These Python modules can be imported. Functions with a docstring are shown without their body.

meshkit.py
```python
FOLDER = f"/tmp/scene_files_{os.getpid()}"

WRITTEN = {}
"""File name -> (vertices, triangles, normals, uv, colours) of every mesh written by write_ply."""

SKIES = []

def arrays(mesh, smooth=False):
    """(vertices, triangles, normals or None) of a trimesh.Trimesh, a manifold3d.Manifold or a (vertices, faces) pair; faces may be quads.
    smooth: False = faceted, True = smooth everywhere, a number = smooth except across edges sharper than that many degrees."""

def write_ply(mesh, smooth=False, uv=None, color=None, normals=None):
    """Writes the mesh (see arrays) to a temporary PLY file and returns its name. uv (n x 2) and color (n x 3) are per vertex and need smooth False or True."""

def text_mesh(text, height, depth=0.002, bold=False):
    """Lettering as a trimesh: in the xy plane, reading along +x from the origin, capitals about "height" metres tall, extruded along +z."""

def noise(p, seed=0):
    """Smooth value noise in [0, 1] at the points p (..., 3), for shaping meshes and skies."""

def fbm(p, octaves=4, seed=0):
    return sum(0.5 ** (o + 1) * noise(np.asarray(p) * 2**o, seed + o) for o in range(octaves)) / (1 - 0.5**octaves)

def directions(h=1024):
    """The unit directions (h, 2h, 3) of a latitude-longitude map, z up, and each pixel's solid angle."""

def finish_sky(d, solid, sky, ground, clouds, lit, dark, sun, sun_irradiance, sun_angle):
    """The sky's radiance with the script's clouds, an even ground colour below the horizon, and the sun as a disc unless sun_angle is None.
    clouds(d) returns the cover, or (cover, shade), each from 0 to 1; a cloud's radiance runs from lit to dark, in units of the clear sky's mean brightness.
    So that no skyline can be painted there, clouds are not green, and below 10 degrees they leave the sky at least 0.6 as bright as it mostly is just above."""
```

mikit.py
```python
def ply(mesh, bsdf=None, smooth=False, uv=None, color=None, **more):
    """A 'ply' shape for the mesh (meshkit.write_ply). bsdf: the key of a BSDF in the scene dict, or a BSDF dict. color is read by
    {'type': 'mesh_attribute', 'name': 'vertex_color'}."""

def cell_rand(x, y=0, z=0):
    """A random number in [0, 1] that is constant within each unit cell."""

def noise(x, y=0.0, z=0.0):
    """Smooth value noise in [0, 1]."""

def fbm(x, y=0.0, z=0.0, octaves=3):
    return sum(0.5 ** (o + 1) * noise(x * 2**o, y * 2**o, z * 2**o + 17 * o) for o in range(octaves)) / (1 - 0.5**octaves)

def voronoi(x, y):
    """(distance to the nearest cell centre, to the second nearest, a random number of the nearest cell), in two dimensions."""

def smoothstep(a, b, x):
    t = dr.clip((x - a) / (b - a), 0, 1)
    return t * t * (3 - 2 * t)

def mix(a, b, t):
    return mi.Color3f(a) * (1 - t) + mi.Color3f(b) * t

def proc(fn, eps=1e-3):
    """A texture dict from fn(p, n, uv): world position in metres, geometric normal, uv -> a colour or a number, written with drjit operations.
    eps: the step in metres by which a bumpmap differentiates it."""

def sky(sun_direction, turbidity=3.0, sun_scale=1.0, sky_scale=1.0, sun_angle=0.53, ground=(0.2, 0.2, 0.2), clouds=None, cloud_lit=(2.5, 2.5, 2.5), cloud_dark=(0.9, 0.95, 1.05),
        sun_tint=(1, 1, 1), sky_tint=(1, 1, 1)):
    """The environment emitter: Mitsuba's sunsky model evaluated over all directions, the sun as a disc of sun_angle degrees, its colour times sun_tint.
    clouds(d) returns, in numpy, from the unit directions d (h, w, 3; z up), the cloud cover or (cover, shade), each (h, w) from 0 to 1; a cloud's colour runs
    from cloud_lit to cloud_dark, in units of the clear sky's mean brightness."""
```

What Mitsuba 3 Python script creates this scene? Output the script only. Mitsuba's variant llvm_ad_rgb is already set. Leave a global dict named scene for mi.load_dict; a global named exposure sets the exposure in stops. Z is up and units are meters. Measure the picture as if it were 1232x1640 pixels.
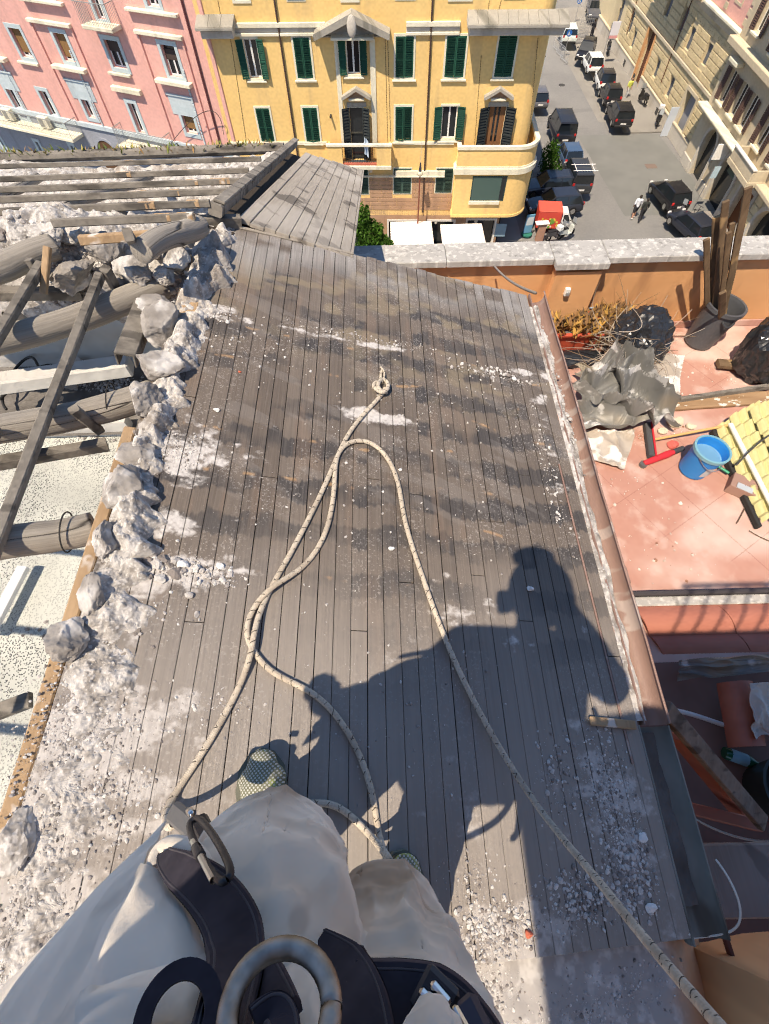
import math, random
import numpy as np, trimesh, manifold3d as m3, mitsuba as mi, drjit as dr
import mikit, meshkit
from mikit import proc, noise, fbm, voronoi, cell_rand, smoothstep, mix
from shapely.geometry import Polygon, box as sbox
T = mi.ScalarTransform4f
scene, labels = {}, {}
rnd = random.Random(7)
rng = np.random.default_rng(7)

# ---------------------------------------------------------------- camera, sky, exposure
EYE = np.array([0, 0, 22.5])
scene['camera'] = {'type': 'perspective', 'fov': 78.424, 'fov_axis': 'x', 'near_clip': 0.02, 'far_clip': 600.0,
    'to_world': T().look_at(origin=[0, 0, 22.5], target=[-0.00218, 0.49068, 21.62866], up=[0.02436, 0.87111, 0.49049])}
SUN = np.array([-0.276, -0.380, 0.883])
scene['sky'] = mikit.sky(SUN.tolist(), turbidity=3, sky_tint=(1.0, 1.0, 1.0))
exposure = 2.2

# ---------------------------------------------------------------- helpers
_used = {}
def numbered(k):
    n = _used.get(k, 0); _used[k] = n + 1
    return k if n == 0 else f'{k}_{n:03d}'
def thing(name, label, cat, group=None):
    k = numbered(name); labels[k] = {'label': label, 'category': cat}
    if group: labels[k]['group'] = group
    return k
def add(parent, name, mesh, mat, smooth=False, color=None, label=None, stuff=False, **kw):
    k = numbered((parent + '__' if parent else '') + name)
    if color is not None:
        nv = len(mesh.vertices) if hasattr(mesh, 'vertices') else len(mesh[0])
        c = np.asarray(color, float); color = np.tile(c, (nv, 1)) if c.ndim == 1 else c
        if smooth not in (True, False): smooth = False
    scene[k] = mikit.ply(mesh, mat, smooth=smooth, color=color, **kw)
    if label: labels.setdefault(k, {})['label'] = label
    if stuff: labels.setdefault(k, {})['kind'] = 'stuff'
    return k
def struct(name, mesh, mat, kind='structure', label=None, cat=None, **kw):
    k = add(None, name, mesh, mat, **kw); labels[k] = {'kind': kind}
    if label: labels[k]['label'] = label
    if cat: labels[k]['category'] = cat
    return k
def addn(parent, name, meshes, mat, **k):
    for m in meshes: add(parent, name, m, mat, **k)
def single(name, label, cat, mesh, mat, group=None, **kw):
    k = add(None, name, mesh, mat, **kw); labels[k] = {'label': label, 'category': cat}
    if group: labels[k]['group'] = group
    return k
def A(*p): return np.array(p, float)
def unit(v): v = np.asarray(v, float); return v / np.linalg.norm(v)
_hullcache = {}
def hull(pts):
    h = trimesh.Trimesh(*_h(pts), process=False); return h
def _h(pts):
    m = m3.Manifold.hull_points(np.asarray(pts, np.float64)).to_mesh()
    return m.vert_properties[:, :3].astype(float), m.tri_verts.astype(int)
def _cb(c=0.1):
    pass
def box(x0, x1, y0, y1, z0, z1, ch=0.0):
    if ch <= 0:
        v = A([x0,y0,z0],[x1,y0,z0],[x1,y1,z0],[x0,y1,z0],[x0,y0,z1],[x1,y0,z1],[x1,y1,z1],[x0,y1,z1])
        f = np.array([[0,2,1],[0,3,2],[4,5,6],[4,6,7],[0,1,5],[0,5,4],[1,2,6],[1,6,5],[2,3,7],[2,7,6],[3,0,4],[3,4,7]])
        return trimesh.Trimesh(v, f, process=False)
    ch = min(ch, (x1-x0)*.45, (y1-y0)*.45, (z1-z0)*.45)
    p = []
    for a in (0, 1):
        for b in (0, 1):
            for c in (0, 1):
                X, Y, Z = (x1, x0)[a], (y1, y0)[b], (z1, z0)[c]; sx, sy, sz = (-1, 1)[a]*ch, (-1, 1)[b]*ch, (-1, 1)[c]*ch
                p += [[X, Y+sy, Z+sz], [X+sx, Y, Z+sz], [X+sx, Y+sy, Z]]
    return hull(p)
def frame_mesh(m, o, ex, ey, ez):
    """local mesh -> world by axes"""
    M = np.eye(4); M[:3, 0], M[:3, 1], M[:3, 2], M[:3, 3] = ex, ey, ez, o
    m = m.copy(); m.apply_transform(M)
    return m
def cat(ms): return trimesh.util.concatenate([m for m in ms if m is not None])
def beam(a, b, w, h, up=(0, 0, 1), ch=0.004, jit=0.0, n=1):
    """rectangular timber from a to b; jit roughens it"""
    a, b = np.asarray(a, float), np.asarray(b, float); L = np.linalg.norm(b-a); ez = (b-a)/L
    ex = np.cross(up, ez); ex /= np.linalg.norm(ex); ey = np.cross(ez, ex)
    if jit <= 0:
        return frame_mesh(box(-w/2, w/2, -h/2, h/2, 0, L, ch), a, ex, ey, ez)
    k = max(3, int(L/0.09)); ring = A([1,.75],[.75,1],[-.75,1],[-1,.75],[-1,-.75],[-.75,-1],[.75,-1],[1,-.75])
    ring = np.array([[1-.18*(abs(r[0])<1), 0] for r in ring])*0 + ring
    vs = []
    for i in range(k+1):
        t = i/k*L
        q = np.array([[r[0]*w/2, r[1]*h/2, t] for r in ring])
        q[:, :2] *= 1 + (meshkit.noise(np.c_[q[:, 0]*30+a[0]*7, q[:, 1]*30, q[:, 2]*6+a[1]*5])-.5)[:, None]*jit*2
        vs.append(q)
    v = np.vstack(vs); n8 = 8; f = []
    for i in range(k):
        for j in range(n8):
            p, q = i*n8+j, i*n8+(j+1) % n8
            f += [[p, q, q+n8], [p, q+n8, p+n8]]
    for j in range(1, n8-1): f += [[0, j+1, j], [k*n8, k*n8+j, k*n8+j+1]]
    m = trimesh.Trimesh(v, np.array(f), process=False)
    return frame_mesh(m, a, ex, ey, ez)
def spline(pts, n=12):
    from scipy.interpolate import CubicSpline
    p = np.asarray(pts, float); d = np.r_[0, np.cumsum(np.linalg.norm(np.diff(p, axis=0), axis=1)**.5)]
    return CubicSpline(d, p)(np.linspace(0, d[-1], n*(len(p)-1)+1))
def tube(path, r, sides=10, caps=True):
    p = np.asarray(path, float); r = np.broadcast_to(np.asarray(r, float), (len(p),))
    t = np.gradient(p, axis=0); t /= np.linalg.norm(t, axis=1, keepdims=True)+1e-12
    ref = A(0, 0, 1) if abs(t[0][2]) < .9 else A(1, 0, 0)
    a = np.cross(t[0], ref); a /= np.linalg.norm(a); vs = []
    ang = np.arange(sides)*2*np.pi/sides
    for i in range(len(p)):
        a = a - t[i]*(a@t[i]); a /= np.linalg.norm(a); b = np.cross(t[i], a)
        vs.append(p[i]+r[i]*(np.cos(ang)[:, None]*a+np.sin(ang)[:, None]*b))
    v = np.vstack(vs); f = []
    for i in range(len(p)-1):
        j = np.arange(sides); q = i*sides+j; q2 = i*sides+(j+1) % sides
        f.append(np.c_[q, q2, q2+sides]); f.append(np.c_[q, q2+sides, q+sides])
    f = np.vstack(f)
    if caps:
        e = (len(p)-1)*sides
        f = np.vstack([f, [[0, j+1, j] for j in range(1, sides-1)], [[e, e+j, e+j+1] for j in range(1, sides-1)]])
    return trimesh.Trimesh(v, f, process=False)
_ico = {k: trimesh.creation.icosphere(subdivisions=k) for k in (0, 1, 2, 3, 4)}
def rock(c, size, seed=0, sub=2, rough=.45, up=(0, 0, 1), flat=1.0, planes=7):
    """angular lump: sphere cut by random planes, then roughened"""
    g = np.random.default_rng(seed*131+17); v = _ico[sub].vertices.copy()
    for _ in range(planes):
        n = unit(g.normal(size=3)); h = g.uniform(.5, .85); d = v@n; v -= np.outer(np.maximum(d-h, 0), n)
    if sub >= 2:
        v *= (1+(meshkit.fbm(v*2.2+seed*3.7, 3, seed)-.5)*rough)[:, None]
    if sub >= 4: v *= (1+(meshkit.fbm(v*7+seed, 3, seed+5)-.5)*.42*rough)[:, None]
    q, _ = np.linalg.qr(g.normal(size=(3, 3))); s = np.asarray(size, float)*np.ones(3)
    v = (v@q)*s; v[:, 2] *= flat
    return trimesh.Trimesh(v+np.asarray(c, float), _ico[sub].faces, process=False)
def sheet(P, nu, nv, thick=0.0):
    """P(u,v)->xyz arrays over the unit square, as a grid (closed when thick)"""
    u, v = np.meshgrid(np.linspace(0, 1, nu+1), np.linspace(0, 1, nv+1), indexing='ij')
    p = np.asarray(P(u.ravel(), v.ravel()), float)
    if p.shape[0] == 3 and p.shape[1] != 3: p = p.T
    i, j = np.meshgrid(np.arange(nu), np.arange(nv), indexing='ij'); a = (i*(nv+1)+j).ravel()
    f = np.vstack([np.c_[a, a+nv+1, a+nv+2], np.c_[a, a+nv+2, a+1]])
    m = trimesh.Trimesh(p, f, process=False)
    if thick:
        n = m.vertex_normals; N = len(p)
        b = list(range(0, nv+1))+[k*(nv+1)+nv for k in range(1, nu+1)]+[nu*(nv+1)+k for k in range(nv-1, -1, -1)]+[k*(nv+1) for k in range(nu-1, 0, -1)]
        b = np.array(b); b2 = np.roll(b, -1)
        m = trimesh.Trimesh(np.vstack([p, p-n*thick]), np.vstack([f, f[:, ::-1]+N, np.c_[b, b2, b2+N], np.c_[b, b2+N, b+N]]), process=False)
    return m
def extr(poly, d):
    return trimesh.creation.extrude_polygon(poly if hasattr(poly, 'exterior') else Polygon(poly), d, engine='earcut')
def prism(pts, axis_o, ex, ey, ez, depth):
    return frame_mesh(extr(pts, depth), axis_o, ex, ey, ez)
def inst(mesh, to):
    m = mesh.copy(); m.apply_transform(to); return m
def rotz(deg, at=(0, 0, 0)):
    c, s_ = math.cos(math.radians(deg)), math.sin(math.radians(deg)); M = np.eye(4)
    M[:2, :2] = [[c, -s_], [s_, c]]; M[:3, 3] = at; return M

# ---------------------------------------------------------------- materials
def M(name, d): scene[name] = d; return name
def rgb(c): return {'type': 'rgb', 'value': list(c)}
def prin(col, rough=.7, metal=0., **k):
    col = col if isinstance(col, dict) else rgb(col)
    return {'type': 'principled', 'base_color': col, 'roughness': rough, 'metallic': metal, 'specular': k.pop('specular', .4), **k}
def two(b): return {'type': 'twosided', 'b': b}
def bump(b, fn, scale=1.0, eps=1e-3): return {'type': 'bumpmap', 'arbitrary': proc(fn, eps), 'scale': scale, 'b': b}
VC = {'type': 'mesh_attribute', 'name': 'vertex_color'}
M('paint', two(prin(VC, .75, specular=.25)))
M('satin', two(prin(VC, .4)))
M('gloss', two(prin(VC, .22, clearcoat=1., clearcoat_gloss=.9)))
M('plastic_sheet', two(prin(VC, .28, specular=.6)))
M('dark_glass', two(prin((.012, .016, .02), .08, specular=.7)))
M('steel', two(prin((.42, .4, .37), .32, 1.)))
M('chrome', two(prin((.6, .6, .6), .18, 1.)))

# ---------------------------------------------------------------- the plank roof under the photographer
SL = math.radians(15.5)
DV, DY, DNORM = A(math.cos(SL), 0, -math.sin(SL)), A(0, 1, 0), A(math.sin(SL), 0, math.cos(SL))
DORG = A(0, 0, 21.08)
def deck(v, y, h=0.0): return DORG + np.multiply.outer(np.asarray(v, float), DV) + np.multiply.outer(np.asarray(y, float), DY) + np.multiply.outer(np.asarray(h, float), DNORM)
def on_deck(x, y, h=0.0): return deck(x/math.cos(SL), y, h)
PW, V0, NPL = 0.0515, -0.837, 32
DUST_AND_GLINT = [  # x, y, rx, ry, strength: pale mortar dust, plus one painted patch of reflected sun
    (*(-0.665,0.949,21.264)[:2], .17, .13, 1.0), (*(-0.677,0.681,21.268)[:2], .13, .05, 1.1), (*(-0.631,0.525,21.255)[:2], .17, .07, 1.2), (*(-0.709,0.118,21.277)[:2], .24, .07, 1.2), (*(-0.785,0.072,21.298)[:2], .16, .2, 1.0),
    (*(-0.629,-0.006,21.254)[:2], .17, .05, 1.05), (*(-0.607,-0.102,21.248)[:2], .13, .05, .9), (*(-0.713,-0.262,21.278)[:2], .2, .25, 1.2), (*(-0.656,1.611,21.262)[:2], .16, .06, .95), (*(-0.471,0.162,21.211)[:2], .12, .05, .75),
    (*(-0.732,0.009,21.283)[:2], .13, .3, 1.15), (*(-0.034,1.227,21.089)[:2], .14, .035, 1.15), (*(0.28,-0.34,21.002)[:2], .2, .09, .9), (*(0.621,-0.097,20.908)[:2], .16, .3, .7), (*(0.218,-0.07,21.02)[:2], .16, .12, .55),  # the flat patch just below the knot paints reflected sunlight into the wood
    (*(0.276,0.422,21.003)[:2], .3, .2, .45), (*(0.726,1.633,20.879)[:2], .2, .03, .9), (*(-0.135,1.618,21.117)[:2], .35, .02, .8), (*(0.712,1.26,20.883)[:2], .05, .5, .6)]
def wood_col(p, n, uv):
    v, y = p.x*1.0377, p.y
    t = (v-V0)/PW; i = dr.floor(t); r, r2 = cell_rand(i, 3), cell_rand(i, 9)
    w = noise(v*5, y*4, 2)-.5
    grain = fbm(v*330, y*7+r*9, i, 3); streak = noise(v*90, y*2.2+r2*7, i)
    blot = fbm(v*3.5+r*1.3, y*6.5, 4, 4)
    c = mix((.12, .102, .088), (.235, .208, .184), .25*r+.45*grain+.3*streak)
    up = smoothstep(.15, .8, y+w*.5)
    c = mix(c, mix((.07, .056, .046), (.165, .138, .115), grain*.6+r2*.4), up*.9)
    band = smoothstep(.42, .66, .5+.5*dr.sin(6.2832*(y/.172+.22*noise(v*2.2, y*1.2, 5)+.16*noise(v*14, y*9, 1)+.2*(r2-.5)+.10*(noise(v*120, y*2, i)-.5)))+.34*(fbm(v*55, y*26, 2, 3)-.5))
    c = mix(c, mix((.026, .025, .027), (.075, .07, .068), grain), up*band*smoothstep(.3, .55, blot)*(.7+.3*r)*.97*(1-.7*smoothstep(1.95, 2.12, y+w*.12)))
    mud = smoothstep(.52, .7, fbm(v*9, y*14, 7, 4))*up*smoothstep(1.2, 1.75, y+v*.3)
    c = mix(c, (.2, .165, .115), mud*.75)
    top = smoothstep(1.88, 2.12, y+w*.22)
    c = mix(c, mix((.2, .19, .18), (.33, .32, .31), grain), top*.8*smoothstep(.25, .5, blot))
    yy = y/.172+.5*noise(v*3, 0, 8); fr = dr.abs(yy-dr.floor(yy)-.5)
    scr = smoothstep(.075, .02, fr+.03*noise(v*70, y*50, 8))*smoothstep(.58, .75, noise(v*15, dr.floor(yy)*5, 3)-.35*noise(v*60, y*60, 4))*smoothstep(.35, .7, y)*(1-smoothstep(1.5, 1.9, y))
    c = mix(c, (.34, .22, .12), scr*.75)
    red = smoothstep(.6, .72, fbm(v*16, y*4, 11+i*.2, 3))*up
    c = mix(c, (.2, .14, .1), red*.25)
    wipe = smoothstep(.60, .70, fbm(v*4, y*22+v*9, 13, 3))*smoothstep(.5, .9, y)
    c = mix(c, (.25, .235, .225), wipe*.18)
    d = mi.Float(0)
    for (cx, cy, rx, ry, st) in DUST_AND_GLINT:
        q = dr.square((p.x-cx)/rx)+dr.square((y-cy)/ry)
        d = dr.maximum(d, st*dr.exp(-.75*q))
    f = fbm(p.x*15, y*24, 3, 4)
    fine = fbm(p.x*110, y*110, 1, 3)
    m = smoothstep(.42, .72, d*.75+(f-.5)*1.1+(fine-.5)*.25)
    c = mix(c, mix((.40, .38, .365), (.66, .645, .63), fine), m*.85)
    sp = smoothstep(.6, .85, fbm(p.x*190, y*190, 9, 2))*smoothstep(.4, .7, fbm(p.x*5, y*5, 21))
    c = mix(c, (.42, .40, .38), sp*.4)
    c = mix(c, (.31, .285, .26), (1-smoothstep(.0, .8, y))*(.25+.45*fbm(v*3, y*3, 31)))
    e = t-i; edge = smoothstep(.06, .0, dr.minimum(e, 1-e))
    return mix(c, (.03, .027, .025), edge*(.22+.3*up))
def wood_h(p, n, uv):
    v, y = p.x*1.0377, p.y
    i = dr.floor((v-V0)/PW)
    return .0011*fbm(v*260, y*8, i, 2)+.0012*noise(v*45, y*3, i)+.0006*noise(p.x*150, y*150, 2)
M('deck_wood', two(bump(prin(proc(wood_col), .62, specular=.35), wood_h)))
M('underside', two(prin((.035, .028, .022), .9)))

roof = thing('plank_roof', 'sloping roof deck of narrow weathered grey planks, stained dark across the grain', 'roof')
for i in range(NPL):
    y0 = -.385 if V0+i*PW > .02 else -.75
    y1 = 2.232+rnd.uniform(-.006, .006)
    cuts = [y0]+([rnd.uniform(.3, 1.7)] if rnd.random() < .35 else [])+[y1]
    for a, b in zip(cuts[:-1], cuts[1:]):
        g = rnd.uniform(.0003, .0013); lift = rnd.uniform(-.0014, .0014)
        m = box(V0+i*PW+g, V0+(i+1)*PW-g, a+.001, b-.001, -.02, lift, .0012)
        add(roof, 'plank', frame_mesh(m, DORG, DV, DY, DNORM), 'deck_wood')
add(roof, 'underlayer', frame_mesh(box(V0, V0+NPL*PW-.002, -.375, 2.225, -.05, -.0215), DORG, DV, DY, DNORM), 'underside')

# ---------------------------------------------------------------- mortar: bed along the torn edge, lumps, crumbs
def mortar_col(p, n, uv):
    f = fbm(p.x*34, p.y*34, p.z*34, 4); g = noise(p.x*150, p.y*150, p.z*150)
    c = mix((.22, .205, .19), (.47, .455, .435), smoothstep(.25, .7, f))
    c = mix(c, (.60, .585, .57), smoothstep(.55, .85, g)*.6)
    return mix(c, (.2, .17, .14), smoothstep(.6, .75, fbm(p.x*9, p.y*9, p.z*9+9, 3))*.55)
def mortar_h(p, n, uv): return .004*fbm(p.x*90, p.y*90, p.z*90, 3)
M('mortar', two(bump(prin(proc(mortar_col), .95, specular=.1), mortar_h)))
def lump_col(p, n, uv):
    f = fbm(p.x*26, p.y*26, p.z*26, 4)
    c = mix((.13, .118, .108), (.36, .342, .322), f)
    w = smoothstep(.5, .7, fbm(p.x*14+4, p.y*14, p.z*14, 4))
    return mix(c, (.55, .54, .525), w*.8)
M('lump', two(bump(prin(proc(lump_col), .95, specular=.1), mortar_h)))
M('crumb', two(prin(VC, .95, specular=.1)))

def bed(u, w):
    y = -.62+u*2.85
    vl = -.842+.02*meshkit.noise(np.c_[y*6, y*0, y*0])
    wid = .075+.11*meshkit.fbm(np.c_[y*5.1, y*0+3, y*0], 3)+.06*np.clip((.45-y)/.5, 0, 1)
    v = vl+w*wid*(.6+.8*meshkit.fbm(np.c_[y*22, w*0, w*0+5], 3))
    prof = np.sin(np.pi*np.clip(w, 0, 1))**.6
    k = np.clip((y-.1)/.5, .12, 1); h = -.010+prof*(.008+k*(.085*np.clip(meshkit.fbm(np.c_[v*13, y*13, y*0+1], 3)-.28, 0, 1)*2.1)+k*.030*(np.abs(meshkit.noise(np.c_[v*34, y*34, y*0])-.5))+.014*(meshkit.fbm(np.c_[v*90, y*90, y*0], 3)-.5))
    return deck(v, y, h)
struct('mortar_bed', sheet(bed, 900, 60), 'mortar', 'stuff', 'broken grey and white mortar left along the torn edge of the planks', 'mortar', smooth=False)

def lump(pt, ru, ry, rh, seed, label, mat='lump', grp=None, sub=4):
    m = rock((0, 0, 0), (1, 1, 1), seed, sub, .42, planes=10)
    R_ = frame_mesh(m, np.asarray(pt, float)+DNORM*rh*.45, DV*ru, DY*ry, DNORM*rh)
    return single('mortar_lump', label, 'mortar lump', R_, mat, grp, smooth=24)
lump((-0.823,1.471,21.308), .085, .095, .075, 1, 'large grey mortar lump with a dark pitted end just beside the wooden channel')
lump((-0.776,1.267,21.295), .085, .055, .06, 2, 'pale flat-topped mortar lump just below the pitted grey lump')
lump((-0.803,1.113,21.303), .055, .07, .06, 3, 'white and black mortar lump at the plank edge above the wide white dust patch')
lump((-0.773,0.766,21.294), .085, .07, .07, 4, 'round brown-grey mortar lump overhanging the planks halfway down the torn edge')
lump((-0.786,0.593,21.298), .03, .07, .06, 5, 'narrow dark grey mortar lump standing in a black cleft beside the lowest log')
lump((-0.812,0.321,21.305), .05, .06, .055, 6, 'pale lump with a black hollow beside the gravel floor, lowest large lump by the planks')
lump((-0.792,-0.099,21.3), .032, .06, .028, 7, 'crusty pale mortar lump at the lowest bare end of the tan edge board', 'mortar')
lump((-0.788,0.891,21.299), .06, .07, .035, 8, 'cracked white plaster lump beside the tan broken plank end')
lump((-0.835,1.865,21.312), .05, .09, .05, 9, 'white powdery mortar lump just under the corner of the two roofs')
lump((-0.863,1.593,21.319), .07, .05, .03, 10, 'flat pale grey mortar slab lying across the edge above the wooden channel')
lump((-0.788,0.439,21.299), .04, .06, .04, 11, 'pinkish white mortar lump on the torn edge beside the lowest white dust patch')

def debris(name, label, spots, n_flecks=1, pal=((.52, .51, .495), (.42, .40, .385), (.3, .28, .27), (.2, .18, .17)), mat='crumb', catg='debris', place=None, seed=1, flat=.8):
    """spots: (x, y, rx, ry, count, smallest, largest) on the deck; one mesh of loose crumbs"""
    g = np.random.default_rng(seed); V, F, C, o = [], [], [], 0
    b1, b0 = _ico[1], _ico[0]
    for (x, y, rx, ry, n, s0, s1) in spots:
        for _ in range(n):
            a, q = g.uniform(0, 6.283), math.sqrt(-math.log(1-g.uniform(0, .95)))*.62
            px, py = x+rx*q*math.cos(a), y+ry*q*math.sin(a)
            s_ = s0*(s1/s0)**(g.random()**2.2)
            bb = b1 if s_ > .008 else b0
            v = bb.vertices*(1+g.uniform(-.28, .28, (len(bb.vertices), 1)))
            v = v*g.uniform(.55, 1.25, 3)*s_
            qm, _ = np.linalg.qr(g.normal(size=(3, 3))); v = v@qm; v[:, 2] *= flat
            o3 = place(px, py) if place else on_deck(px, py)
            if o3 is None: continue
            v = (v[:, :1]*DV+v[:, 1:2]*DY+v[:, 2:]*DNORM if not place else v)+o3+(DNORM if not place else A(0, 0, 1))*s_*.35
            V.append(v); F.append(bb.faces+o); o += len(v)
            C.append(np.tile(np.array(pal[min(len(pal)-1, int(g.random()**1.4*len(pal)))])*g.uniform(.85, 1.1), (len(v), 1)))
    m = trimesh.Trimesh(np.vstack(V), np.vstack(F), process=False)
    return struct(name, m, mat, 'stuff', label, catg, color=np.vstack(C))
S_ = []
def spot(p, rx, ry, n, a=.0012, b=.007): S_.append((p[0], p[1], rx, ry, n, a, b))
spot((-0.619,0.545,21.252), .13, .05, 260, .0015, .016); spot((-0.491,0.517,21.216), .1, .04, 200, .0012, .009); spot((-0.7,0.943,21.274), .12, .1, 500, .001, .005); spot((-0.691,1.619,21.272), .14, .07, 240, .0012, .009)
spot((-0.708,0.111,21.276), .2, .06, 800, .0008, .0045); spot((-0.763,0.034,21.292), .12, .2, 900, .0008, .005); spot((-0.642,-0.006,21.258), .13, .05, 400, .0008, .005); spot((-0.61,-0.09,21.249), .12, .06, 250, .001, .006)
spot((-0.719,-0.242,21.279), .12, .14, 700, .0009, .0055); spot((-0.775,0.223,21.295), .1, .1, 400, .0009, .006); spot((-0.457,0.17,21.207), .12, .05, 160, .001, .006); spot((-0.629,0.389,21.254), .12, .08, 60, .0015, .009)
spot((-0.03,1.648,21.088), .45, .035, 260, .001, .007); spot((0.532,1.584,20.932), .25, .06, 330, .001, .01); spot((-0.123,0.884,21.114), .6, .5, 420, .0008, .006); spot((0.225,1.365,21.018), .5, .3, 300, .0008, .006)
spot((-0.468,1.47,21.21), .3, .2, 190, .0008, .007); spot((0.67,1.06,20.894), .06, .45, 360, .001, .008); spot((0.025,0.144,21.073), .4, .3, 220, .0008, .005); spot((-0.342,0.218,21.175), .4, .3, 180, .0008, .005)
spot((0.824,1.499,20.851), .03, .5, 260, .001, .01)
debris('mortar_crumbs', 'white mortar crumbs scattered over the sunlit planks', S_, seed=3)
S_ = []
for k in range(40):
    y = -.6+k*.072; w_ = .045 if y > .35 else .075
    S_.append((-.765+.02*(y < .3), y, w_*.62, .06, 110 if y > .35 else 150, .0011, .016 if y > .35 else .0052))
debris('edge_rubble', 'sharp grey and white mortar rubble heaped along the torn plank edge', S_, pal=((.50, .49, .475), (.4, .385, .37), (.27, .255, .245), (.15, .14, .13)), seed=11)
S_ = []
spot((0.626,-0.083,20.906), .1, .22, 1700, .0009, .0062); spot((0.641,-0.227,20.902), .08, .13, 900, .001, .0085); spot((0.477,-0.283,20.948), .16, .08, 800, .001, .0075); spot((0.234,-0.325,21.015), .12, .06, 1200, .001, .0075)
spot((0.484,-0.018,20.946), .12, .15, 300, .001, .007); spot((0.197,-0.24,21.025), .1, .08, 160, .001, .006)
debris('rubble_grit', 'grey rubble grit lying in the shade by the gutter', S_, seed=5)
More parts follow.
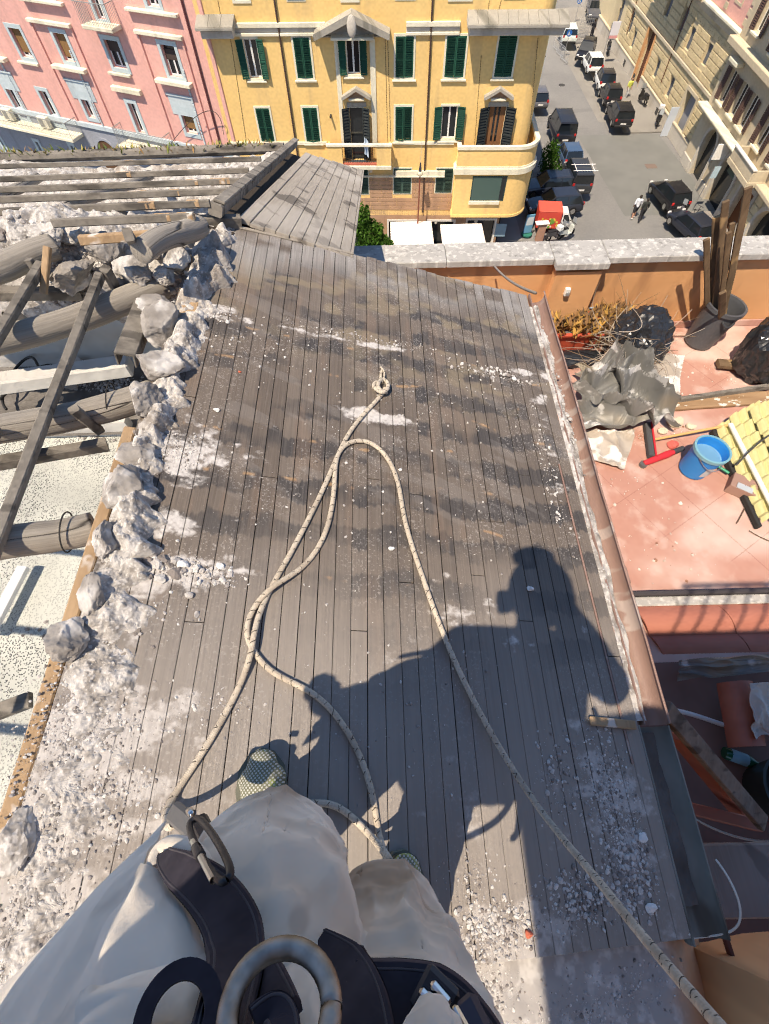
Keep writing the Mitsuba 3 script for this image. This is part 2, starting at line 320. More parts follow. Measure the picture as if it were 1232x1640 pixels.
for k, (p, r, lab) in enumerate([
    ((0.49,0.556,20.944), .013, 'single white stone lying inside the shadow of the head'), ((0.016,0.659,21.075), .011, 'white pear-shaped stone on a tan scratch between the two ropes'),
    ((0.6,1.57,20.914), .012, 'bright white stone on the upper planks near the gutter'), ((0.055,0.983,21.065), .008, 'small white stone touching the bend of the looped rope'),
    ((-0.584,1.132,21.242), .011, 'lone pale stone above the wide dust patch, left of the ropes'), ((-0.559,0.456,21.235), .012, 'grey-white stone just below the heap of mortar crumbs'),
    ((-0.533,1.332,21.228), .006, 'red brick crumb on the upper planks'), ((0.694,-0.159,20.887), .017, 'largest pale stone in the shaded grit beside the gutter'),
    ((0.67,-0.315,20.894), .016, 'pale oblong stone at the lower end of the shaded grit'), ((0.321,-0.338,20.991), .012, 'red brick chip in the sunlit grit by the bottom plank end'),
    ((-0.592,0.547,21.244), .017, 'biggest white stone in the heap of mortar crumbs'), ((-0.493,0.55,21.217), .013, 'white stone at the edge of the heap of mortar crumbs'),
    ((0.085,-0.264,21.056), .014, 'pale stone tucked against the right trouser leg')]):
    colr = (.45, .13, .08) if 'red' in lab else (.66, .66, .65) if k != 5 else (.42, .4, .38)
    m = rock((0, 0, 0), (1.1*r, .8*r, .65*r), 40+k, 2, .35)
    single('loose_stone', lab, 'stone', frame_mesh(m, np.asarray(p)+DNORM*r*.5, DV, DY, DNORM), 'crumb', color=colr, smooth=False)
# ---------------------------------------------------------------- weathered timber materials
def old_col(p, n, uv):
    f = fbm(p.x*14, p.y*14, p.z*14, 4); g = noise(p.x*85, p.y*85, p.z*85)
    c = mix((.07, .062, .052), (.27, .25, .22), f*.8+g*.25)
    return mix(c, (.04, .037, .034), smoothstep(.55, .7, fbm(p.x*6, p.y*30, p.z*12, 3))*.7)
def log_col(p, n, uv):
    f = fbm(uv.x*.8, uv.y*9, 1, 4); g = fbm(uv.x*2.5, uv.y*50, 3, 2)
    c = mix((.15, .135, .115), (.36, .335, .295), f*.5+g*.5)
    crack = smoothstep(.02, .0, dr.abs(noise(uv.x*.33, uv.y*5, 5)-.5))
    return mix(c, (.03, .028, .026), crack*.9)
def log_h(p, n, uv): return -.005*smoothstep(.03, .0, dr.abs(noise(uv.x*.33, uv.y*5, 5)-.5))+.0015*fbm(uv.x*12, uv.y*60, 3, 2)
def raw_col(p, n, uv):
    f = fbm(p.x*10, p.y*10, p.z*10, 4); g = noise(p.x*160, p.y*12, p.z*60)
    c = mix((.2, .13, .075), (.46, .33, .2), f*.7+g*.3)
    return mix(c, (.6, .58, .55), smoothstep(.58, .7, fbm(p.x*22, p.y*22, p.z*22, 3))*.7)
def old_h(p, n, uv): return .003*fbm(p.x*60, p.y*60, p.z*60, 3)
M('old_wood', two(bump(prin(proc(old_col), .85, specular=.2), old_h)))
M('log_wood', two(bump(prin(proc(log_col), .8, specular=.2), log_h)))
M('raw_wood', two(bump(prin(proc(raw_col), .8, specular=.2), old_h)))

# tan board along the torn edge, broken plank ends
eb = thing('edge_board', 'tan raw board running along the torn edge of the plank roof, dusted white', 'board')
m = frame_mesh(box(-.878, -.842, -.72, 1.02, -.06, -.006, .004), DORG, DV, DY, DNORM); add(eb, 'board', m, 'raw_wood')
for k, (p, w, l, lab) in enumerate([((-0.78,1.874,21.296), .05, .12, 'upper'), ((-0.751,1.6,21.288), .06, .13, 'middle'), ((-0.761,0.871,21.291), .03, .12, 'lower')]):
    m = box(-w/2, w/2, -l/2, l/2, -.004, .012, .003)
    single('broken_board', f'{lab} of the three tan broken board ends sticking out of the mortar', 'board', frame_mesh(m, np.asarray(p), DV, DY, DNORM), 'raw_wood')

def log(label, a, b, r0, r1, seed=0, bend=.012, mat='log_wood'):
    r0, r1 = r0*.85, r1*.85
    a, b = A(*a), A(*b); n = 26; t = np.linspace(0, 1, n)[:, None]; g = np.random.default_rng(seed)
    p = a+(b-a)*t; p += (np.sin(t*np.pi*1.3+seed)*bend)*A(0, .6, 1)
    r = (r0+(r1-r0)*t[:, 0])*(1+.07*(meshkit.noise(np.c_[t*7+seed, t*0, t*0])-.5))
    sides = 20; m = tube(p, r, sides)
    uv = np.c_[np.repeat(np.linspace(0, np.linalg.norm(b-a)*3, n), sides)+seed*3.1, np.tile(np.abs(np.arange(sides)/sides*2-1), n)]
    return add(thing('rafter_log', label, 'log'), 'trunk', m, mat, smooth=True, uv=uv)
log('thick grey rafter log nearest the gravel floor, with a wire ring near its end', (-1.166,0.552,21.326), (-0.887,0.69,21.248), .058, .056, 1)
log('cracked grey rafter log second up from the gravel, crossed by the mossy batten', (-1.296,0.929,21.362), (-0.825,1.241,21.231), .054, .058, 2)
log('stout split rafter log at mid height of the open roof, under two battens', (-1.422,1.293,21.396), (-0.906,1.801,21.253), .056, .06, 3)
log('short broken log end resting high on the rubble heap', (-1.498,1.603,21.464), (-1.278,1.834,21.403), .06, .055, 4)
for p in ((120,842), (168,645)): pass
def wire_ring(label, c, r, ax):
    a = np.linspace(0, 2*np.pi, 40); ax = unit(ax); e1 = unit(np.cross(ax, (0, 0, 1))); e2 = np.cross(ax, e1)
    single('wire_ring', label, 'wire', tube(A(*c)+r*(np.cos(a)[:, None]*e1+np.sin(a)[:, None]*e2), .0022, 6), 'paint', color=(.03, .03, .03), smooth=True)
wire_ring('black wire ring around the lowest rafter log', (-0.946,0.654,21.264), .06, A(1, .12, -.25))
wire_ring('black wire ring around the second rafter log', (-0.951,1.168,21.266), .061, A(1, .1, -.25))
def batten(label, a, b, w, h, mat='old_wood', jit=.16, name='batten'):
    return add(thing(name, label, 'batten' if name == 'batten' else 'timber'), 'bar', beam(a, b, w, h, up=DNORM, jit=jit), mat)
batten('long mossy batten running up over the two middle logs', (-1.042,0.413,21.369), (-1.078,1.705,21.379), .03, .035)
batten('second mossy batten, close to the frame side, ending at the split stump', (-1.286,1.002,21.437), (-1.268,1.698,21.432), .03, .035)
batten('square joist with a sunlit top crossing the gravel, grey above and brown below', (-1.308,0.89,21.277), (-0.973,1.041,21.184), .035, .05)
batten('dark stub of rafter poking down beside the second log', (-0.995,1.052,21.356), (-0.996,1.081,21.211), .028, .03)
batten('dark stub of rafter between the rubble and the split log', (-1.049,1.715,21.402), (-1.07,1.747,21.273), .035, .035)
batten('splintered raw stump beside the short log', (-1.263,1.608,21.378), (-1.215,1.719,21.489), .022, .02, 'raw_wood')
batten('charred stub leaning on the short log', (-1.296,1.693,21.46), (-1.294,1.69,21.387), .022, .024)
batten('lower white-dusted joist behind the split log', (-1.607,1.706,21.318), (-1.273,1.821,21.226), .045, .05)
batten('dark prop under the short log', (-1.304,1.752,21.359), (-1.304,1.84,21.182), .02, .03)
for k in range(3): batten(['outer batten of the open roof, nearest the photographer', 'second outer batten of the open roof beside the photographer', 'third outer batten of the open roof beside the photographer'][k], deck(-1.22-.26*k, -.9, -.02), deck(-1.22-.26*k, .95, -.02), .03, .03)
for k in range(3): batten(['lowest cross batten of the open roof', 'middle cross batten of the open roof', 'upper cross batten of the open roof'][k], deck(-2.4, -.35+.42*k, -.05), deck(-1.02-.05*k, -.35+.42*k, -.05), .03, .03)
# wooden channel at the edge
ch = thing('wooden_channel', 'grey ribbed wooden channel end poking out under the pale slab', 'channel')
a, b = A(*(-0.913,1.32,21.323)), A(*(-0.908,1.606,21.322)); d = unit(b-a); e = unit(np.cross(d, DNORM))
for nm, off, hh, w in (('side', -.03, -.02, .008), ('side', .03, -.02, .008)): add(ch, nm, beam(a+e*off+DNORM*hh, b+e*off+DNORM*hh, w, .05, DNORM, .002), 'old_wood')
add(ch, 'lid', beam(a+DNORM*.009, b+DNORM*.009, .07, .008, DNORM, .002), 'old_wood')

# gravel floor of the opened room, its wall, white frame
def gravel_col(p, n, uv):
    d, d2, r = voronoi(p.x*120, p.y*120)
    c = mix((.36, .37, .345), (.5, .515, .475), noise(p.x*5, p.y*5, 1))
    return mix(c, (.06, .065, .07), smoothstep(.5, .3, d)*smoothstep(.5, .54, r)*(.35+.6*smoothstep(.3, .6, fbm(p.x*4, p.y*4, 3, 3))))
M('gravel', two(prin(proc(gravel_col), .9, specular=.15)))
struct('gravel_floor', sheet(lambda u, v: np.c_[-4+u*3.6, -1.6+v*3.45, 20.28+.0*u], 40, 40), 'gravel')
M('limewash', two(bump(prin(proc(lambda p, n, uv: mix((.36, .35, .33), (.60, .59, .56), fbm(p.x*6, p.y*6, p.z*6, 4))), .9, specular=.1), lambda p, n, uv: .01*fbm(p.x*18, p.y*18, p.z*18, 3))))
M('dark_soil', two(bump(prin(proc(lambda p, n, uv: mix((.06, .055, .05), (.22, .21, .2), fbm(p.x*12, p.y*12, p.z*12, 4))), .95, specular=.1), lambda p, n, uv: .01*fbm(p.x*30, p.y*30, p.z*30, 3))))
struct('attic_floor', sheet(lambda u, v: np.c_[-4.5+u*4.2, 1.80+v*.6, 20.30+.03*meshkit.fbm(np.c_[u*30, v*15, u*0])], 30, 20), 'dark_soil')
single('back_wall', 'pale shaded wall at the back of the opened room under the rubble heap', 'wall', box(-4.5, -.72, 2.38, 2.43, 19.5, 20.86), 'limewash')
single('room_wall', 'low pale wall stub between gravel floor and dark attic floor', 'wall', box(-4.5, -1.5, 1.82, 1.88, 19.5, 20.40), 'limewash')
single('under_wall', 'shaded inner wall under the torn plank edge', 'wall', box(-.80, -.70, -2.5, 2.3, 19.4, 20.95), 'limewash')
add(thing('white_board', 'clean white board lying on the gravel beside the lowest log', 'board'), 'board', beam((-1.848,0.602,20.35), (-1.804,0.948,20.35), .05, .03, ch=.003), 'paint', color=(.68, .7, .72))
ws = thing('white_sill', 'whitewashed beam edge crossing below the split log', 'beam'); add(ws, 'beam', beam((-2.22,1.933,20.6), (-1.422,2.064,20.6), .10, .09, ch=.01), 'limewash')
ws = thing('white_post', 'diagonal white batten behind the mossy battens', 'batten'); add(ws, 'bar', beam((-2.163,2.532,20.8), (-2.07,2.49,20.55), .035, .03), 'limewash')
def cable(label, pts, r=.006, col=(.02, .02, .02), name='cable', catg='cable', mat='satin', **k):
    return single(name, label, catg, tube(spline(pts, 14), r, 8), mat, color=col, smooth=True, **k)
cable('black cable looping on the dark attic floor behind the mossy batten', [(-2.229,1.944,20.4), (-2.296,2.279,20.4), (-2.21,2.354,20.42), (-2.087,2.198,20.42), (-2.012,2.189,20.4)], .008)
cable('second black cable curving beside the white sill', [(-2.295,2.02,20.4), (-2.247,2.145,20.4), (-2.157,2.275,20.4), (-2.067,2.299,20.4)], .008)
for k, (x, y, sx, sy, lab) in enumerate([(115,600,.05,.06,'small pale cube of mortar beside the cable'), (120,577,.04,.03,'thin pale mortar piece behind the small cube'), (165,595,.09,.05,'flat cracked slab of screed between the logs'), (95,625,.03,.03,'white plaster scrap beside the second log')]):
    c = plane_pt = {0: (-1.906,2.16,20.4), 1: (-1.92,2.332,20.4), 2: (-1.73,2.217,20.4), 3: (-1.953,2.029,20.4)}[k]
    single('mortar_lump', lab, 'mortar lump', rock(c, (sx, sy, .04), 90+k, 3, .4), 'lump', smooth=30)
g_ = []
for c, n in (((-1.803,2.229,20.38), 500), ((-1.631,2.17,20.38), 400), ((-1.8,1.801,20.3), 90), ((-1.834,1.139,20.3), 30), ((-1.664,0.64,20.3), 30)): g_.append((c[0], c[1], .2, .1, n, .002, .012))
debris('attic_rubble', 'pale rubble strewn over the attic floor between the logs', g_, place=lambda x, y: A(x, y, 20.34 if y > 1.85 else 20.28), seed=9)
single('window_sash', 'grey sash corner jutting over the gravel below the lowest log', 'sash', beam((-1.536,0.225,20.6), (-1.37,0.287,20.6), .06, .03, ch=.003), 'old_wood')
# ---------------------------------------------------------------- ropes
def rope_col(p, n, uv):
    s_, a = uv.x, uv.y
    f = noise(s_*300, a*9, 1)
    c = mix((.36, .31, .245), (.58, .52, .43), f*.6+.4*fbm(s_*7, a*2, 5, 3)); c = mix(c, (.27, .24, .2), smoothstep(.55, .75, fbm(s_*5, a*1.5, 9, 4))*.5)
    c = mix(c, (.34, .29, .23), smoothstep(.5, .75, fbm(s_*18, a, 4, 3))*.6)
    k1, k2 = s_/.028+a*1.0, s_/.028-a*1.0
    q1, q2 = k1-dr.floor(k1), k2-dr.floor(k2)
    fl = smoothstep(.07, .04, dr.abs(q1-.5))*smoothstep(.52, .56, noise(s_*47, a*7, 8))
    return mix(c, (.05, .045, .04), dr.minimum(fl+smoothstep(.06, .03, dr.abs(q2-.5))*smoothstep(.62, .66, noise(s_*53, a*9, 3)), 1)*.9)
def rope_h(p, n, uv):
    b1 = dr.sin(6.2832*(uv.x/.009+uv.y*6)); b2 = dr.sin(6.2832*(uv.x/.009-uv.y*6))
    return .0005*(b1*b2)
M('rope_fibre', two(bump(prin(proc(rope_col), .85, specular=.2), rope_h)))
def rope(parent, name, pts, r, lift=None, n=14, label=None):
    p = spline(pts, n); s_ = np.r_[0, np.cumsum(np.linalg.norm(np.diff(p, axis=0), axis=1))]
    sides = 13; t = np.gradient(p, axis=0); t /= np.linalg.norm(t, axis=1, keepdims=True)
    e1 = np.cross(t, DNORM); e1 /= np.linalg.norm(e1, axis=1, keepdims=True); e2 = np.cross(e1, t)
    ang = -np.pi/2+np.arange(sides)/(sides-1)*2*np.pi
    v = p[:, None]+r*(np.cos(ang)[None, :, None]*e1[:, None]+np.sin(ang)[None, :, None]*e2[:, None])
    i, j = np.meshgrid(np.arange(len(p)-1), np.arange(sides-1), indexing='ij'); a = (i*sides+j).ravel()
    f = np.vstack([np.c_[a, a+1, a+sides+1], np.c_[a, a+sides+1, a+sides]])
    uv = np.stack([np.repeat(s_, sides), np.tile(np.arange(sides)/(sides-1), len(p))], 1)
    return add(parent, name, trimesh.Trimesh(v.reshape(-1, 3), f, process=False), 'rope_fibre', smooth=True, uv=uv, label=label)
RR = .0082
r1 = thing('rope', 'pale flecked rope running from the knot on the upper planks to the hip device', 'rope')
rope(r1, 'strand', [(0.011,1.366,21.09), (-0.033,1.283,21.098), (-0.122,1.125,21.123), (-0.191,0.919,21.142), (-0.258,0.715,21.161), (-0.313,0.569,21.176), (-0.355,0.457,21.188), (-0.369,0.361,21.209), (-0.373,0.301,21.21), (-0.394,0.223,21.2), (-0.443,0.097,21.215), (-0.486,0.014,21.225), (-0.508,-0.038,21.24), (-0.496,-0.07,21.28), (-0.423,-0.068,21.42)], RR)
kn = [(-0.012,1.394,21.096), (-0.032,1.354,21.11), (-0.002,1.325,21.112), (0.023,1.378,21.094), (0.004,1.412,21.091), (-0.017,1.354,21.116), (0.015,1.346,21.088)]
rope(r1, 'knot', kn, .008)
ab = thing('anchor_loop', 'frayed grey webbing stub tied through the planks above the knot', 'webbing')
rope(ab, 'webbing', [(-0.002,1.39,21.093), (-0.006,1.435,21.09), (0.002,1.477,21.083)], .006); rope(ab, 'tail', [(-0.004,1.396,21.094), (0.009,1.433,21.098), (-0.005,1.489,21.086)], .004)
r2 = thing('rope', 'long slack rope looped over the planks, one end rising toward the gutter corner', 'rope')
rope(r2, 'strand', [(0.024,-0.165,21.5), (0.001,-0.162,21.3), (-0.034,-0.126,21.102), (-0.049,-0.047,21.106), (-0.08,0.044,21.113), (-0.135,0.134,21.128), (-0.216,0.206,21.15), (-0.311,0.253,21.177), (-0.367,0.305,21.192), (-0.393,0.361,21.199), (-0.381,0.433,21.196), (-0.329,0.495,21.198), (-0.263,0.563,21.163), (-0.208,0.657,21.148),
    (-0.181,0.77,21.141), (-0.173,0.9,21.138), (-0.164,1.008,21.136), (-0.119,1.072,21.123), (-0.053,1.082,21.105), (0.01,1.024,21.088), (0.048,0.915,21.077), (0.065,0.777,21.072), (0.107,0.596,21.061), (0.166,0.392,21.047), (0.233,0.214,21.032), (0.313,0.047,21.024), (0.378,-0.084,21.08), (0.405,-0.177,21.28), (0.397,-0.231,21.5), (0.384,-0.266,21.7), (0.326,-0.253,21.9)], RR)
r3 = thing('rope', 'short rope strand emerging from behind the lit knee in the shade', 'rope')
rope(r3, 'strand', [(-0.241,-0.054,21.159), (-0.168,-0.053,21.139), (-0.119,-0.071,21.125), (-0.061,-0.118,21.114), (-0.012,-0.146,21.3), (0.02,-0.169,21.45)], RR)
# ---------------------------------------------------------------- second roof slope beyond the hip
HB, HA, HNn = A(0, .94877, -.31592), A(.949, -.0996, -.29912), A(.31527, .29982, .9004)
HOR = A(-.4, 2.27, 21.192)
def hip(a, b, h=0.0): return HOR+HA*a+HB*b+HNn*h
def greyboard_col(p, n, uv):
    g = fbm(p.x*140, p.y*5, p.z*20, 3); f = fbm(p.x*5, p.y*4, 2, 4)
    c = mix((.19, .168, .14), (.335, .305, .265), g*.6+f*.4)
    c = mix(c, (.07, .06, .05), smoothstep(.6, .72, fbm(p.x*9+p.y*7, p.y*3-p.x*4, 5, 4))*.75)
    return mix(c, (.36, .335, .3), smoothstep(.5, .7, fbm(p.x*2, p.y*2, 9, 3))*.5)
M('grey_boards', two(bump(prin(proc(greyboard_col), .75, specular=.3), lambda p, n, uv: .0015*fbm(p.x*120, p.y*6, p.z*20, 3))))
hr = thing('hip_roof', 'higher grey board roof slope falling away toward the yellow building', 'roof')
aa = -.26
k = 0
while aa < .285:
    w = rnd.uniform(.05, .066); g = .0011
    n0 = -.055+rnd.uniform(-.013, .013); far = 2.78+(aa+.3)*.55
    cuts = [n0]+([rnd.uniform(.8, 1.9)] if k % 2 else [])+[far]
    for c0, c1 in zip(cuts[:-1], cuts[1:]):
        add(hr, 'plank', frame_mesh(box(aa+g, min(aa+w, .29)-g, c0+.002, c1-.002, -.017, rnd.uniform(-.003, .003), .002), HOR, HA, HB, HNn), 'grey_boards')
    aa += w; k += 1
add(hr, 'underlayer', frame_mesh(box(-.25, .285, -.0, 2.75, -.05, -.02), HOR, HA, HB, HNn), 'underside')
add(hr, 'edge_board', frame_mesh(box(-.39, -.255, -.15, 2.8, -.07, -.045), HOR, HA, HB, HNn), 'underside')  # added dark underlay; its colour stands for the shaded gap beside the beam
rb = thing('ridge_beam', 'dark weathered ridge beam lying along the open edge of the higher roof slope', 'beam')
add(rb, 'beam', beam(hip(-.335, -.16, .03), hip(-.375, 2.85, .03), .06, .05, HNn, jit=.08), 'old_wood')
add(rb, 'top_board', beam(hip(-.325, -.14, .062), hip(-.365, 2.87, .062), .05, .012, HNn, .003), 'old_wood')
add(thing('end_board', 'dark short board closing the deck corner under the ridge beam', 'board'), 'board', beam(deck(-.83, 2.17, .01), deck(-.66, 2.235, .02), .035, .06, DNORM, .003), 'old_wood')
add(thing('capping_strip', 'thin grey capping strip between deck top and the higher slope', 'strip'), 'strip', beam(deck(-.68, 2.222, .003), deck(-.13, 2.228, .003), .016, .006, DNORM, .001), 'grey_boards')

# ---------------------------------------------------------------- open wing roof: battens over a whitewashed void
WNn, WD = A(0, .316, .949), A(0, .949, -.316)
WORG = A(-.78, 2.3, 21.35)
def wing(x, t, h=0.0): return WORG+A(x+.78, 0, 0)+WD*t+WNn*h
for k, (p, q, lab) in enumerate([((-2.405,3.064,21.095), (-0.77,3.31,21.014), 'farthest but one long batten of the open wing roof'), ((-2.139,2.676,21.225), (-0.727,2.877,21.158), 'third batten from the mossy gutter, spotted with raw wood'), ((-1.938,2.382,21.323), (-0.719,2.556,21.265), 'fourth batten from the mossy gutter, spotted with raw wood'),
        ((-1.734,2.085,21.422), (-0.725,2.263,21.362), 'fifth batten from the mossy gutter above the white wall strip'), ((-1.234,1.858,21.497), (-0.712,1.962,21.463), 'nearest full batten, just behind the rubble heap'), ((-2.842,3.702,20.883), (-0.803,3.795,20.852), 'batten right under the mossy gutter')]):
    a, b = A(*p), A(*q); b[1] = a[1]+(b[1]-a[1])*.5; b[2] = a[2]+(b[2]-a[2])*.5
    t = thing('roof_batten', lab, 'batten', 'battens of the open wing roof')
    add(t, 'bar', beam(a, b, .029, .028, WNn, jit=.1), 'old_wood')
    for j in range(3 if k else 2):
        f = rnd.uniform(.55, .97); c = a+(b-a)*f; l = rnd.uniform(.02, .05)
        add(t, 'raw_patch', beam(c-A(l, 0, 0)-WNn*.0, c+A(l, 0, 0), .0265, .0305, WNn, .006), 'raw_wood')
add(thing('short_batten', 'short raw batten bridging the gap behind the rubble', 'batten'), 'bar', beam((-1.049,1.664,21.541), (-0.777,1.724,21.521), .035, .03, WNn, jit=.1), 'raw_wood')
add(thing('rafter_stub', 'dark rafter stub standing out of the rubble against the white wall', 'timber'), 'bar', beam((-0.816,1.557,21.618), (-0.943,1.816,21.406), .03, .04, WNn, jit=.1), 'old_wood')
log('grey hip rafter log running from the rubble up to the deck corner', (-0.809,1.571,21.54), (-0.724,1.964,21.43), .045, .05, 7)
log('rafter log under the far battens, crossing diagonally in the middle', (-1.64,2.727,21.113), (-1.683,3.927,20.713), .04, .035, 8)
log('rafter log under the far battens, leftmost, half sunk in shade', (-2.352,3.039,21.009), (-2.445,3.816,20.75), .04, .035, 9)
log('short rafter log above the rubble heap', (-1.691,2.4,21.222), (-1.616,2.626,21.147), .035, .03, 10)
def wing_floor(u, v):
    x = -4.2+u*3.6; y = 1.9+v*2.5
    return np.c_[x, y, 20.22+.0*v+.05*meshkit.fbm(np.c_[x*4, y*4, x*0], 4)*(v > .5)]
def smoothnp(t): t = np.clip(t, 0, 1); return t*t*(3-2*t)
M('wing_ground', two(bump(prin(proc(lambda p, n, uv: mix(mix((.07, .062, .055), (.24, .225, .21), fbm(p.x*9, p.y*9, 3, 4)), mix((.36, .34, .31), (.58, .565, .53), fbm(p.x*20, p.y*20, 4, 3)), smoothstep(.46, .56, fbm(p.x*1.3+3, p.y*3.2, 7, 4)))), .95, specular=.1), lambda p, n, uv: .008*fbm(p.x*30, p.y*30, p.z*30, 3))))
struct('wing_floor', sheet(wing_floor, 90, 60), 'wing_ground', smooth=True)
def far_wall(u, v):
    x = -4.3+u*3.5; y = 3.55+v*.85; z = 20.22+.36*smoothnp(v/.75)*(.8+.45*meshkit.fbm(np.c_[x*3, y*3, x*0], 3))+.06*(meshkit.fbm(np.c_[x*16, y*16, x*0], 3)-.5)
    return np.c_[x, y, z]
struct('far_rubble', sheet(far_wall, 240, 50), 'mortar', 'stuff', 'broken rubble wall top along the far side of the open wing', 'rubble', smooth=False)
single('partition_wall', 'grey shaded strip of wall crossing the open wing', 'wall', box(-3.5, -.75, 2.62, 2.72, 20.3, 20.72, .01), 'dark_soil')
single('partition_wall', 'white sunlit wall top behind the rubble heap', 'wall', box(-1.25, -.72, 2.45, 2.95, 20.74, 20.82, .01), 'limewash')
add(thing('far_gutter', 'dark gutter edge with weeds along the far side of the open wing', 'gutter'), 'pipe', tube(np.linspace(A(-4.5, 4.46, 20.6), A(-.75, 4.46, 20.63), 12), .04, 8), 'old_wood')
def weeds(name, label, spots, cols, seed, h=(.02, .06), catg='weeds'):
    g = np.random.default_rng(seed); V, F, C, o = [], [], [], 0
    for (c, n, sx, sy) in spots:
        for _ in range(n):
            p = A(*c)+A(g.normal()*sx, g.normal()*sy, 0); L = g.uniform(*h); a = g.uniform(0, 6.28); w = L*.16
            d = A(math.cos(a)*.5, math.sin(a)*.5, 1)*L; s_ = A(-math.sin(a), math.cos(a), 0)*w
            v = np.array([p-s_*.3, p+s_*.3, p+d*.5+s_, p+d*.5-s_, p+d*A(1.3, 1.3, .95)]); V.append(v); F.append(np.array([[0,1,2],[0,2,3],[3,2,4]])+o); o += 5
            C.append(np.tile(np.array(cols[g.integers(len(cols))])*g.uniform(.7, 1.2), (5, 1)))
    return struct(name, trimesh.Trimesh(np.vstack(V), np.vstack(F), process=False), 'paint', 'stuff', label, catg, color=np.vstack(C))
weeds('weeds', 'yellow-green weeds growing along the far gutter of the open wing', [(A(-2.9, 4.46, 20.63), 90, .25, .02), (A(-1.7, 4.46, 20.63), 130, .28, .02), (A(-1.1, 4.46, 20.64), 80, .14, .02), (A(-2.2, 4.46, 20.63), 60, .2, .02)], [(.16, .19, .04), (.3, .26, .07), (.1, .14, .04), (.28, .17, .07)], 4)

# rubble heap on the cross wall
def heap(u, v):
    x = -2.6+u*1.95; y = 1.80+v*.45
    top = 21.40-.06*np.clip((x+1.2)/.5, -1, 1)
    k = np.sin(np.pi*np.clip(v, 0, 1))**.55*(1-smoothnp((x+.86)/.2)*.6)
    z = 21.12+(top-21.12)*k+.16*(meshkit.fbm(np.c_[x*5, y*5, x*0+2], 4)-.5)+.05*(meshkit.fbm(np.c_[x*22, y*22, x*0], 3)-.5)+.03*np.abs(meshkit.noise(np.c_[x*40, y*40, x*0])-.5)
    return np.c_[x, y, z]
struct('rubble_heap', sheet(heap, 320, 150), 'mortar', 'stuff', 'heap of grey rubble and mortar on the cross wall', 'rubble', smooth=False)
add(thing('heap_board', 'dark planking slab carrying the rubble heap', 'board'), 'board', box(-2.6, -.70, 1.86, 2.2, 21.05, 21.115, .01), 'old_wood')
def hl(p, r, seed, label, mat='lump', flat=.7):
    single('rubble_lump', label, 'rubble', rock(p, (r, r*.85, r*flat), seed, 4, .5, planes=10), mat, 'lumps of the rubble heap', smooth=24)
for k, (p, r, lab, mt) in enumerate([((-1.101,1.882,21.38), .085, 'large brown-grey lump in the middle of the rubble heap', 'lump'), ((-0.986,1.784,21.35), .085, 'dark lump with white crumbs at the near end of the heap', 'lump'), ((-0.887,1.865,21.4), .05, 'white lump of the heap next to the hip rafter', 'mortar'),
        ((-1.309,1.882,21.45), .07, 'pale lump on the crest of the heap above the short log', 'mortar'), ((-1.413,1.887,21.45), .06, 'pale lump on the heap crest at its outer end', 'mortar'), ((-1.22,1.917,21.42), .06, 'white chunk on the heap crest under the short raw batten', 'mortar'),
        ((-1.361,1.831,21.4), .06, 'flat grey slab lump on the heap beside the stump', 'mortar'), ((-1.24,1.807,21.32), .10, 'long brown mortar slope lump running down beside the mossy batten', 'lump'), ((-0.781,1.923,21.38), .045, 'dark lump tucked under the deck corner', 'lump'),
        ((-0.868,1.792,21.32), .05, 'small white lump at the foot of the heap by the torn edge', 'mortar'), ((-1.075,1.769,21.3), .05, 'black-pitted lump hanging at the foot of the heap', 'lump')]):
    hl(p, r, 200+k, lab, mt)
g_ = []
for c, n in (((-1.383,1.885,21.45), 700), ((-1.22,1.854,21.42), 800), ((-0.994,1.795,21.4), 900), ((-0.855,1.83,21.4), 600), ((-0.784,1.744,21.35), 600)): g_.append((c[0], c[1], .16, .1, n, .002, .02))
def on_heap(x, y):
    u, v = (x+2.6)/1.95, (y-1.80)/.45
    if not (0 < u < 1 and 0 < v < 1): return None
    return A(*heap(np.array([u]), np.array([v]))[0])
debris('heap_rubble', 'loose crumbs and small stones covering the rubble heap', g_, place=on_heap, seed=12)
# ---------------------------------------------------------------- gutter
def copper_col(p, n, uv):
    f = fbm(p.x*12, p.y*7, p.z*12, 4)
    c = mix((.17, .105, .085), (.30, .2, .165), f)
    return mix(c, (.4, .36, .33), smoothstep(.62, .75, fbm(p.x*9, p.y*18, 4, 3))*.5)
M('copper', two(prin(proc(copper_col), .45, specular=.5, clearcoat=.2)))
def tar_col(p, n, uv):
    f = fbm(p.x*14, p.y*9, p.z*10, 4)
    c = mix((.10, .11, .10), (.24, .25, .235), f)
    return mix(c, (.055, .045, .035), smoothstep(.5, .68, fbm(p.x*26, p.y*5, p.z*9, 3))*.8)
M('tarred', two(prin(proc(tar_col), .7, specular=.35)))
def trough(y0, y1, cv, r, h0, th=.005, a0=-185, a1=30, ny=40, wob=.002):
    def P(u, w):
        a = np.radians(a0+(a1-a0)*w); y = y0+(y1-y0)*u
        rr = r*(1+.04*(meshkit.noise(np.c_[y*8, w*4, y*0])-.5))
        return deck(cv+rr*np.cos(a)+wob*np.sin(y*5), y, h0+rr*np.sin(a))
    return sheet(P, ny, 20, th)
gt = thing('roof_gutter', 'brown half-round metal gutter along the low edge of the plank roof', 'gutter')
add(gt, 'trough', trough(.13, 2.24, .873, .046, .002, a1=60), 'copper', smooth=40)
add(gt, 'joint_collar', trough(.60, .66, .873, .0492, .002, a1=58, ny=3), 'copper', smooth=40)
add(gt, 'joint_collar', trough(1.36, 1.40, .873, .0492, .002, a1=58, ny=3), 'copper', smooth=40)
add(gt, 'tarred_end', trough(-.40, .128, .872, .066, -.004, .006, a1=-5), 'tarred', smooth=40, label='grey tar-coated lower gutter length holding wet dirt')
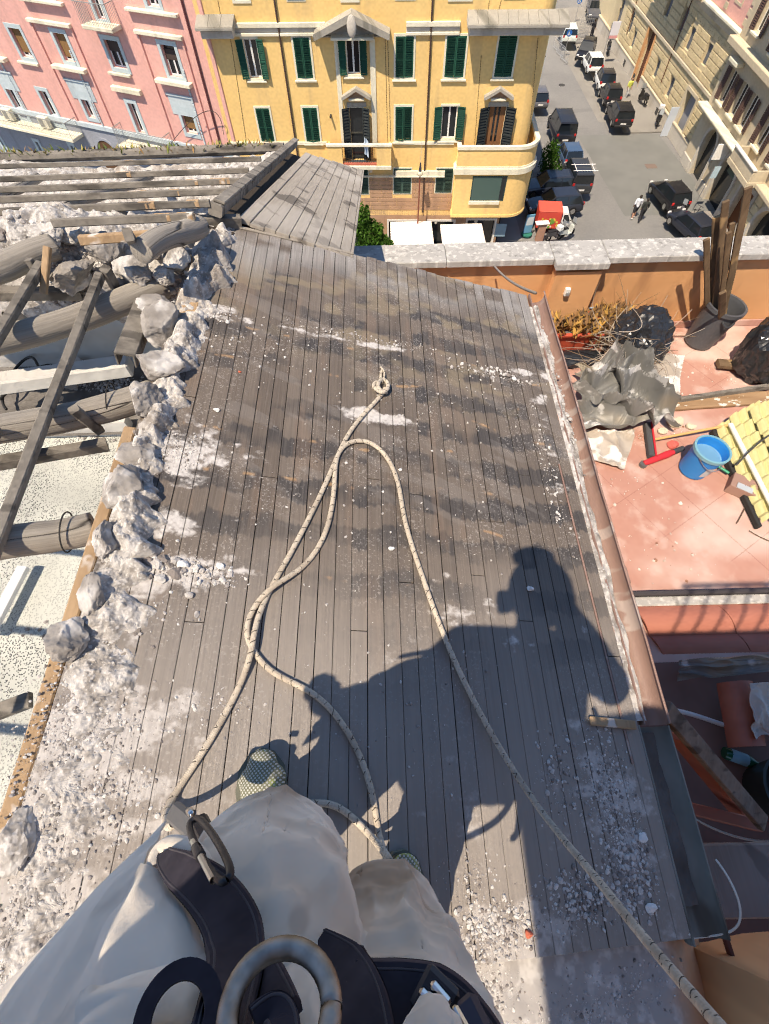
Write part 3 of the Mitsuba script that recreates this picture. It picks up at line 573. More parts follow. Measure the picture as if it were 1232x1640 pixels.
def gdirt(u, w): 
    y = -.33+u*.44; v = .84+w*.06
    return deck(v, y, -.058+.02*meshkit.fbm(np.c_[y*20, v*30, y*0], 3))
add(gt, 'wet_dirt', sheet(gdirt, 40, 8), 'dark_soil', smooth=True)
def gbed(u, w):
    y = .14+u*2.0; v = .812+w*(.035+.035*meshkit.fbm(np.c_[y*6, y*0, y*0], 3))
    k = .5+.5*np.sin(np.pi*w)
    return deck(v, y, -.012+k*(.004+.028*meshkit.fbm(np.c_[y*14, v*40, y*0+4], 4)**1.3))
struct('gutter_mortar', sheet(gbed, 500, 20), 'mortar', 'stuff', 'crumbled cream mortar strip between planks and gutter', 'mortar', smooth=True)
add(thing('edge_strip', 'long rusty iron strip lying on the planks beside the gutter', 'strip'), 'strip', beam(deck(.752, .02, .003), deck(.752, 1.12, .003), .007, .004, DNORM, .001), 'copper')
add(thing('split_plank', 'short raw brown wood piece lying where the shade of the wall begins', 'wood piece'), 'piece', beam((0.609,0.139,20.924), (0.764,0.126,20.881), .026, .010, DNORM, .003), 'raw_wood')
cable('thin iron rod leaning from the parapet coping to the gutter end', [(0.937,3.62,20.119), (0.881,2.9,20.482), (.835, 2.25, 20.86)], .008, (.2, .18, .16), 'iron_rod', 'rod', 'paint')
cable('white wire loop hooked round the open gutter end', [deck(.80, -.375, .0), deck(.845, -.40, -.06), deck(.90, -.40, -.06), deck(.945, -.37, .01), deck(.95, -.30, .04), deck(.935, -.22, .02)], .003, (.55, .53, .48), 'wire_loop', 'wire', 'paint')
add(thing('rusty_bar', 'rusty red-brown iron bar hanging below the gutter end', 'bar'), 'bar', beam((0.907,-0.385,20.78), (0.929,-0.547,20.75), .012, .02, ch=.002), 'paint', color=(.12, .05, .04))

# ---------------------------------------------------------------- terrace
def terra_col(p, n, uv):
    f = fbm(p.x*2.2, p.y*2.2, 1, 4); g = noise(p.x*40, p.y*40, 2)
    c = mix((.35, .175, .13), (.44, .25, .2), f*.8+g*.2)
    c = mix(c, (.55, .42, .37), smoothstep(.45, .75, fbm(p.x*1.6+3, p.y*2.4, 4, 4))*.75)
    a, b = (p.x+p.y*.62)*2.2, (p.y-p.x*.62)*2.2
    e = dr.minimum(dr.abs(a-dr.floor(a)-.5), dr.abs(b-dr.floor(b)-.5))
    c = mix(c, (.25, .10, .07), smoothstep(.012, .004, e)*.45*smoothstep(.3, .6, noise(p.x*3, p.y*3, 5)))
    w = smoothstep(.5, .9, fbm(p.x*9, p.y*9, 8, 4))
    return mix(c, (.58, .46, .41), w*.5)
M('terracotta', two(prin(proc(terra_col), .5, specular=.4)))
struct('terrace', sheet(lambda u, v: np.c_[.7+u*6, -3.5+v*7.2, 19.4+0*u], 4, 4), 'terracotta')
def orange_col(p, n, uv):
    f = fbm(p.x*3, p.y*3, p.z*5, 4)
    c = mix((.52, .27, .12), (.62, .36, .18), f)
    st = smoothstep(.5, .75, fbm(p.x*7, p.y*7, p.z*1.4, 4))
    return mix(c, (.30, .15, .075), st*.55)
M('orange_plaster', two(bump(prin(proc(orange_col), .9, specular=.15), lambda p, n, uv: .002*fbm(p.x*60, p.y*60, p.z*60, 3))))
def coping_col(p, n, uv):
    f = fbm(p.x*5, p.y*9, p.z*5, 4); g = noise(p.x*60, p.y*60, p.z*60)
    c = mix((.27, .265, .255), (.42, .415, .40), f)
    c = mix(c, (.66, .65, .62), smoothstep(.5, .85, fbm(p.x*34, p.y*40, 6, 4))*.6)
    return mix(c, (.08, .08, .075), smoothstep(.55, .85, fbm(p.x*26, p.y*30, 9, 4))*.6*(.5+.5*g))
M('coping', two(bump(prin(proc(coping_col), .9, specular=.15), lambda p, n, uv: .003*fbm(p.x*50, p.y*50, p.z*50, 3))))
pw = thing('parapet_wall', 'orange plastered terrace parapet with a lichen-blotched grey stone coping', 'wall')
add(pw, 'wall', box(-.5, 6.5, 3.70, 3.84, 19.4, 20.10), 'orange_plaster')
add(pw, 'pilaster', box(1.46, 1.84, 3.60, 3.72, 19.401, 20.06), 'orange_plaster')
xs = [-.45, .55, 1.43, 1.87, 2.9, 3.95, 5.0, 6.5]
for a, b in zip(xs[:-1], xs[1:]):
    f = 3.57 if a == 1.43 else 3.645
    add(pw, 'coping_stone', box(a+.002, b-.002, f, 3.90, 20.095, 20.15, .006), 'coping')
add(pw, 'skirting', box(1.9, 6.4, 3.688, 3.702, 19.401, 19.47, .004), 'terracotta')
sk = thing('wall_socket', 'small white electric socket box on the parapet pilaster', 'socket'); c = A(*(1.597,3.6,19.894))
add(sk, 'box', box(c[0]-.022, c[0]+.022, 3.565, 3.60, c[2]-.035, c[2]+.035, .005), 'satin', color=(.7, .7, .66)); add(sk, 'lid', box(c[0]-.014, c[0]+.014, 3.558, 3.566, c[2]-.02, c[2]+.005, .002), 'satin', color=(.25, .25, .25))
single('eaves_wall', 'orange wall below the gutter facing the terrace', 'wall', box(.62, .80, -3.5, 2.2, 19.3, 20.72), 'orange_plaster')
# planter with dead plants
pl = thing('planter', 'red plastic flower box holding a dried brown plant', 'planter')
c = A(*(1.95,3.371,19.4)); x1, y0 = c[0], c[1]
P_ = Polygon([(-.34, 0), (.34, 0), (.34, .25), (-.34, .25)])
pm = hull(A([x1-.66, y0+.03, 19.42], [x1-.02, y0+.03, 19.42], [x1-.02, y0+.23, 19.42], [x1-.66, y0+.23, 19.42], [x1-.68, y0, 19.62], [x1, y0, 19.62], [x1, y0+.27, 19.62], [x1-.68, y0+.27, 19.62]))
add(pl, 'box', pm, 'satin', color=(.46, .085, .045))
for (a0, a1, b0, b1) in ((x1-.70, x1+.02, y0-.02, y0+.012), (x1-.70, x1+.02, y0+.258, y0+.29), (x1-.012, x1+.02, y0+.0, y0+.27), (x1-.70, x1-.67, y0, y0+.27)): add(pl, 'rim', box(a0, a1, b0, b1, 19.605, 19.632, .006), 'satin', color=(.46, .085, .045))
add(pl, 'soil', box(x1-.665, x1-.015, y0+.015, y0+.255, 19.60, 19.622), 'dark_soil')
weeds('dead_plant', 'dried yellow-brown leaves drooping from the red flower box', [(A(x1-.15, y0+.12, 19.62), 260, .17, .06), (A(x1-.1, y0+.02, 19.62), 160, .16, .03), (A(x1+.1, y0+.2, 19.62), 160, .1, .06)], [(.30, .17, .05), (.2, .11, .045), (.42, .25, .06), (.12, .075, .04)], 6, (.04, .13), 'dried plant')
def twigs(label, c, n, spread, L, seed, cols, name='dry_branches'):
    g = np.random.default_rng(seed); ms, cs = [], []
    for _ in range(n):
        p = A(*c)+g.normal(size=3)*A(spread[0], spread[1], spread[2]); d = unit(g.normal(size=3)*A(1, 1, .5)); d2 = unit(d+g.normal(size=3)*.6)
        l = L*g.uniform(.5, 1.2); q = spline([p, p+d*l*.4, p+d*l*.5+d2*l*.5], 4)
        q[:, 2] = np.maximum(q[:, 2], 19.41); m = tube(q, np.linspace(1, .4, len(q))*g.uniform(.002, .0045), 5); ms.append(m); cs.append(np.tile(np.array(cols[g.integers(len(cols))])*g.uniform(.8, 1.1), (len(m.vertices), 1)))
    return struct(name, cat(ms), 'paint', 'stuff', label, 'branches', color=np.vstack(cs))
twigs('pale dry branches piled in front of the black rubbish bag', (2.104,3.19,19.6), 170, (.12, .1, .06), .5, 3, [(.36, .31, .26), (.45, .4, .34), (.2, .14, .09)])
twigs('brown roots and stems heaped between flower box and black bag', (2.091,3.486,19.62), 240, (.13, .07, .05), .22, 5, [(.2, .12, .06), (.28, .18, .08), (.12, .08, .05)])
def bag(label, c, s, seed):
    v = _ico[4].vertices.copy()
    f1 = np.abs(meshkit.fbm(v*1.1+seed, 2, seed)-.5)*2; f2 = 1-np.abs(meshkit.noise(v*A(3.2, 3.2, 1.4)+seed)-.5)*2; f3 = 1-np.abs(meshkit.noise(v*A(7, 7, 3)+seed)-.5)*2
    v *= (.86+.15*f1+.12*f2**3+.05*f3**3)[:, None]; v[:, 2] = np.maximum(v[:, 2], -.72)
    v = v*np.asarray(s)+A(*c)
    m = trimesh.Trimesh(v, _ico[4].faces, process=False)
    return add(thing('rubbish_bag', label, 'rubbish bag'), 'bag', m, 'plastic_sheet', color=(.018, .02, .024), smooth=22)
bag('torn black rubbish bag behind the dry branches', (2.254,3.302,19.6), (.27, .26, .28), 3)
bag('flattened black bag film under the flower box', (1.774,3.272,19.43), (.35, .1, .06), 5)
bag('round full black rubbish bag right of the bin', (3.349,3.089,19.65), (.27, .25, .34), 8)
# crumpled metal / membrane sheets
def sheet_col(p, n, uv):
    f = fbm(p.x*5, p.y*5, p.z*5, 4); c = mix((.10, .102, .10), (.235, .235, .225), f)
    c = mix(c, (.26, .22, .16), smoothstep(.5, .7, fbm(p.x*3, p.y*3, p.z*3+5, 3))*.8)
    return mix(c, (.6, .6, .6), smoothstep(.6, .7, fbm(p.x*9, p.y*9, p.z*9+1, 4))*.7)
M('old_sheet', two(prin(proc(sheet_col), .5, .1, specular=.4)))
M('membrane', two(bump(prin(proc(lambda p, n, uv: mix(mix((.3, .25, .2), (.45, .42, .38), fbm(p.x*8, p.y*8, 2, 4)), (.62, .6, .58), smoothstep(.58, .68, fbm(p.x*6+5, p.y*9, 3, 4)))), .85, specular=.2), lambda p, n, uv: .003*fbm(p.x*40, p.y*40, p.z*40, 3))))
def crumple(c00, c10, c11, c01, amp, seed, fold=1.5):
    c = [A(*q) for q in (c00, c10, c11, c01)]
    def P(u, v):
        p = c[0]*((1-u)*(1-v))[:, None]+c[1]*(u*(1-v))[:, None]+c[2]*(u*v)[:, None]+c[3]*((1-u)*v)[:, None]
        q = np.c_[(u+.6*v)*fold+seed, (v-.5*u)*fold*.7, u*0]
        r = np.abs(meshkit.noise(q*1.9, seed)-.5)*2; r2 = np.abs(meshkit.noise(q*5+3, seed+1)-.5)*2
        p[:, 2] += amp*(1-r)**2*1.2+amp*.22*(1-r2)**2
        p[:, 0] += amp*.6*(meshkit.noise(q*3, seed+2)-.5); p[:, 1] += amp*.8*(meshkit.noise(q*3, seed+3)-.5)
        p[:, 2] = np.maximum(p[:, 2], 19.405)
        return p
    return sheet(P, 70, 60, .004)
def sheetpiece(label, m, mat='old_sheet'): add(thing('metal_sheet' if mat == 'old_sheet' else 'membrane_scrap', label, 'sheet'), 'sheet', m, mat, smooth=25)
sheetpiece('large crumpled grey metal sheet heaped by the gutter', crumple((1.561,2.629,19.44), (2.356,2.401,19.46), (2.247,2.975,19.62), (1.678,2.98,19.6), .2, 4, 2.2))
sheetpiece('lower fold of crumpled grey metal curling toward the gutter', crumple((1.541,2.363,19.42), (2.179,2.456,19.44), (1.991,2.675,19.54), (1.57,2.691,19.5), .10, 9))
sheetpiece('flat stained membrane piece leaning behind the crumpled metal', crumple((2.178,2.637,19.5), (2.44,2.679,19.52), (2.712,3.23,19.46), (2.313,3.232,19.5), .03, 2, .8), 'membrane')
sheetpiece('torn crusty membrane scrap lying below the crumpled metal', crumple((1.62,2.162,19.41), (1.883,2.07,19.41), (2.065,2.435,19.43), (1.669,2.447,19.43), .03, 7), 'membrane')
# bin with planks
bn = thing('bin', 'black plastic bin leaning by the parapet, filled with long wooden laths', 'bin'); c = A(*(2.951,3.485,19.4))
pr = [(.0, .0), (.135, 0), (.145, .02), (.175, .40), (.195, .405), (.195, .44), (.172, .44), (.165, .41), (.13, .03), (0, .03)]
mb = trimesh.creation.revolve(np.array(pr), sections=40); tilt = trimesh.transformations.rotation_matrix(.08, [0, 1, 0])@np.diag([.87, .87, .92, 1.]); tilt[:3, 3] = c+A(0, 0, .004)
add(bn, 'body', inst(mb, tilt), 'satin', color=(.075, .08, .09), smooth=30)
hb = tube(spline([A(-.06, -.17, .36), A(0, -.205, .33), A(.06, -.17, .36)], 8), .012, 8); add(bn, 'handle', inst(hb, tilt), 'satin', color=(.04, .042, .048), smooth=True)
for k, (dx, dy, top, w, lab) in enumerate([(-.05, -.02, (2.459,3.5,20.642), .045, 'tallest straight lath in the bin, cut square at its pale tip'), (.02, .05, (2.642,3.55,20.459), .04, 'middle dark lath in the bin'), (.07, .02, (2.58,3.52,20.718), .05, 'long curved lath at the bag side of the bin'), (-.09, .03, (2.444,3.45,20.401), .04, 'lath at the outer side of the bin, nearest the flower box'), (.0, -.06, (2.545,3.4,20.478), .035, 'lath with a broken orange tip in the bin'), (-.05, .06, (2.492,3.55,20.507), .05, 'pointed dark lath at the back of the bin'), (.05, -.05, (2.636,3.2,20.133), .05, 'short stubby block in the bin with a raw end')]):
    a = c+A(dx*.75+.085, dy*.8+.02, .16); add(thing('wood_lath', lab, 'lath', 'laths standing in the bin'), 'lath', beam(a, A(*top), w, .022, (0, 1, 0), jit=.22), 'lath_wood')
M('lath_wood', two(prin(proc(lambda p, n, uv: mix(mix((.06, .04, .025), (.2, .14, .085), fbm(p.x*22, p.y*22, p.z*5, 4)), (.3, .2, .1), smoothstep(.6, .7, fbm(p.x*6, p.y*6, p.z*6, 3)))), .85, specular=.2)))
# planks on the floor
for (a, b, w, h, lab, mt) in [((2.513,2.741,19.45), (3.661,2.918,19.45), .035, .05, 'grey round-edged pole lying behind the brown plank', 'old_wood'), ((2.425,2.715,19.42), (3.625,2.789,19.42), .13, .025, 'wide wet-stained brown plank lying across the terrace', 'brown_plank'), ((2.991,3.153,19.45), (3.614,3.054,19.45), .09, .04, 'short dark brown plank below the round rubbish bag', 'lath_wood'), ((2.639,3.583,19.42), (3.218,3.561,19.42), .05, .012, 'thin reddish board along the foot of the parapet', 'terracotta')]:
    add(thing('plank', lab, 'plank'), 'board', beam(a, b, w, h, jit=.06), mt)
M('brown_plank', two(prin(proc(lambda p, n, uv: mix(mix((.2, .12, .06), (.36, .24, .14), fbm(p.x*4, p.y*30, p.z*9, 4)), (.6, .58, .52), smoothstep(.66, .72, fbm(p.x*9, p.y*16, 3, 4)))), .6)))
# fake-tile metal panels
def tilepanel(label, o, du, dv, nu, nv, pitch, col, seed):
    o, du, dv = A(*o), A(*du), A(*dv); Lu, Lv = np.linalg.norm(du), np.linalg.norm(dv); up = unit(np.cross(du, dv)); up = up if up[2] > 0 else -up
    def P(u, v):
        w = np.abs(np.sin(np.pi*v*Lv/pitch))*.034
        st = (u*Lu/.12); stp = (st-np.floor(st))*-.024
        return o+np.outer(u, du)+np.outer(v, dv)+np.outer(w+stp+.01, up)
    k = thing('roof_panel', label, 'roof panel', 'yellow tile-shaped roof panels')
    m = sheet(P, nu, nv, .003); cc = np.tile(np.array(col), (len(m.vertices), 1)); add(k, 'panel', m, 'satin', color=cc, smooth=False)
    return k
p0, p1, p2 = A(*(2.697,2.423,19.46)), A(*(2.71,1.543,19.46)), A(*(3.408,2.77,19.5))
tilepanel('outermost yellow tile-shaped roof panel, its dark edge nearest the bucket', p0, (p1-p0), unit(p2-p0)*.18, 48, 40, .09, (.5, .46, .22), 1)
tilepanel('second yellow tile-shaped roof panel stacked higher, wavy end outward', p0+A(.10, .06, .05), (p1-p0)*.95, unit(p2-p0)*.30, 48, 60, .09, (.5, .46, .22), 2)
tilepanel('topmost yellow tile-shaped roof panel at the frame side', p0+A(.24, .08, .10), (p1-p0)*.9, unit(p2-p0)*.4, 48, 60, .09, (.5, .46, .22), 3)
add(thing('white_batten', 'white painted strip lying along the yellow roof panels', 'strip'), 'strip', beam(p0+A(.09, 0, .05), p1+A(.09, 0, .05), .035, .02, ch=.004), 'paint', color=(.7, .7, .62))
add(thing('dark_batten', 'dark supporting batten under the outermost yellow panel', 'batten'), 'bar', beam(p0+A(-.01, -.01, -.03), p1+A(-.01, -.02, -.03), .03, .05, ch=.004), 'paint', color=(.03, .03, .03))
cable('thin dark rod lying over the yellow panels', [(2.673,2.011,19.52), (2.842,2.152,19.6), (2.991,2.235,19.64)], .006, (.06, .055, .05), 'iron_rod', 'rod')
cable('bent wire on the terrace below the yellow panels', [(2.577,1.575,19.406), (2.659,1.668,19.406), (2.793,1.828,19.406)], .005, (.12, .08, .06), 'wire', 'wire'); cable('short wire scratch piece near the frame side of the terrace', [(2.643,1.512,19.406), (2.703,1.459,19.406), (2.767,1.418,19.406)], .004, (.12, .08, .06), 'wire', 'wire')
# bucket
bk = thing('bucket', 'blue plastic bucket with a pale rim and a peeling white label', 'bucket'); c = A(*(2.415,2.061,19.4))
pr = [(0, 0), (.125, 0), (.13, .01), (.150, .27), (.162, .275), (.162, .30), (.150, .302), (.143, .28), (.12, .02), (0, .02)]
tl = trimesh.transformations.rotation_matrix(.05, [0, 1, 0])@np.diag([.8, .8, .86, 1.]); tl[:3, 3] = c+A(0, 0, .006)
add(bk, 'body', inst(trimesh.creation.revolve(np.array(pr), sections=48), tl), 'satin', color=(.02, .2, .56), smooth=30)
rr = [(.150, .268), (.165, .272), (.166, .304), (.148, .306), (.146, .30), (.158, .296)]; add(bk, 'rim', inst(trimesh.creation.revolve(np.array(rr+[rr[0]]), sections=48), tl), 'satin', color=(.16, .34, .42), smooth=30)
def lab_(u, v): a = -1.75+u*.9; z = .06+v*.13; r = .1315+z/.27*.02+.0015; return np.c_[r*np.cos(a), r*np.sin(a), z]
add(bk, 'sticker', inst(sheet(lab_, 14, 6), tl), 'paint', color=(.42, .44, .46), label='torn greyish white label on the bucket side')
hd = [A(.165*math.cos(a), .165*math.sin(a), .275-.1*math.sin((a+2.6)/3.1*math.pi)) for a in np.linspace(-2.6, .5, 14)]; add(bk, 'handle', inst(tube(hd, .004, 6), tl), 'chrome', smooth=True)
add(bk, 'grey_water', inst(trimesh.creation.cylinder(radius=.139, height=.02, sections=40, transform=trimesh.transformations.translation_matrix([0, 0, .2])), tl), 'satin', color=(.12, .27, .42))
# broom, tool, box
br = thing('broom', 'broom with a pale bamboo handle and grey bristle head in a red holder', 'broom'); h0 = A(*(2.137,2.33,19.43)); h1 = A(*(3.44,2.509,19.56))
add(br, 'handle', tube(np.linspace(h0, h1, 6), .011, 8), 'paint', color=(.50, .34, .14), smooth=True)
a, b = A(*(2.179,2.51,19.43)), A(*(2.114,2.169,19.43)); add(br, 'bristles', beam(a, b, .045, .05, ch=.006), 'paint', color=(.07, .07, .075)); add(br, 'holder', beam(a+A(.03, 0, .01), b+A(.03, 0, .01), .014, .04, ch=.004), 'satin', color=(.5, .03, .04))
tg = thing('grinder', 'red and grey power tool lying by the broom head', 'tool'); a, b = A(*(2.043,2.111,19.43)), A(*(2.301,2.212,19.43))
add(tg, 'body', tube(np.linspace(a, b, 5), [.02, .026, .026, .03, .024], 10), 'satin', color=(.5, .03, .04), smooth=True); add(tg, 'grip', tube(np.linspace(b, b+(b-a)*.35, 3), .022, 10), 'satin', color=(.05, .05, .055), smooth=True); add(tg, 'head', tube([a, a+A(0, 0, -.03)], .03, 12), 'satin', color=(.1, .1, .1))
bx = thing('carton', 'small greyish pink open carton lying beside the bucket', 'box'); c = A(*(2.701,1.862,19.4))
mb = box(-.09, .09, -.07, .07, 0, .09, .003); add(bx, 'box', inst(mb, rotz(-35, c)), 'paint', color=(.3, .19, .155)); add(bx, 'flap', inst(box(-.05, .06, -.07, -.02, .092, .097), rotz(-35, c)), 'paint', color=(.38, .42, .46))
cable('green tool handle sticking out behind the bucket', [(2.568,2.088,19.44), (2.618,2.039,19.44), (2.658,1.992,19.44)], .011, (.03, .25, .14), 'tool_handle', 'handle')
add(thing('metal_bracket', 'grey-blue metal bar lying behind the flower box', 'bar'), 'bar', beam((1.495,3.703,19.64), (1.951,3.703,19.64), .03, .012, ch=.003), 'paint', color=(.26, .3, .36))
for k, (p, s_, lab) in enumerate([((2.421,2.522,19.43), .07, 'cream block of plaster beside the broom handle'), ((2.546,2.48,19.42), .045, 'pale plaster chip between broom and bucket'), ((2.296,2.436,19.42), .04, 'small cream plaster chip near the broom head'), ((2.336,2.297,19.415), .05, 'crushed red and white packet next to the bucket')]):
    single('plaster_block' if k < 3 else 'packet', lab, 'plaster' if k < 3 else 'packet', rock(p, (s_, s_*.8, s_*.6), 300+k, 2, .25, planes=5), 'crumb', color=(.55, .5, .38) if k < 3 else (.5, .12, .1))
g_ = []
for c, n, sx, sy in (((2.402,2.449,19.4), 60, .15, .1), ((2.128,2.392,19.4), 70, .15, .12), ((1.846,1.915,19.4), 50, .3, .2), ((2.99,3.067,19.4), 70, .5, .3), ((2.059,1.38,19.4), 60, .5, .4), ((2.883,2.775,19.4), 50, .4, .1)): g_.append((c[0], c[1], sx, sy, n, .002, .012))
debris('terrace_litter', 'plaster chips and grit strewn over the red terrace', g_, pal=((.6, .57, .52), (.5, .42, .36), (.3, .16, .11)), place=lambda x, y: A(x, y, 19.4) if x > 1 else None, seed=21)

# ---------------------------------------------------------------- lower ledge and shaded corner
lg = thing('tile_ledge', 'low terrace ledge capped with rounded red tiles, crossed by railing shadows', 'ledge')
add(lg, 'step_edge', box(1.55, 5, 1.02, 1.05, 19.3, 19.48, .004), 'paint', color=(.05, .045, .05))
add(lg, 'mossy_strip', box(1.60, 5, .955, 1.018, 19.3, 19.455, .006), 'coping')
def moul(u, w):
    x = 1.62+u*3.4+.16*w; a = np.clip(w, 0, 1)
    y = .95-.36*a; z = 19.45-.02+.035*np.abs(np.sin(np.pi*a*2))-.10*a**1.6
    return np.c_[x, y, z]
for k in range(6): add(lg, 'ridge_tile', sheet(lambda u, w, k=k: moul((k+u*.99)/6, w), 8, 28, .012), 'red_tile', smooth=30)
M('red_tile', two(prin(proc(lambda p, n, uv: mix((.27, .09, .06), (.4, .17, .12), fbm(p.x*6, p.y*14, p.z*10, 4))), .5)))
sheetpiece('grey roofing sheet lying in the shade under the red tiles', crumple((1.734,0.474,19.5), (2.409,0.513,19.5), (2.42,0.604,19.54), (1.749,0.582,19.54), .03, 12), 'old_sheet')
cable('pale plastic pipe bending across the shaded corner', [(1.517,0.294,19.65), (1.673,0.283,19.6), (1.879,0.234,19.52), (2.037,0.193,19.5)], .014, (.42, .44, .45), 'pipe', 'pipe')
def ctile(u, w): 
    a = np.pi*w; c = A(*(1.988,0.258,19.52)); return np.c_[c[0]+.10*np.cos(a)+.06*u, c[1]-.15+.34*u, c[2]+.09*np.sin(a)]
add(thing('curved_tile', 'curved terracotta roof tile standing in the shaded corner', 'roof tile'), 'tile', sheet(ctile, 10, 16, .014), 'red_tile', smooth=30)
sheetpiece('pale cloth sheet draped over the curved roof tile', crumple((1.974,0.155,19.6), (2.305,0.12,19.55), (2.372,0.434,19.65), (2.013,0.408,19.65), .05, 14), 'cloth_sheet')
M('cloth_sheet', two(prin((.42, .42, .4), .85)))
bo = thing('bottle', 'small green glass bottle with a pale blue label', 'bottle'); c = A(*(1.902,0.086,19.45)); d = unit(A(.9, -.35, 0))
pr = np.array([(0, 0), (.03, 0), (.033, .01), (.033, .13), (.014, .18), (.013, .21), (0, .21)]); ex = unit(np.cross((0, 0, 1), d))
add(bo, 'glass', frame_mesh(trimesh.creation.revolve(pr, sections=20), c, ex, A(0, 0, 1), d), 'green_glass', smooth=30)
add(bo, 'wrapper', frame_mesh(trimesh.creation.revolve(np.array([(.0336, .03), (.0336, .12)]), sections=20), c, ex, A(0, 0, 1), d), 'paint', color=(.2, .42, .55), smooth=True)
M('green_glass', two(prin((.01, .09, .05), .08, specular=.6)))
tb = thing('rubble_tub', 'dark green-black plastic tub in the shaded corner', 'tub'); c = A(*(2.09,-0.103,19.4))
add(tb, 'body', inst(trimesh.creation.revolve(np.array([(0, 0), (.12, 0), (.17, .26), (.18, .27), (.165, .27), (.115, .02), (0, .02)]), sections=32), rotz(0, c)), 'satin', color=(.02, .035, .035), smooth=30)
fr = thing('timber_frame', 'brown timber frame leaning between gutter and shaded corner', 'frame')
add(fr, 'rail', beam((1.049,0.207,20.55), (1.626,-0.207,20), .07, .03, ch=.004), 'old_wood', label='weathered grey upper rail'); add(fr, 'brace', beam((1.324,-0.141,19.9), (1.667,-0.225,19.9), .05, .06, ch=.004), 'red_tile'); add(fr, 'leg', beam((1.199,0.124,20.3), (1.7,-0.206,19.75), .03, .08, ch=.004), 'red_tile')
cable('pale cable lying in the shaded corner', [(1.5,-0.185,19.6), (1.703,-0.277,19.5), (1.85,-0.32,19.5), (2.043,-0.324,19.5)], .006, (.4, .36, .3))
add(thing('wide_board', 'wide grey-pink weathered board at the lower terrace corner', 'board'), 'board', beam((1.077,-0.384,20.1), (1.928,-0.389,20.1), .24, .05, ch=.006), 'grey_boards')
struct('lower_floor', sheet(lambda u, v: np.c_[.95+u*5, -3+v*3.6, 19.404+0*u], 4, 4), 'dark_tiles')
M('dark_tiles', two(prin(proc(lambda p, n, uv: mix((.10, .06, .05), (.20, .12, .10), fbm(p.x*5, p.y*5, 3, 4))), .7)))
def end_wall(u, v):
    x = -.02+u*.9; y = -.378-v*.62
    z = deck(x*1.0377, y, -.045)[:, 2]-.02*v+.018*meshkit.fbm(np.c_[x*9, y*9, x*0], 3)-.12*smoothnp((x-.70)/.2)
    return np.c_[x, y, z]
def endw_col(p, n, uv):
    f = fbm(p.x*7, p.y*7, p.z*4, 4); c = mix((.2, .19, .185), (.46, .44, .42), f); c = mix(c, (.6, .585, .56), smoothstep(.5, .8, fbm(p.x*40, p.y*40, 3, 3))*.6)
    return mix(c, (.50, .30, .17), smoothstep(.66, .86, p.x+.25*(fbm(p.x*8, p.y*8, 3, 3)-.5))*.9)
M('end_masonry', two(bump(prin(proc(endw_col), .9, specular=.15), lambda p, n, uv: .004*fbm(p.x*40, p.y*40, p.z*40, 3))))
struct('masonry_top', sheet(end_wall, 120, 80), 'end_masonry', smooth=True)
def on_ledge(x, y):
    u, v = (x+.02)/.9, (-.378-y)/.62
    return A(*end_wall(np.array([u]), np.array([v]))[0]) if 0 < u < .95 and 0 < v < 1 else None
debris('ledge_grit', 'grit and brick crumbs on the masonry ledge below the last planks', [(.2, -.44, .1, .05, 700, .0008, .006), (.45, -.5, .2, .08, 400, .0008, .005), (.62, -.47, .15, .06, 200, .0008, .005)], place=on_ledge, seed=33)
def orange_ledge(u, v): x = .84+u*3; y = -.44-v*1.4; return np.c_[x, y, 20.66-.1*smoothnp((x-.84)/.3)-.03*v+.02*meshkit.fbm(np.c_[x*5, y*5, x*0], 3)]
struct('plaster_ledge', sheet(orange_ledge, 40, 30, .3), 'orange_plaster', smooth=30)
# the building we stand on, and the higher terrace behind that throws the lower shade
single('own_building', 'block of the building under the roof', 'building', box(-16, 14, -16, 3.84, 0, 19.38), 'orange_plaster')
single('own_building_wing', 'wing of the building under the open roof', 'building', box(-16, -.74, 3.84, 4.42, 0, 20.3), 'orange_plaster')
UX, UY, UZ = -.25, -.735, 22.98
ub = thing('upper_canopy', 'concrete canopy slab of the higher terrace behind the photographer', 'canopy')
add(ub, 'slab', box(UX, 7, -5, UY, UZ-.12, UZ, .01), 'coping')
for x, y in ((.3, -4.8), (3.6, -4.8), (6.8, -4.8), (6.8, -1.2)): add(ub, 'post', box(x-.1, x+.1, y-.1, y+.1, 19.3, UZ-.121), 'orange_plaster')
rl = thing('terrace_railing', 'iron railing on the higher terrace behind', 'railing')
add(rl, 'rail', tube([(UX+.9, UY-.05, UZ+.82), (7, UY-.05, UZ+.82)], .018, 8), 'paint', color=(.05, .05, .05))
for k in range(38): add(rl, 'baluster', tube([(UX+.95+k*.135, UY-.05, UZ+.002), (UX+.95+k*.135, UY-.05, UZ+.82)], .009, 6), 'paint', color=(.05, .05, .05))
# ---------------------------------------------------------------- facades
class Facade:
    """o: origin, u along the wall, n outward; (u, z, d) -> world"""
    def __init__(s, o, u, n): s.o, s.u, s.n = A(*o), unit(u), unit(n)
    def box(s, u0, u1, z0, z1, d0, d1, ch=0.0):
        m = box(u0, u1, z0, z1, d0, d1, ch); return frame_mesh(m, s.o, s.u, A(0, 0, 1), s.n)
    def poly(s, pts, d0, d1): return frame_mesh(extr(pts, d1-d0), s.o+s.n*d0, s.u, A(0, 0, 1), s.n)
    def mesh(s, m): return frame_mesh(m, s.o, s.u, A(0, 0, 1), s.n)
    def pt(s, u, z, d=0.): return s.o+s.u*u+A(0, 0, 1)*z+s.n*d
def bar4(F, u0, u1, z0, z1, w, d0, d1):
    return cat([F.box(u0-w, u0, z0-w, z1+w, d0, d1), F.box(u1, u1+w, z0-w, z1+w, d0, d1), F.box(u0, u1, z1, z1+w, d0, d1), F.box(u0, u1, z0-w, z0, d0, d1)])
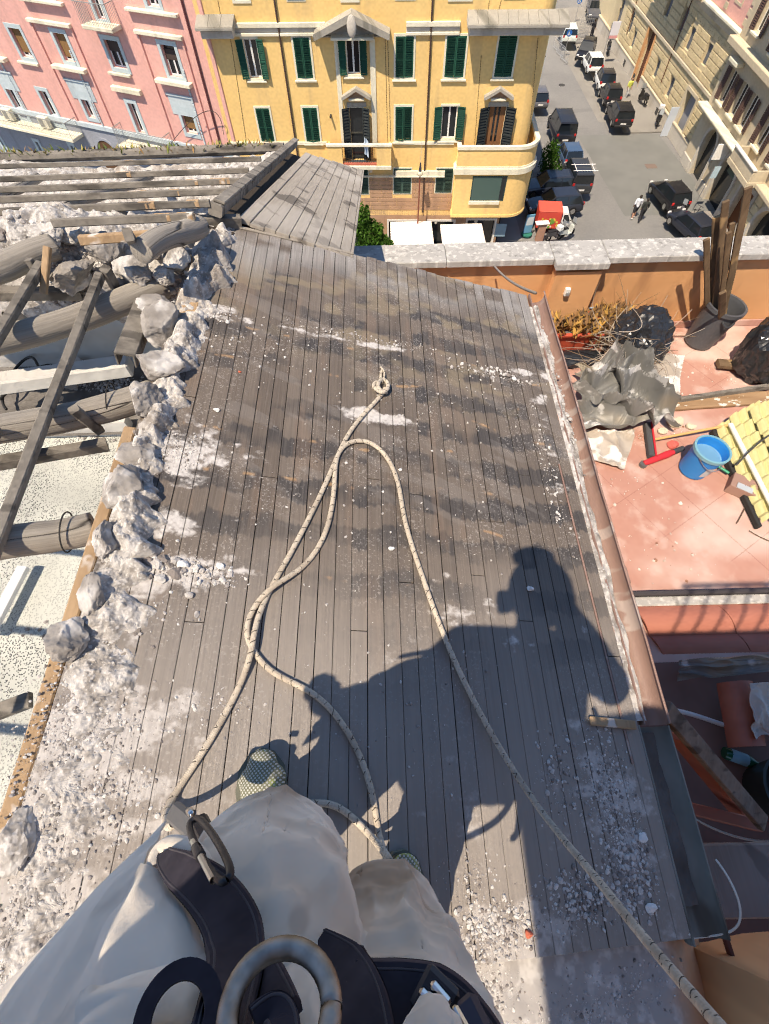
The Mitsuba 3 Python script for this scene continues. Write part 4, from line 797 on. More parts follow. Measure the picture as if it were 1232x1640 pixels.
def shutter_leaf(w, h, n=16):
    ms = [box(0, w, 0, .07, -.02, .02), box(0, w, h-.07, h, -.02, .02), box(0, .06, .07, h-.07, -.02, .02), box(w-.06, w, .07, h-.07, -.02, .02), box(.06, w-.06, h*.42, h*.42+.06, -.018, .018)]
    for k in range(n):
        z = .09+(h-.18)*k/n; m = box(.06, w-.06, 0, (h-.18)/n*1.15, -.004, .004); r = trimesh.transformations.rotation_matrix(.5, [1, 0, 0]); r[:3, 3] = [0, z, 0]; ms.append(inst(m, r))
    return cat(ms)
def hung(F, parent, u, z, w, h, ang, side, col, d=.03, name='shutter', n=16):
    """a shutter leaf hinged at u; side +1 opens to the right; ang 0 = flat in the opening"""
    m = shutter_leaf(w, h, n)
    if side < 0: m.apply_transform(np.diag([-1, 1, 1, 1.])); m.invert()
    a = math.radians(ang)*side
    r = trimesh.transformations.rotation_matrix(-a, [0, 1, 0]); r[:3, 3] = [u, z, d]; m.apply_transform(r)
    add(parent, name, F.mesh(m), 'paint', color=np.array(col)*rnd.uniform(.8, 1.25))
def window(F, b, tl, br, style, trim=(.62, .6, .5), tw=.11, shut=(.015, .07, .045), frame=(.7, .7, .68), td=.05, depth=.16, ajar=8, extra=0.):
    (u0, z1), (u1, z0) = tl, br
    if u1 < u0: u0, u1 = u1, u0
    w = add(b, 'window', F.box(u0-.02, u1+.02, z0-.02, z1+.02, -depth-.02, -depth), 'dark_glass')
    if trim is not None: add(w, 'surround', bar4(F, u0, u1, z0, z1, tw, -.06, td), 'paint', color=trim)
    if style in ('open', 'plain', 'wide', 'blind'):
        fw = .07; um = (u0+u1)/2
        add(w, 'frame', cat([bar4(F, u0+fw, u1-fw, z0+fw, z1-fw, fw, -depth, -depth+.05), F.box(um-.05, um+.05, z0+fw, z1-fw, -depth+.001, -depth+.055)]), 'paint', color=frame)
    if style == 'blind':
        zb = z0+(z1-z0)*extra; add(w, 'blind', F.box(u0+.01, u1-.01, zb, z1-.01, -depth+.06, -depth+.075), 'paint', color=(.22, .13, .055))
    hw = (u1-u0)/2
    if style == 'closed':
        hung(F, w, u0, z0, hw-.005, z1-z0, rnd.uniform(0, ajar), 1, shut); hung(F, w, u1, z0, hw-.005, z1-z0, rnd.uniform(0, ajar), -1, shut)
    if style == 'open':
        hung(F, w, u0, z0, hw, z1-z0, 165, 1, shut, .09); hung(F, w, u1, z0, hw, z1-z0, 165, -1, shut, .09)
    return w
def wall_with_holes(F, u0, u1, z0, z1, holes, d0=-.45, d1=0.):
    p = sbox(u0, z0, u1, z1)
    for (a, b) in holes:
        x0, x1 = sorted((a[0], b[0])); y0, y1 = sorted((a[1], b[1])); p = p.difference(sbox(x0, y0, x1, y1))
    return cat([F.poly(g, d0, d1) for g in getattr(p, 'geoms', [p])])
def plaster(name, c0, c1, stain, k=1.0):
    def col(p, n, uv):
        f = fbm(p.x*.6+p.y*.35, p.z*.7, p.y*.3, 4); c = mix(c0, c1, f)
        s_ = smoothstep(.52, .8, fbm((p.x+p.y*.4)*2.2, p.z*.25, 3, 4)); c = mix(c, stain, s_*.5*k)
        return c*(.93+.14*noise(p.x*9, p.y*9, p.z*9))
    M(name, two(prin(proc(col), .9, specular=.15)))
plaster('yellow_plaster', (.70, .48, .185), (.78, .555, .23), (.56, .40, .19))
plaster('pink_plaster', (.60, .33, .29), (.68, .40, .35), (.50, .29, .25))
plaster('brown_stone', (.34, .215, .135), (.44, .285, .185), (.25, .16, .11))
plaster('cream_trim', (.62, .58, .44), (.74, .71, .58), (.4, .38, .3))
plaster('grey_trim', (.27, .255, .22), (.38, .36, .31), (.15, .145, .12), 1.6)
plaster('blue_trim', (.40, .47, .50), (.50, .57, .60), (.3, .35, .38))
plaster('slate_plaster', (.23, .25, .29), (.31, .33, .37), (.2, .2, .22))
plaster('beige_stone', (.52, .44, .28), (.64, .55, .36), (.38, .31, .2))
plaster('beige_plaster', (.46, .40, .29), (.56, .49, .36), (.38, .32, .23))
plaster('travertine', (.42, .39, .34), (.56, .53, .47), (.3, .28, .24))

FY = Facade((0, 37.23, 0), (.99865, -.05193, 0), (-.05193, -.99865, 0))
yb = thing('yellow_building', 'yellow apartment building with green shutters and grey stone pediments', 'building')
rowA = [((-7.692,12.226), (-6.875,10.444), 'open'), ((-4.719,12.272), (-3.777,10.462), 'closed'), ((-1.688,12.293), (-0.85,10.607), 'open'), ((1.256,12.291), (2.306,10.464), 'closed'), ((4.215,12.289), (5.348,10.474), 'closed'), ((7.211,12.3), (8.233,10.478), 'closed')]
rowB = [((-7.75,8.967), (-6.872,7.16), 'closed'), ((-4.7,8.983), (-3.785,7.136), 'closed'), ((-1.689,8.995), (-0.879,6.042), 'door'), ((1.263,9.017), (2.319,7.21), 'closed'), ((4.247,9.042), (5.236,7.282), 'open'), ((7.242,9.019), (8.288,6.268), 'door')]
rowC = [((-1.941,5.543), (-0.664,3.892), 'flat'), ((1.159,5.529), (2.403,3.924), 'flat'), ((4.169,5.531), (5.351,3.989), 'flat'), ((-5.297,5.501), (-4.279,3.872), 'flat'), ((-8.492,5.499), (-7.605,3.865), 'flat')]
rowT = [((a[0], 15.4), (b[0], 13.78), 'flat' if k % 2 else 'plain') for k, (a, b, s_) in enumerate(rowA)]
rowD = [((0.659,2.068), (2.992,-0.318), 'shop'), ((3.708,2.079), (5.909,-0.199), 'shop'), ((6.682,2.182), (9.03,-0.079), 'shop'), ((-3.176,2.054), (-0.882,-0.34), 'shop'), ((-7.036,2.04), (-5.205,-0.365), 'shop')]
allw = rowA+rowB+rowC+rowT
add(yb, 'wall', wall_with_holes(FY, -10.05, 9.35, 2.38, 16.6, [(a, b) for a, b, s_ in allw]), 'yellow_plaster')
for (a, b, s_) in rowA+rowB+rowC+rowT:
    if s_ == 'closed' or s_ == 'open': window(FY, yb, a, b, s_, (.66, .63, .5))
    elif s_ == 'plain': window(FY, yb, a, b, 'plain', (.66, .63, .5))
    elif s_ == 'flat': window(FY, yb, a, b, 'closed', (.64, .62, .52), .06, (.045, .085, .07), ajar=0, depth=.1, td=.03)
    else:
        w = window(FY, yb, a, b, 'none', (.66, .63, .5)); hw = (b[0]-a[0])*.62
        hung(FY, w, a[0], b[1]+.1, hw, a[1]-b[1]-.1, 158, 1, (.022, .028, .03), .09); hung(FY, w, b[0], b[1]+.1, hw, a[1]-b[1]-.1, 158, -1, (.022, .028, .03), .09)
        if a[0] > 4:
            um = (a[0]+b[0])/2; add(w, 'door_leaf', cat([FY.box(a[0], um-.2, b[1], a[1], -.13, -.1), FY.box(um+.2, b[0], b[1], a[1], -.13, -.1), FY.box(um-.06, um+.06, b[1], a[1], -.12, -.09), FY.box(a[0], b[0], b[1], b[1]+.8, -.14, -.11)]), 'paint', color=(.2, .1, .045))
    if s_ in ('closed', 'open') and (a, b, s_) not in rowC:
        add(yb, 'sill', FY.box(a[0]-.2, b[0]+.2, b[1]-.19, b[1]-.11, 0, .13, .01), 'cream_trim')
# string courses, cornices
zb = (1.546,6.964)[1]; zt = (1.543,7.143)[1]
def band(u0, u1, z0, z1, d, mat='cream_trim', name='moulding'): return add(yb, name, FY.box(u0, u1, z0, z1, .002, d, .015), mat)
band(-10.0, -3.35, zb, zt, .10); band(1.25, 5.2, zb, zt, .10)
z0, z1 = (3.341,5.035)[1], (3.318,5.429)[1]
band(-10, -3.4, z0, z1, .18); band(1.25, 4.75, z0, z1, .18); band(-10, 4.75, z0+.02, z0+.10, .24)
zc0, zc1, zc2, zc3 = (3.26,12.346)[1], (3.251,12.476)[1], (3.235,12.707)[1], (3.22,12.91)[1]
for (a, b) in ((-9.2, -2.75), (1.85, 4.9)):
    band(a, b, zc0, zc1, .14); band(a, b, zc1+.002, zc2, .05, 'travertine'); band(a, b, zc2, zc3, .17)
# overhanging grey cornices at both wings
def big_cornice(u0, u1, zz, zt_, d, parent=yb):
    add(parent, 'cornice', FY.box(u0+.15, u1-.15, zz, zz+.42, .0, d*.65, .03), 'travertine'); add(parent, 'cornice', FY.box(u0, u1, zz+.42, zz+.56, .0, d, .02), 'grey_trim')
    n = max(2, int((u1-u0)/.55)); w = (u1-u0)/n
    for k in range(n):
        a, b = u0+k*w+.01, u0+(k+1)*w-.01
        v = np.array([(a, zz+.57, d-.01), (b, zz+.57, d-.01), (b, zz+.86, .01), (a, zz+.86, .01), (a, zz+.565, .0), (b, zz+.565, .0)])
        add(parent, 'cornice_slab', FY.mesh(hull(v)), 'grey_trim')
big_cornice(-10.0, -7.85, (-9.304,12.39)[1], 0, 1.0); big_cornice((5.23,12.708)[0], (10.465,12.681)[0]+.3, (7.802,12.485)[1], 0, 1.25)
# central bay: white pilaster strips, pediments, emblem
ua, ub_, uc, ud = (-2.332,11.431)[0], (-2.146,11.43)[0], (-0.217,11.422)[0], (0.005,11.421)[0]
for a, b in ((ua-.02, ub_+.06), (uc-.05, ud+.05)): add(yb, 'pilaster', FY.box(a, b, 6.9, 12.2, .0, .07, .01), 'cream_trim')
def pediment(uc_, w, z, rise, d, th, mat='grey_trim'):
    p = add(yb, 'pediment', cat([FY.poly([(uc_-w, z), (uc_, z+rise), (uc_, z+rise+th), (uc_-w-.1, z+th*.8), (uc_-w-.1, z)], 0, d), FY.poly([(uc_+w, z), (uc_+w+.1, z), (uc_+w+.1, z+th*.8), (uc_, z+rise+th), (uc_, z+rise)], 0, d)]), mat)
    add(p, 'tympanum', FY.poly([(uc_-w, z+.01), (uc_+w, z+.01), (uc_, z+rise)], 0, .12), 'travertine' if w > 1.4 else 'brown_stone'); add(p, 'lower_ledge', FY.box(uc_-w*.6, uc_+w*.6, z-.10, z+.02, 0, d*.7, .02), 'cream_trim')
    return p
zp_ = (-1.171,12.634)[1]; pd = pediment((-1.223,12.888)[0], 2.05, zp_-.25, .75, .95, .32)
add(yb, 'architrave', FY.box(-3.55, .75, zc0-.05, zp_-.26, .0, .2, .02), 'grey_trim')
m = _ico[3].vertices*A(.26, .48, .16); add(yb, 'emblem', FY.mesh(trimesh.Trimesh(m+A((-1.179,13.117)[0], (-1.179,13.117)[1]-.15, 1.0), _ico[3].faces, process=False)), 'travertine', smooth=True, label='pale stone shield on the central pediment')
pediment((-1.189,9.606)[0], .82, (-1.185,9.49)[1], .42, .42, .16); pediment((7.681,9.581)[0], .80, (7.686,9.466)[1], .42, .42, .16)
for uu in ((-1.216,9.199)[0], (7.76,9.176)[0]): add(yb, 'lintel', FY.box(uu-.62, uu+.62, 9.02, 9.25, 0, .06, .01), 'grey_trim')
# balconies
def parapet(u0, u1, z0, z1, d, th=.16):
    add(yb, 'balcony', FY.box(u0, u1, z0, z0+.22, 0, d+.08, .02), 'cream_trim'); k = 'balcony'
    for a, b, c, e in ((u0+.02, u0+1.0, d-th, d), (u1-1.0, u1-.02, d-th, d), (u0+.02, u0+.02+th, .01, d-th), (u1-.02-th, u1-.02, .01, d-th)): add(yb, 'balcony_wall', FY.box(a, b, z0+.221, z1-.14, c, e), 'yellow_plaster')
    add(yb, 'balcony_coping', FY.box(u0-.04, u1+.04, z1-.139, z1, d-th-.05, d+.06, .02), 'cream_trim')
u0, u1 = (-3.294,6.573)[0], (1.016,6.574)[0]; zl, zh = (-1.205,6.127)[1]-.35, (-1.136,7.258)[1]
parapet(u0, u1, zl, zh, .7)
add(yb, 'balcony_board', FY.box(u0+1.0, u1-1.0, zl+.23, zl+.34, .5, .66), 'paint', color=(.4, .12, .08))
for q in (-.55, .0, .55): add(yb, 'bracket', FY.box((u0+u1)/2+q*1.3-.1, (u0+u1)/2+q*1.3+.1, zl-.3, zl-.001, 0, .5, .03), 'travertine')
single('white_cloth', 'pale blue cloth hung over the railing of the central balcony door', 'cloth', FY.mesh(sheet(lambda u, v: np.c_[(-0.795,7.532)[0]+.28*u+.02*np.sin(v*9), (-0.828,6.894)[1]-.2+v*.95-.25*u, .62+.06*np.sin(u*9)], 14, 14, .01)), 'paint', color=(.45, .55, .66))
rk = add(yb, 'railing', cat([FY.box(u0+.95, u1-.95, zh-.03, zh-.0, .50, .53)]+[FY.box(u0+1+j*.12, u0+1.02+j*.12, zl+.23, zh-.03, .50, .53) for j in range(int((u1-u0-2)/.12))]), 'paint', color=(.03, .03, .03))
# right bay with wrap-round balcony
D8 = .75
ul, ur = (5.47,4.268)[0], (10.937,3.439)[0]
def bay_outline(off, nseg=14, r=1.5):
    pts = [(ul-off, 0.)]; pts.append((ul-off, D8+off)); cx, cy = ur-r, D8-r
    for a in np.linspace(math.pi/2, -.15, nseg): pts.append((cx+(r+off)*math.cos(a), cy+(r+off)*math.sin(a)))
    pts += [(ur+off, -3.2), (ur+off-.001, -14), (ul-off, -14)]
    return Polygon(pts)
def bay(z0, z1, off, mat, name, off_in=None):
    p = bay_outline(off)
    if off_in is not None: p = p.difference(bay_outline(off_in).buffer(0)) if off_in < off else p
    m = extr(p, z1-z0) if p.geom_type == 'Polygon' else cat([extr(g, z1-z0) for g in p.geoms])
    v = m.vertices.copy(); v = np.c_[v[:, 0], v[:, 2]+z0, v[:, 1]]
    return add(yb, name, FY.mesh(trimesh.Trimesh(v, m.faces[:, ::-1], process=False)), mat)
zb0, zb1 = (8.538,2.777)[1], (8.023,5.548)[1]
bay(zb0, zb1, 0, 'yellow_plaster', 'bay_wall'); bay(zb0-.1, zb0+.06, .07, 'yellow_plaster', 'bay_foot'); bay(zb0-.16, zb0-.101, -.1, 'grey_trim', 'bay_soffit')
bay(zb1, zb1+.34, .16, 'cream_trim', 'balcony'); bay(zb1+.341, zb1+.44, .05, 'cream_trim', 'balcony_ledge')
zc_ = (7.727,7.119)[1]
bay(zb1+.441, zc_-.15, .0, 'yellow_plaster', 'balcony_wall', -.16); bay(zc_-.149, zc_+.03, .06, 'cream_trim', 'balcony_coping', -.22)
w = window(Facade(FY.pt(0, 0, D8+.02), FY.u, FY.n), yb, (6.713,5.353), (9.002,3.859), 'none', (.045, .08, .07), .05, depth=.0, td=.0)
add(w, 'roller_blind', FY.box((6.726,5.353)[0], (8.698,5.355)[0], (7.89,3.856)[1], (7.629,5.354)[1], D8+.021, D8+.04), 'paint', color=(.06, .10, .09)); add(w, 'sill', FY.box((6.597,5.352)[0], (8.788,5.355)[0], (7.927,3.645)[1]-.05, (7.898,3.814)[1], D8, D8+.14, .015), 'cream_trim')
sd = Facade(FY.pt(ur-.02, 0, -.2), FY.n, FY.u); add(w, 'side_blind', sd.box(-1.3, -.2, (10.603,3.819)[1]-.2, (10.259,5.239)[1], .0, .06), 'paint', color=(.05, .09, .08))
# rounded right corner of the upper storeys
def rc(u, v):
    a = u*2.6; r = 1.3; s_ = np.clip(a, 0, 1)*np.pi/2
    x = 9.3+r*np.sin(s_)*.75; d = -r*(1-np.cos(s_))-np.maximum(a-1, 0)*9
    return np.c_[x, 2.4+v*14.2, d]
m = sheet(rc, 60, 2); add(yb, 'corner_wall', FY.mesh(m), 'yellow_plaster', smooth=40)
add(yb, 'core', FY.box(-9.9, 9.4, .0, 16.5, -14, -.55), 'underside')
add(yb, 'flat_roof', FY.box(-10.2, 10.2, 16.601, 16.9, -14, .4), 'grey_trim')
# rusticated lower storey in brown blocks
holes = [(a, b) for a, b, s_ in rowC]
z = zb0-.02; zt2 = z0+.0; nz = 8; hh = (zt2-z)/nz
for k in range(nz):
    u = -10.0-(k % 2)*.45
    while u < ul-.05:
        w_ = rnd.choice([1.1, 1.35, .9]); a, b = max(u, -10.), min(u+w_, ul-.03); u += w_
        segs = [(a, b)]
        for (p, q) in holes:
            if z+k*hh < p[1]+.05 and z+(k+1)*hh > q[1]-.05:
                segs = [s2 for (c, d) in segs for s2 in (((c, min(d, p[0]-.08)), (max(c, q[0]+.08), d)))]
        for (c, d) in segs:
            if d-c > .12: add(yb, 'stone_block', FY.box(c+.012, d-.012, z+k*hh+.012, z+(k+1)*hh-.012, .001, .035, .012), 'brown_stone')
# ground floor
p = sbox(-10, 0, 9.2, zb0-.03)
for a, b, s_ in rowD: p = p.difference(sbox(a[0], 0, b[0], a[1]))
add(yb, 'shop_wall', cat([FY.poly(g, -.4, .0) for g in getattr(p, 'geoms', [p])]), 'brown_stone')
for a, b, s_ in rowD:
    s0 = add(yb, 'shopfront', FY.box(a[0], b[0], 0, a[1], -.38, -.36), 'dark_glass'); w_ = .14
    add(s0, 'frame', cat([FY.box(a[0], a[0]+w_, 0, a[1], -.3, .05), FY.box(b[0]-w_, b[0], 0, b[1]+(a[1]-b[1]), -.3, .05), FY.box(a[0]+w_, b[0]-w_, a[1]-w_, a[1], -.3, .05)]), 'paint', color=(.62, .6, .55)); um = (a[0]+b[0])/2
    add(s0, 'door_lamp', FY.mesh(trimesh.Trimesh(_ico[2].vertices*.13+A(um-.4, a[1]-.28, -.1), _ico[2].faces)), 'paint', color=(.6, .58, .5), smooth=True)
ps = add(yb, 'poster', FY.box((9.04,1.68)[0], (9.848,1.684)[0], (9.593,0.822)[1], (9.402,1.775)[1], .01, .04), 'paint', color=(.2, .3, .38), label='small blue-grey poster beside the right-hand shopfront')
# drain pipes, cables, wall lamp
def pipe(F, u0, z0, u1, z1, r, d, col, b=yb, name='drain_pipe'): return add(b, name, tube(np.linspace(F.pt(u0, z0, d), F.pt(u1, z1, d), 8), r, 8), 'satin', color=col, smooth=True)
a, b = (-5.434,13.795), (-5.464,7.046); pipe(FY, a[0], 16.5, b[0], 4.0, .055, .1, (.07, .045, .035))
a, b = (3.246,13.01), (3.343,2.633); pipe(FY, a[0], 16.5, b[0], b[1], .055, .1, (.07, .045, .035))
for (p, q) in (((-8.363,12.274), (-8.821,7.078)), ((0.644,12.229), (0.748,7.143)), ((0.789,12.228), (0.957,7.143)), ((6.293,11.448), (6.587,6.853)), ((9.409,12.184), (10.191,6.78)), ((-8.603,13.792), (-8.661,12.951)), ((6.365,13.697), (6.382,13.017)), ((7.01,13.693), (6.934,13.211))): pipe(FY, p[0], p[1], q[0], q[1], .014, .014, (.16, .1, .05), name='cable')
q = (-2.915,8.587); add(yb, 'wall_lamp', cat([FY.box(q[0]-.05, q[0]+.05, q[1]-.05, q[1]+.05, 0, .35)]), 'paint', color=(.04, .04, .04))
# small things on the corner balcony
c = FY.pt(ur-.9, zb1+.45, .0)
single('garden_table', 'small round pale yellow table on the corner balcony', 'table', inst(cat([trimesh.creation.cylinder(radius=.36, height=.04, sections=24, transform=trimesh.transformations.translation_matrix([0, 0, .72])), trimesh.creation.cylinder(radius=.04, height=.7, sections=10, transform=trimesh.transformations.translation_matrix([0, 0, .35])), trimesh.creation.cylinder(radius=.22, height=.04, sections=16, transform=trimesh.transformations.translation_matrix([0, 0, .03]))]), rotz(0, c+A(.15, .1, 0))), 'paint', color=(.6, .55, .3))
ch_ = thing('garden_chair', 'yellow-green slatted chair behind the round balcony table', 'chair'); cc = c+A(.0, 1.0, 0)
for j in range(4): add(ch_, 'back_slat', inst(box(-.22, .22, -.02, .02, .5+j*.12, .58+j*.12), rotz(0, cc)), 'paint', color=(.5, .55, .06))
add(ch_, 'seat', inst(box(-.22, .22, -.4, .02, .42, .46), rotz(0, cc)), 'paint', color=(.45, .5, .08))
for x, y in ((-.2, -.38), (.2, -.38), (-.2, 0), (.2, 0)): add(ch_, 'leg', inst(box(x-.02, x+.02, y-.02, y+.02, 0, .42), rotz(0, cc)), 'paint', color=(.4, .45, .08))
# ---------------------------------------------------------------- pink building
FK = Facade((-9.75, 37.72, 0), (.91355, -.40674, 0), (-.40674, -.91355, 0))
pb = thing('pink_building', 'pink apartment building with pale blue window surrounds and a slate blue ground floor', 'building')
BT = (.42, .50, .53)
zs1, zs0 = (-11.692,6.454)[1], (-11.894,6.156)[1]
K1 = [((-16.142,11.281), (-15.124,9.782), 'blind', .15), ((-12.212,11.4), (-11.242,9.997), 'blind', .12), ((-8.06,11.467), (-6.931,10.114), 'dark', 0), ((-3.609,11.667), (-2.572,10.168), 'dark', 0)]
K2 = [((-19.806,7.853), (-19.072,5.84), 'plain', 0), ((-16.353,7.934), (-15.585,5.917), 'plain', 0), ((-12.431,8.157), (-11.725,6.829), 'plain', 0), ((-8.113,8.237), (-7.49,6.512), 'plain', 0), ((-3.692,8.391), (-2.743,7.119), 'blind', .18)]
K0 = [((-7.773,13.753), (-7.108,12.395), 'plain', 0), ((-3.572,14.489), (-2.722,13.289), 'plain', 0), ((-12.164,13.639), (-10.828,13.057), 'plain', 0)]
K3 = [((-19.811,4.236), (-19.515,2.668), 'plain', 0), ((-15.948,4.553), (-15.679,3.016), 'plain', 0), ((-24.134,4.087), (-23.93,2.526), 'dark', 0)]
holes = [(a, b) for a, b, s_, e in K0+K1+K2]
add(pb, 'wall', wall_with_holes(FK, -30, 0.2, zs1, 17, holes), 'pink_plaster')
add(pb, 'ground_floor_wall', wall_with_holes(FK, -30, 0.2, 0, zs0, [(a, b) for a, b, s_, e in K3]), 'slate_plaster')
add(pb, 'string_course', FK.box(-30, .22, zs0, zs1, -.4, .14, .02), 'blue_trim')
for a, b, s_, e in K0+K1+K2+K3:
    w = window(FK, pb, a, b, {'dark': 'none'}.get(s_, s_), BT, .22, depth=.26, td=.05, extra=e)
    if s_ == 'dark':
        z = b[1]; add(w, 'sash', cat([FK.box(a[0], b[0], z, z+.08, -.24, -.2), FK.box(a[0], a[0]+.08, z, z+.75, -.24, -.2), FK.box(b[0]-.08, b[0], z, z+.75, -.24, -.2), FK.box((a[0]+b[0])/2-.06, (a[0]+b[0])/2+.06, z, z+.75, -.24, -.2)]), 'paint', color=(.66, .66, .66)); add(w, 'half_blind', FK.box(a[0], b[0], z+.75, z+.75+(a[1]-z)*.0+.5, -.22, -.2), 'paint', color=(.06, .045, .04))
ZG = (.50, .54, .46)
def ledge(tl, br, d, th=.14, name='sill'):
    u0, u1 = sorted((tl[0], br[0])); return add(pb, name, FK.box(u0, u1, br[1]-th, br[1], 0, d, .02), 'cream_trim')
for (p, q, d) in (((-16.75,9.547), (-14.907,9.576), .2), ((-8.61,9.868), (-6.822,9.876), .22), ((-5.205,13.06), (-1.534,13.16), .3), ((-13.512,12.794), (-10.097,12.928), .3)): ledge(p, q, d)
for (p, q, d) in (((-13.315,9.738), (-10.483,9.786), .45), ((-4.607,10.029), (-1.934,10.027), .45), ((-19.426,9.592), (-17.781,9.596), .45)): ledge(p, q, d, .2, 'deep_sill')
# thin raised frames around pairs of windows
def thin_frame(tl, tr, zb_):
    u0, u1, zt_ = tl[0], tr[0], tl[1]
    addn(pb, 'raised_strip', [FK.box(u0-.07, u0+.07, zb_, zt_, 0, .12), FK.box(u1-.07, u1+.07, zb_, zt_, 0, .12)], 'pink_plaster'); add(pb, 'frame_ledge', FK.box(u0-.1, u1+.1, zt_, zt_+.18, 0, .26, .02), 'cream_trim')
thin_frame((-13.718,11.791), (-10.371,11.857), zs1); thin_frame((-5.029,12.033), (-1.773,12.092), zs1)
for (p, q) in (((-13.069,8.944), (-10.945,8.918)), ((-4.308,9.177), (-2.308,9.162)), ((-19.948,8.659), (-18.288,8.632))):   # pale blue panels above the lower windows
    add(pb, 'blue_panel', FK.box(p[0], q[0], p[1]-1.05, p[1]-.02, 0, .05, .01), 'blue_trim'); add(pb, 'panel_ledge', FK.box(p[0]-.05, q[0]+.05, p[1]-.02, p[1]+.08, 0, .12, .01), 'blue_trim')
for tl, br in (K2[2][:2], K2[4][:2], K2[0][:2]):
    u1 = br[0]+.42
    for j in range(22): add(pb, 'quoin', FK.box(u1-.1, u1+.02, zs1+.02+j*.19, zs1+.17+j*.19, 0, .09, .01), 'blue_trim')
add(pb, 'hood', FK.box((-8.804,9.001)[0], (-6.403,9.022)[0], (-7.659,8.904)[1]-.02, (-7.573,9.047)[1]+.1, 0, .3, .02), 'cream_trim')
def balc(u0, u1, z, d, rail=1.0, rails=True):
    b = add(pb, 'balcony', FK.box(u0, u1, z-.2, z, 0, d, .03), 'cream_trim')
    if rails:
        ms = []; n = int((u1-u0)/.13)
        for j in range(n+1): u = u0+.04+(u1-u0-.08)*j/n; ms.append(FK.box(u-.008, u+.008, z, z+rail, d-.06, d-.044))
        for q in (u0+.04, u1-.04):
            for j in range(int(d/.13)): ms.append(FK.box(q-.008, q+.008, z, z+rail, .05+j*.13, .066+j*.13))
        ms += [FK.box(u0, u1, z+rail, z+rail+.03, d-.07, d-.03), FK.box(u0, u0+.04, z+rail, z+rail+.03, 0, d-.07), FK.box(u1-.04, u1, z+rail, z+rail+.03, 0, d-.07)]
        add(b, 'railing', cat(ms), 'satin', color=(.25, .27, .27))
    return b
p, q = (-8.664,12.13), (-6.044,12.202); balc(p[0]+.2, q[0]-.1, q[1]+.1, .9)
p, q = (-9.706,5.484), (-5.162,5.75); balc(p[0]+.1, q[0]-.1, q[1]+.15, .95)
p, q = (-24.326,4.837), (-13.864,5.544); balc(p[0], q[0], q[1]+.1, 1.2)
for u in (-12.6, -11.0): pass
for k, (px_, lab) in enumerate((((-16.907,6.074), 'cream air-conditioning unit by the taller balcony door'), ((-20.521,6.103), 'cream air-conditioning unit at the outer end of the long balcony'))):
    ac = thing('air_conditioner', lab, 'air conditioner'); add(ac, 'case', FK.box(px_[0]-.45, px_[0]+.45, px_[1]-.35, px_[1]+.35, .25, .6, .03), 'paint', color=(.62, .6, .48)); add(ac, 'grille', FK.box(px_[0]-.3, px_[0]+.1, px_[1]-.25, px_[1]+.25, .601, .615, .0), 'paint', color=(.25, .25, .22))
# arch
c = (-12.048,4.303); a_ = np.linspace(0, math.pi, 16)
add(pb, 'arch_door', FK.poly([(c[0]+1.0*math.cos(t), c[1]+1.15*math.sin(t)) for t in a_]+[(c[0]-1.0, 0), (c[0]+1.0, 0)], .0, .03), 'paint', color=(.10, .055, .03))
add(pb, 'arch_trim', cat([FK.poly([(c[0]+r*math.cos(t), c[1]+r*1.12*math.sin(t)) for r, tt in ((1.02, a_), (1.16, a_[::-1])) for t in tt], .0, .08)]), 'slate_plaster')
a, b = (-0.989,13.748), (-1.038,6.38); pipe(FK, a[0], 17, b[0], 3., .065, .1, (.10, .035, .04), pb)
cable('thin black cable strung between pink and yellow buildings', [FK.pt(*(-5.617,6.063), .2), FK.pt(*(-0.381,8.863), .5), FK.pt(*(-0.436,7.562), .2)], .02, (.05, .04, .04))
add(pb, 'core', FK.box(-30, 0.0, 0, 16.9, -12, -.5), 'underside'); add(pb, 'flat_roof', FK.box(-30.3, .0, 17.001, 17.3, -12, .4), 'grey_trim')
# ---------------------------------------------------------------- beige building across the street
FR = Facade((28.6, 0, 0), (0, 1, 0), (-1, 0, 0))
bb = thing('beige_building', 'beige rusticated stone building along the far pavement with grey shuttered windows', 'building')
R1 = [((70.998,3.065), (69.611,1.735)), ((62.807,3.147), (61.427,1.837)), ((58.257,3.199), (57.28,1.771)), ((58.079,6.703), (57.268,5.232)), ((54.147,6.778), (53.048,5.415)), ((77.566,3.206), (75.964,1.85))]
def norm_w(a, b, w=1.0):
    y = (a[0]+b[0])/2; return (y-w/2, max(a[1], b[1])), (y+w/2, min(a[1], b[1]))
R1 = [norm_w(a, b, .95) for a, b in R1]
ydoor = (65.837,1.841)[0]; ygate = (52.016,1.688)[0]
Y0, Y1 = 49.3, 92.0
doors = [((ydoor-1.0, 4.3), (ydoor+1.0, 0)), ((ygate+.9-1.1, 3.6), (ygate+.9+1.1, 0))]
extra = [((y-.5, 4.0), (y+.5, 2.35)) for y in (72.5, 76.5)]+[((y-.5, 7.3), (y+.5, 5.7)) for y in (60.3, 64.3, 68.4, 72.5, 76.5)]
extra += [((y-.5, 11.8), (y+.5, 9.6)) for y in (52.2, 56.2, 60.3, 64.3, 68.4)]
holes = R1+doors+extra
add(bb, 'wall', wall_with_holes(FR, Y0, Y1, .0, 13.5, holes), 'beige_stone')
GREY = (.13, .135, .15)
for a, b in R1+extra:
    w = add(bb, 'window', FR.box(a[0]-.02, b[0]+.02, b[1]-.02, a[1]+.02, -.3, -.28), 'dark_glass')
    add(w, 'blind', FR.box(a[0]+.02, b[0]-.02, b[1]+.02, a[1]-.02, -.2, -.17), 'paint', color=GREY if a[1] < 9 else (.16, .06, .03))
    if a[1] > 9: add(w, 'surround', bar4(FR, a[0], b[0], b[1], a[1], .16, -.05, .06), 'beige_plaster')
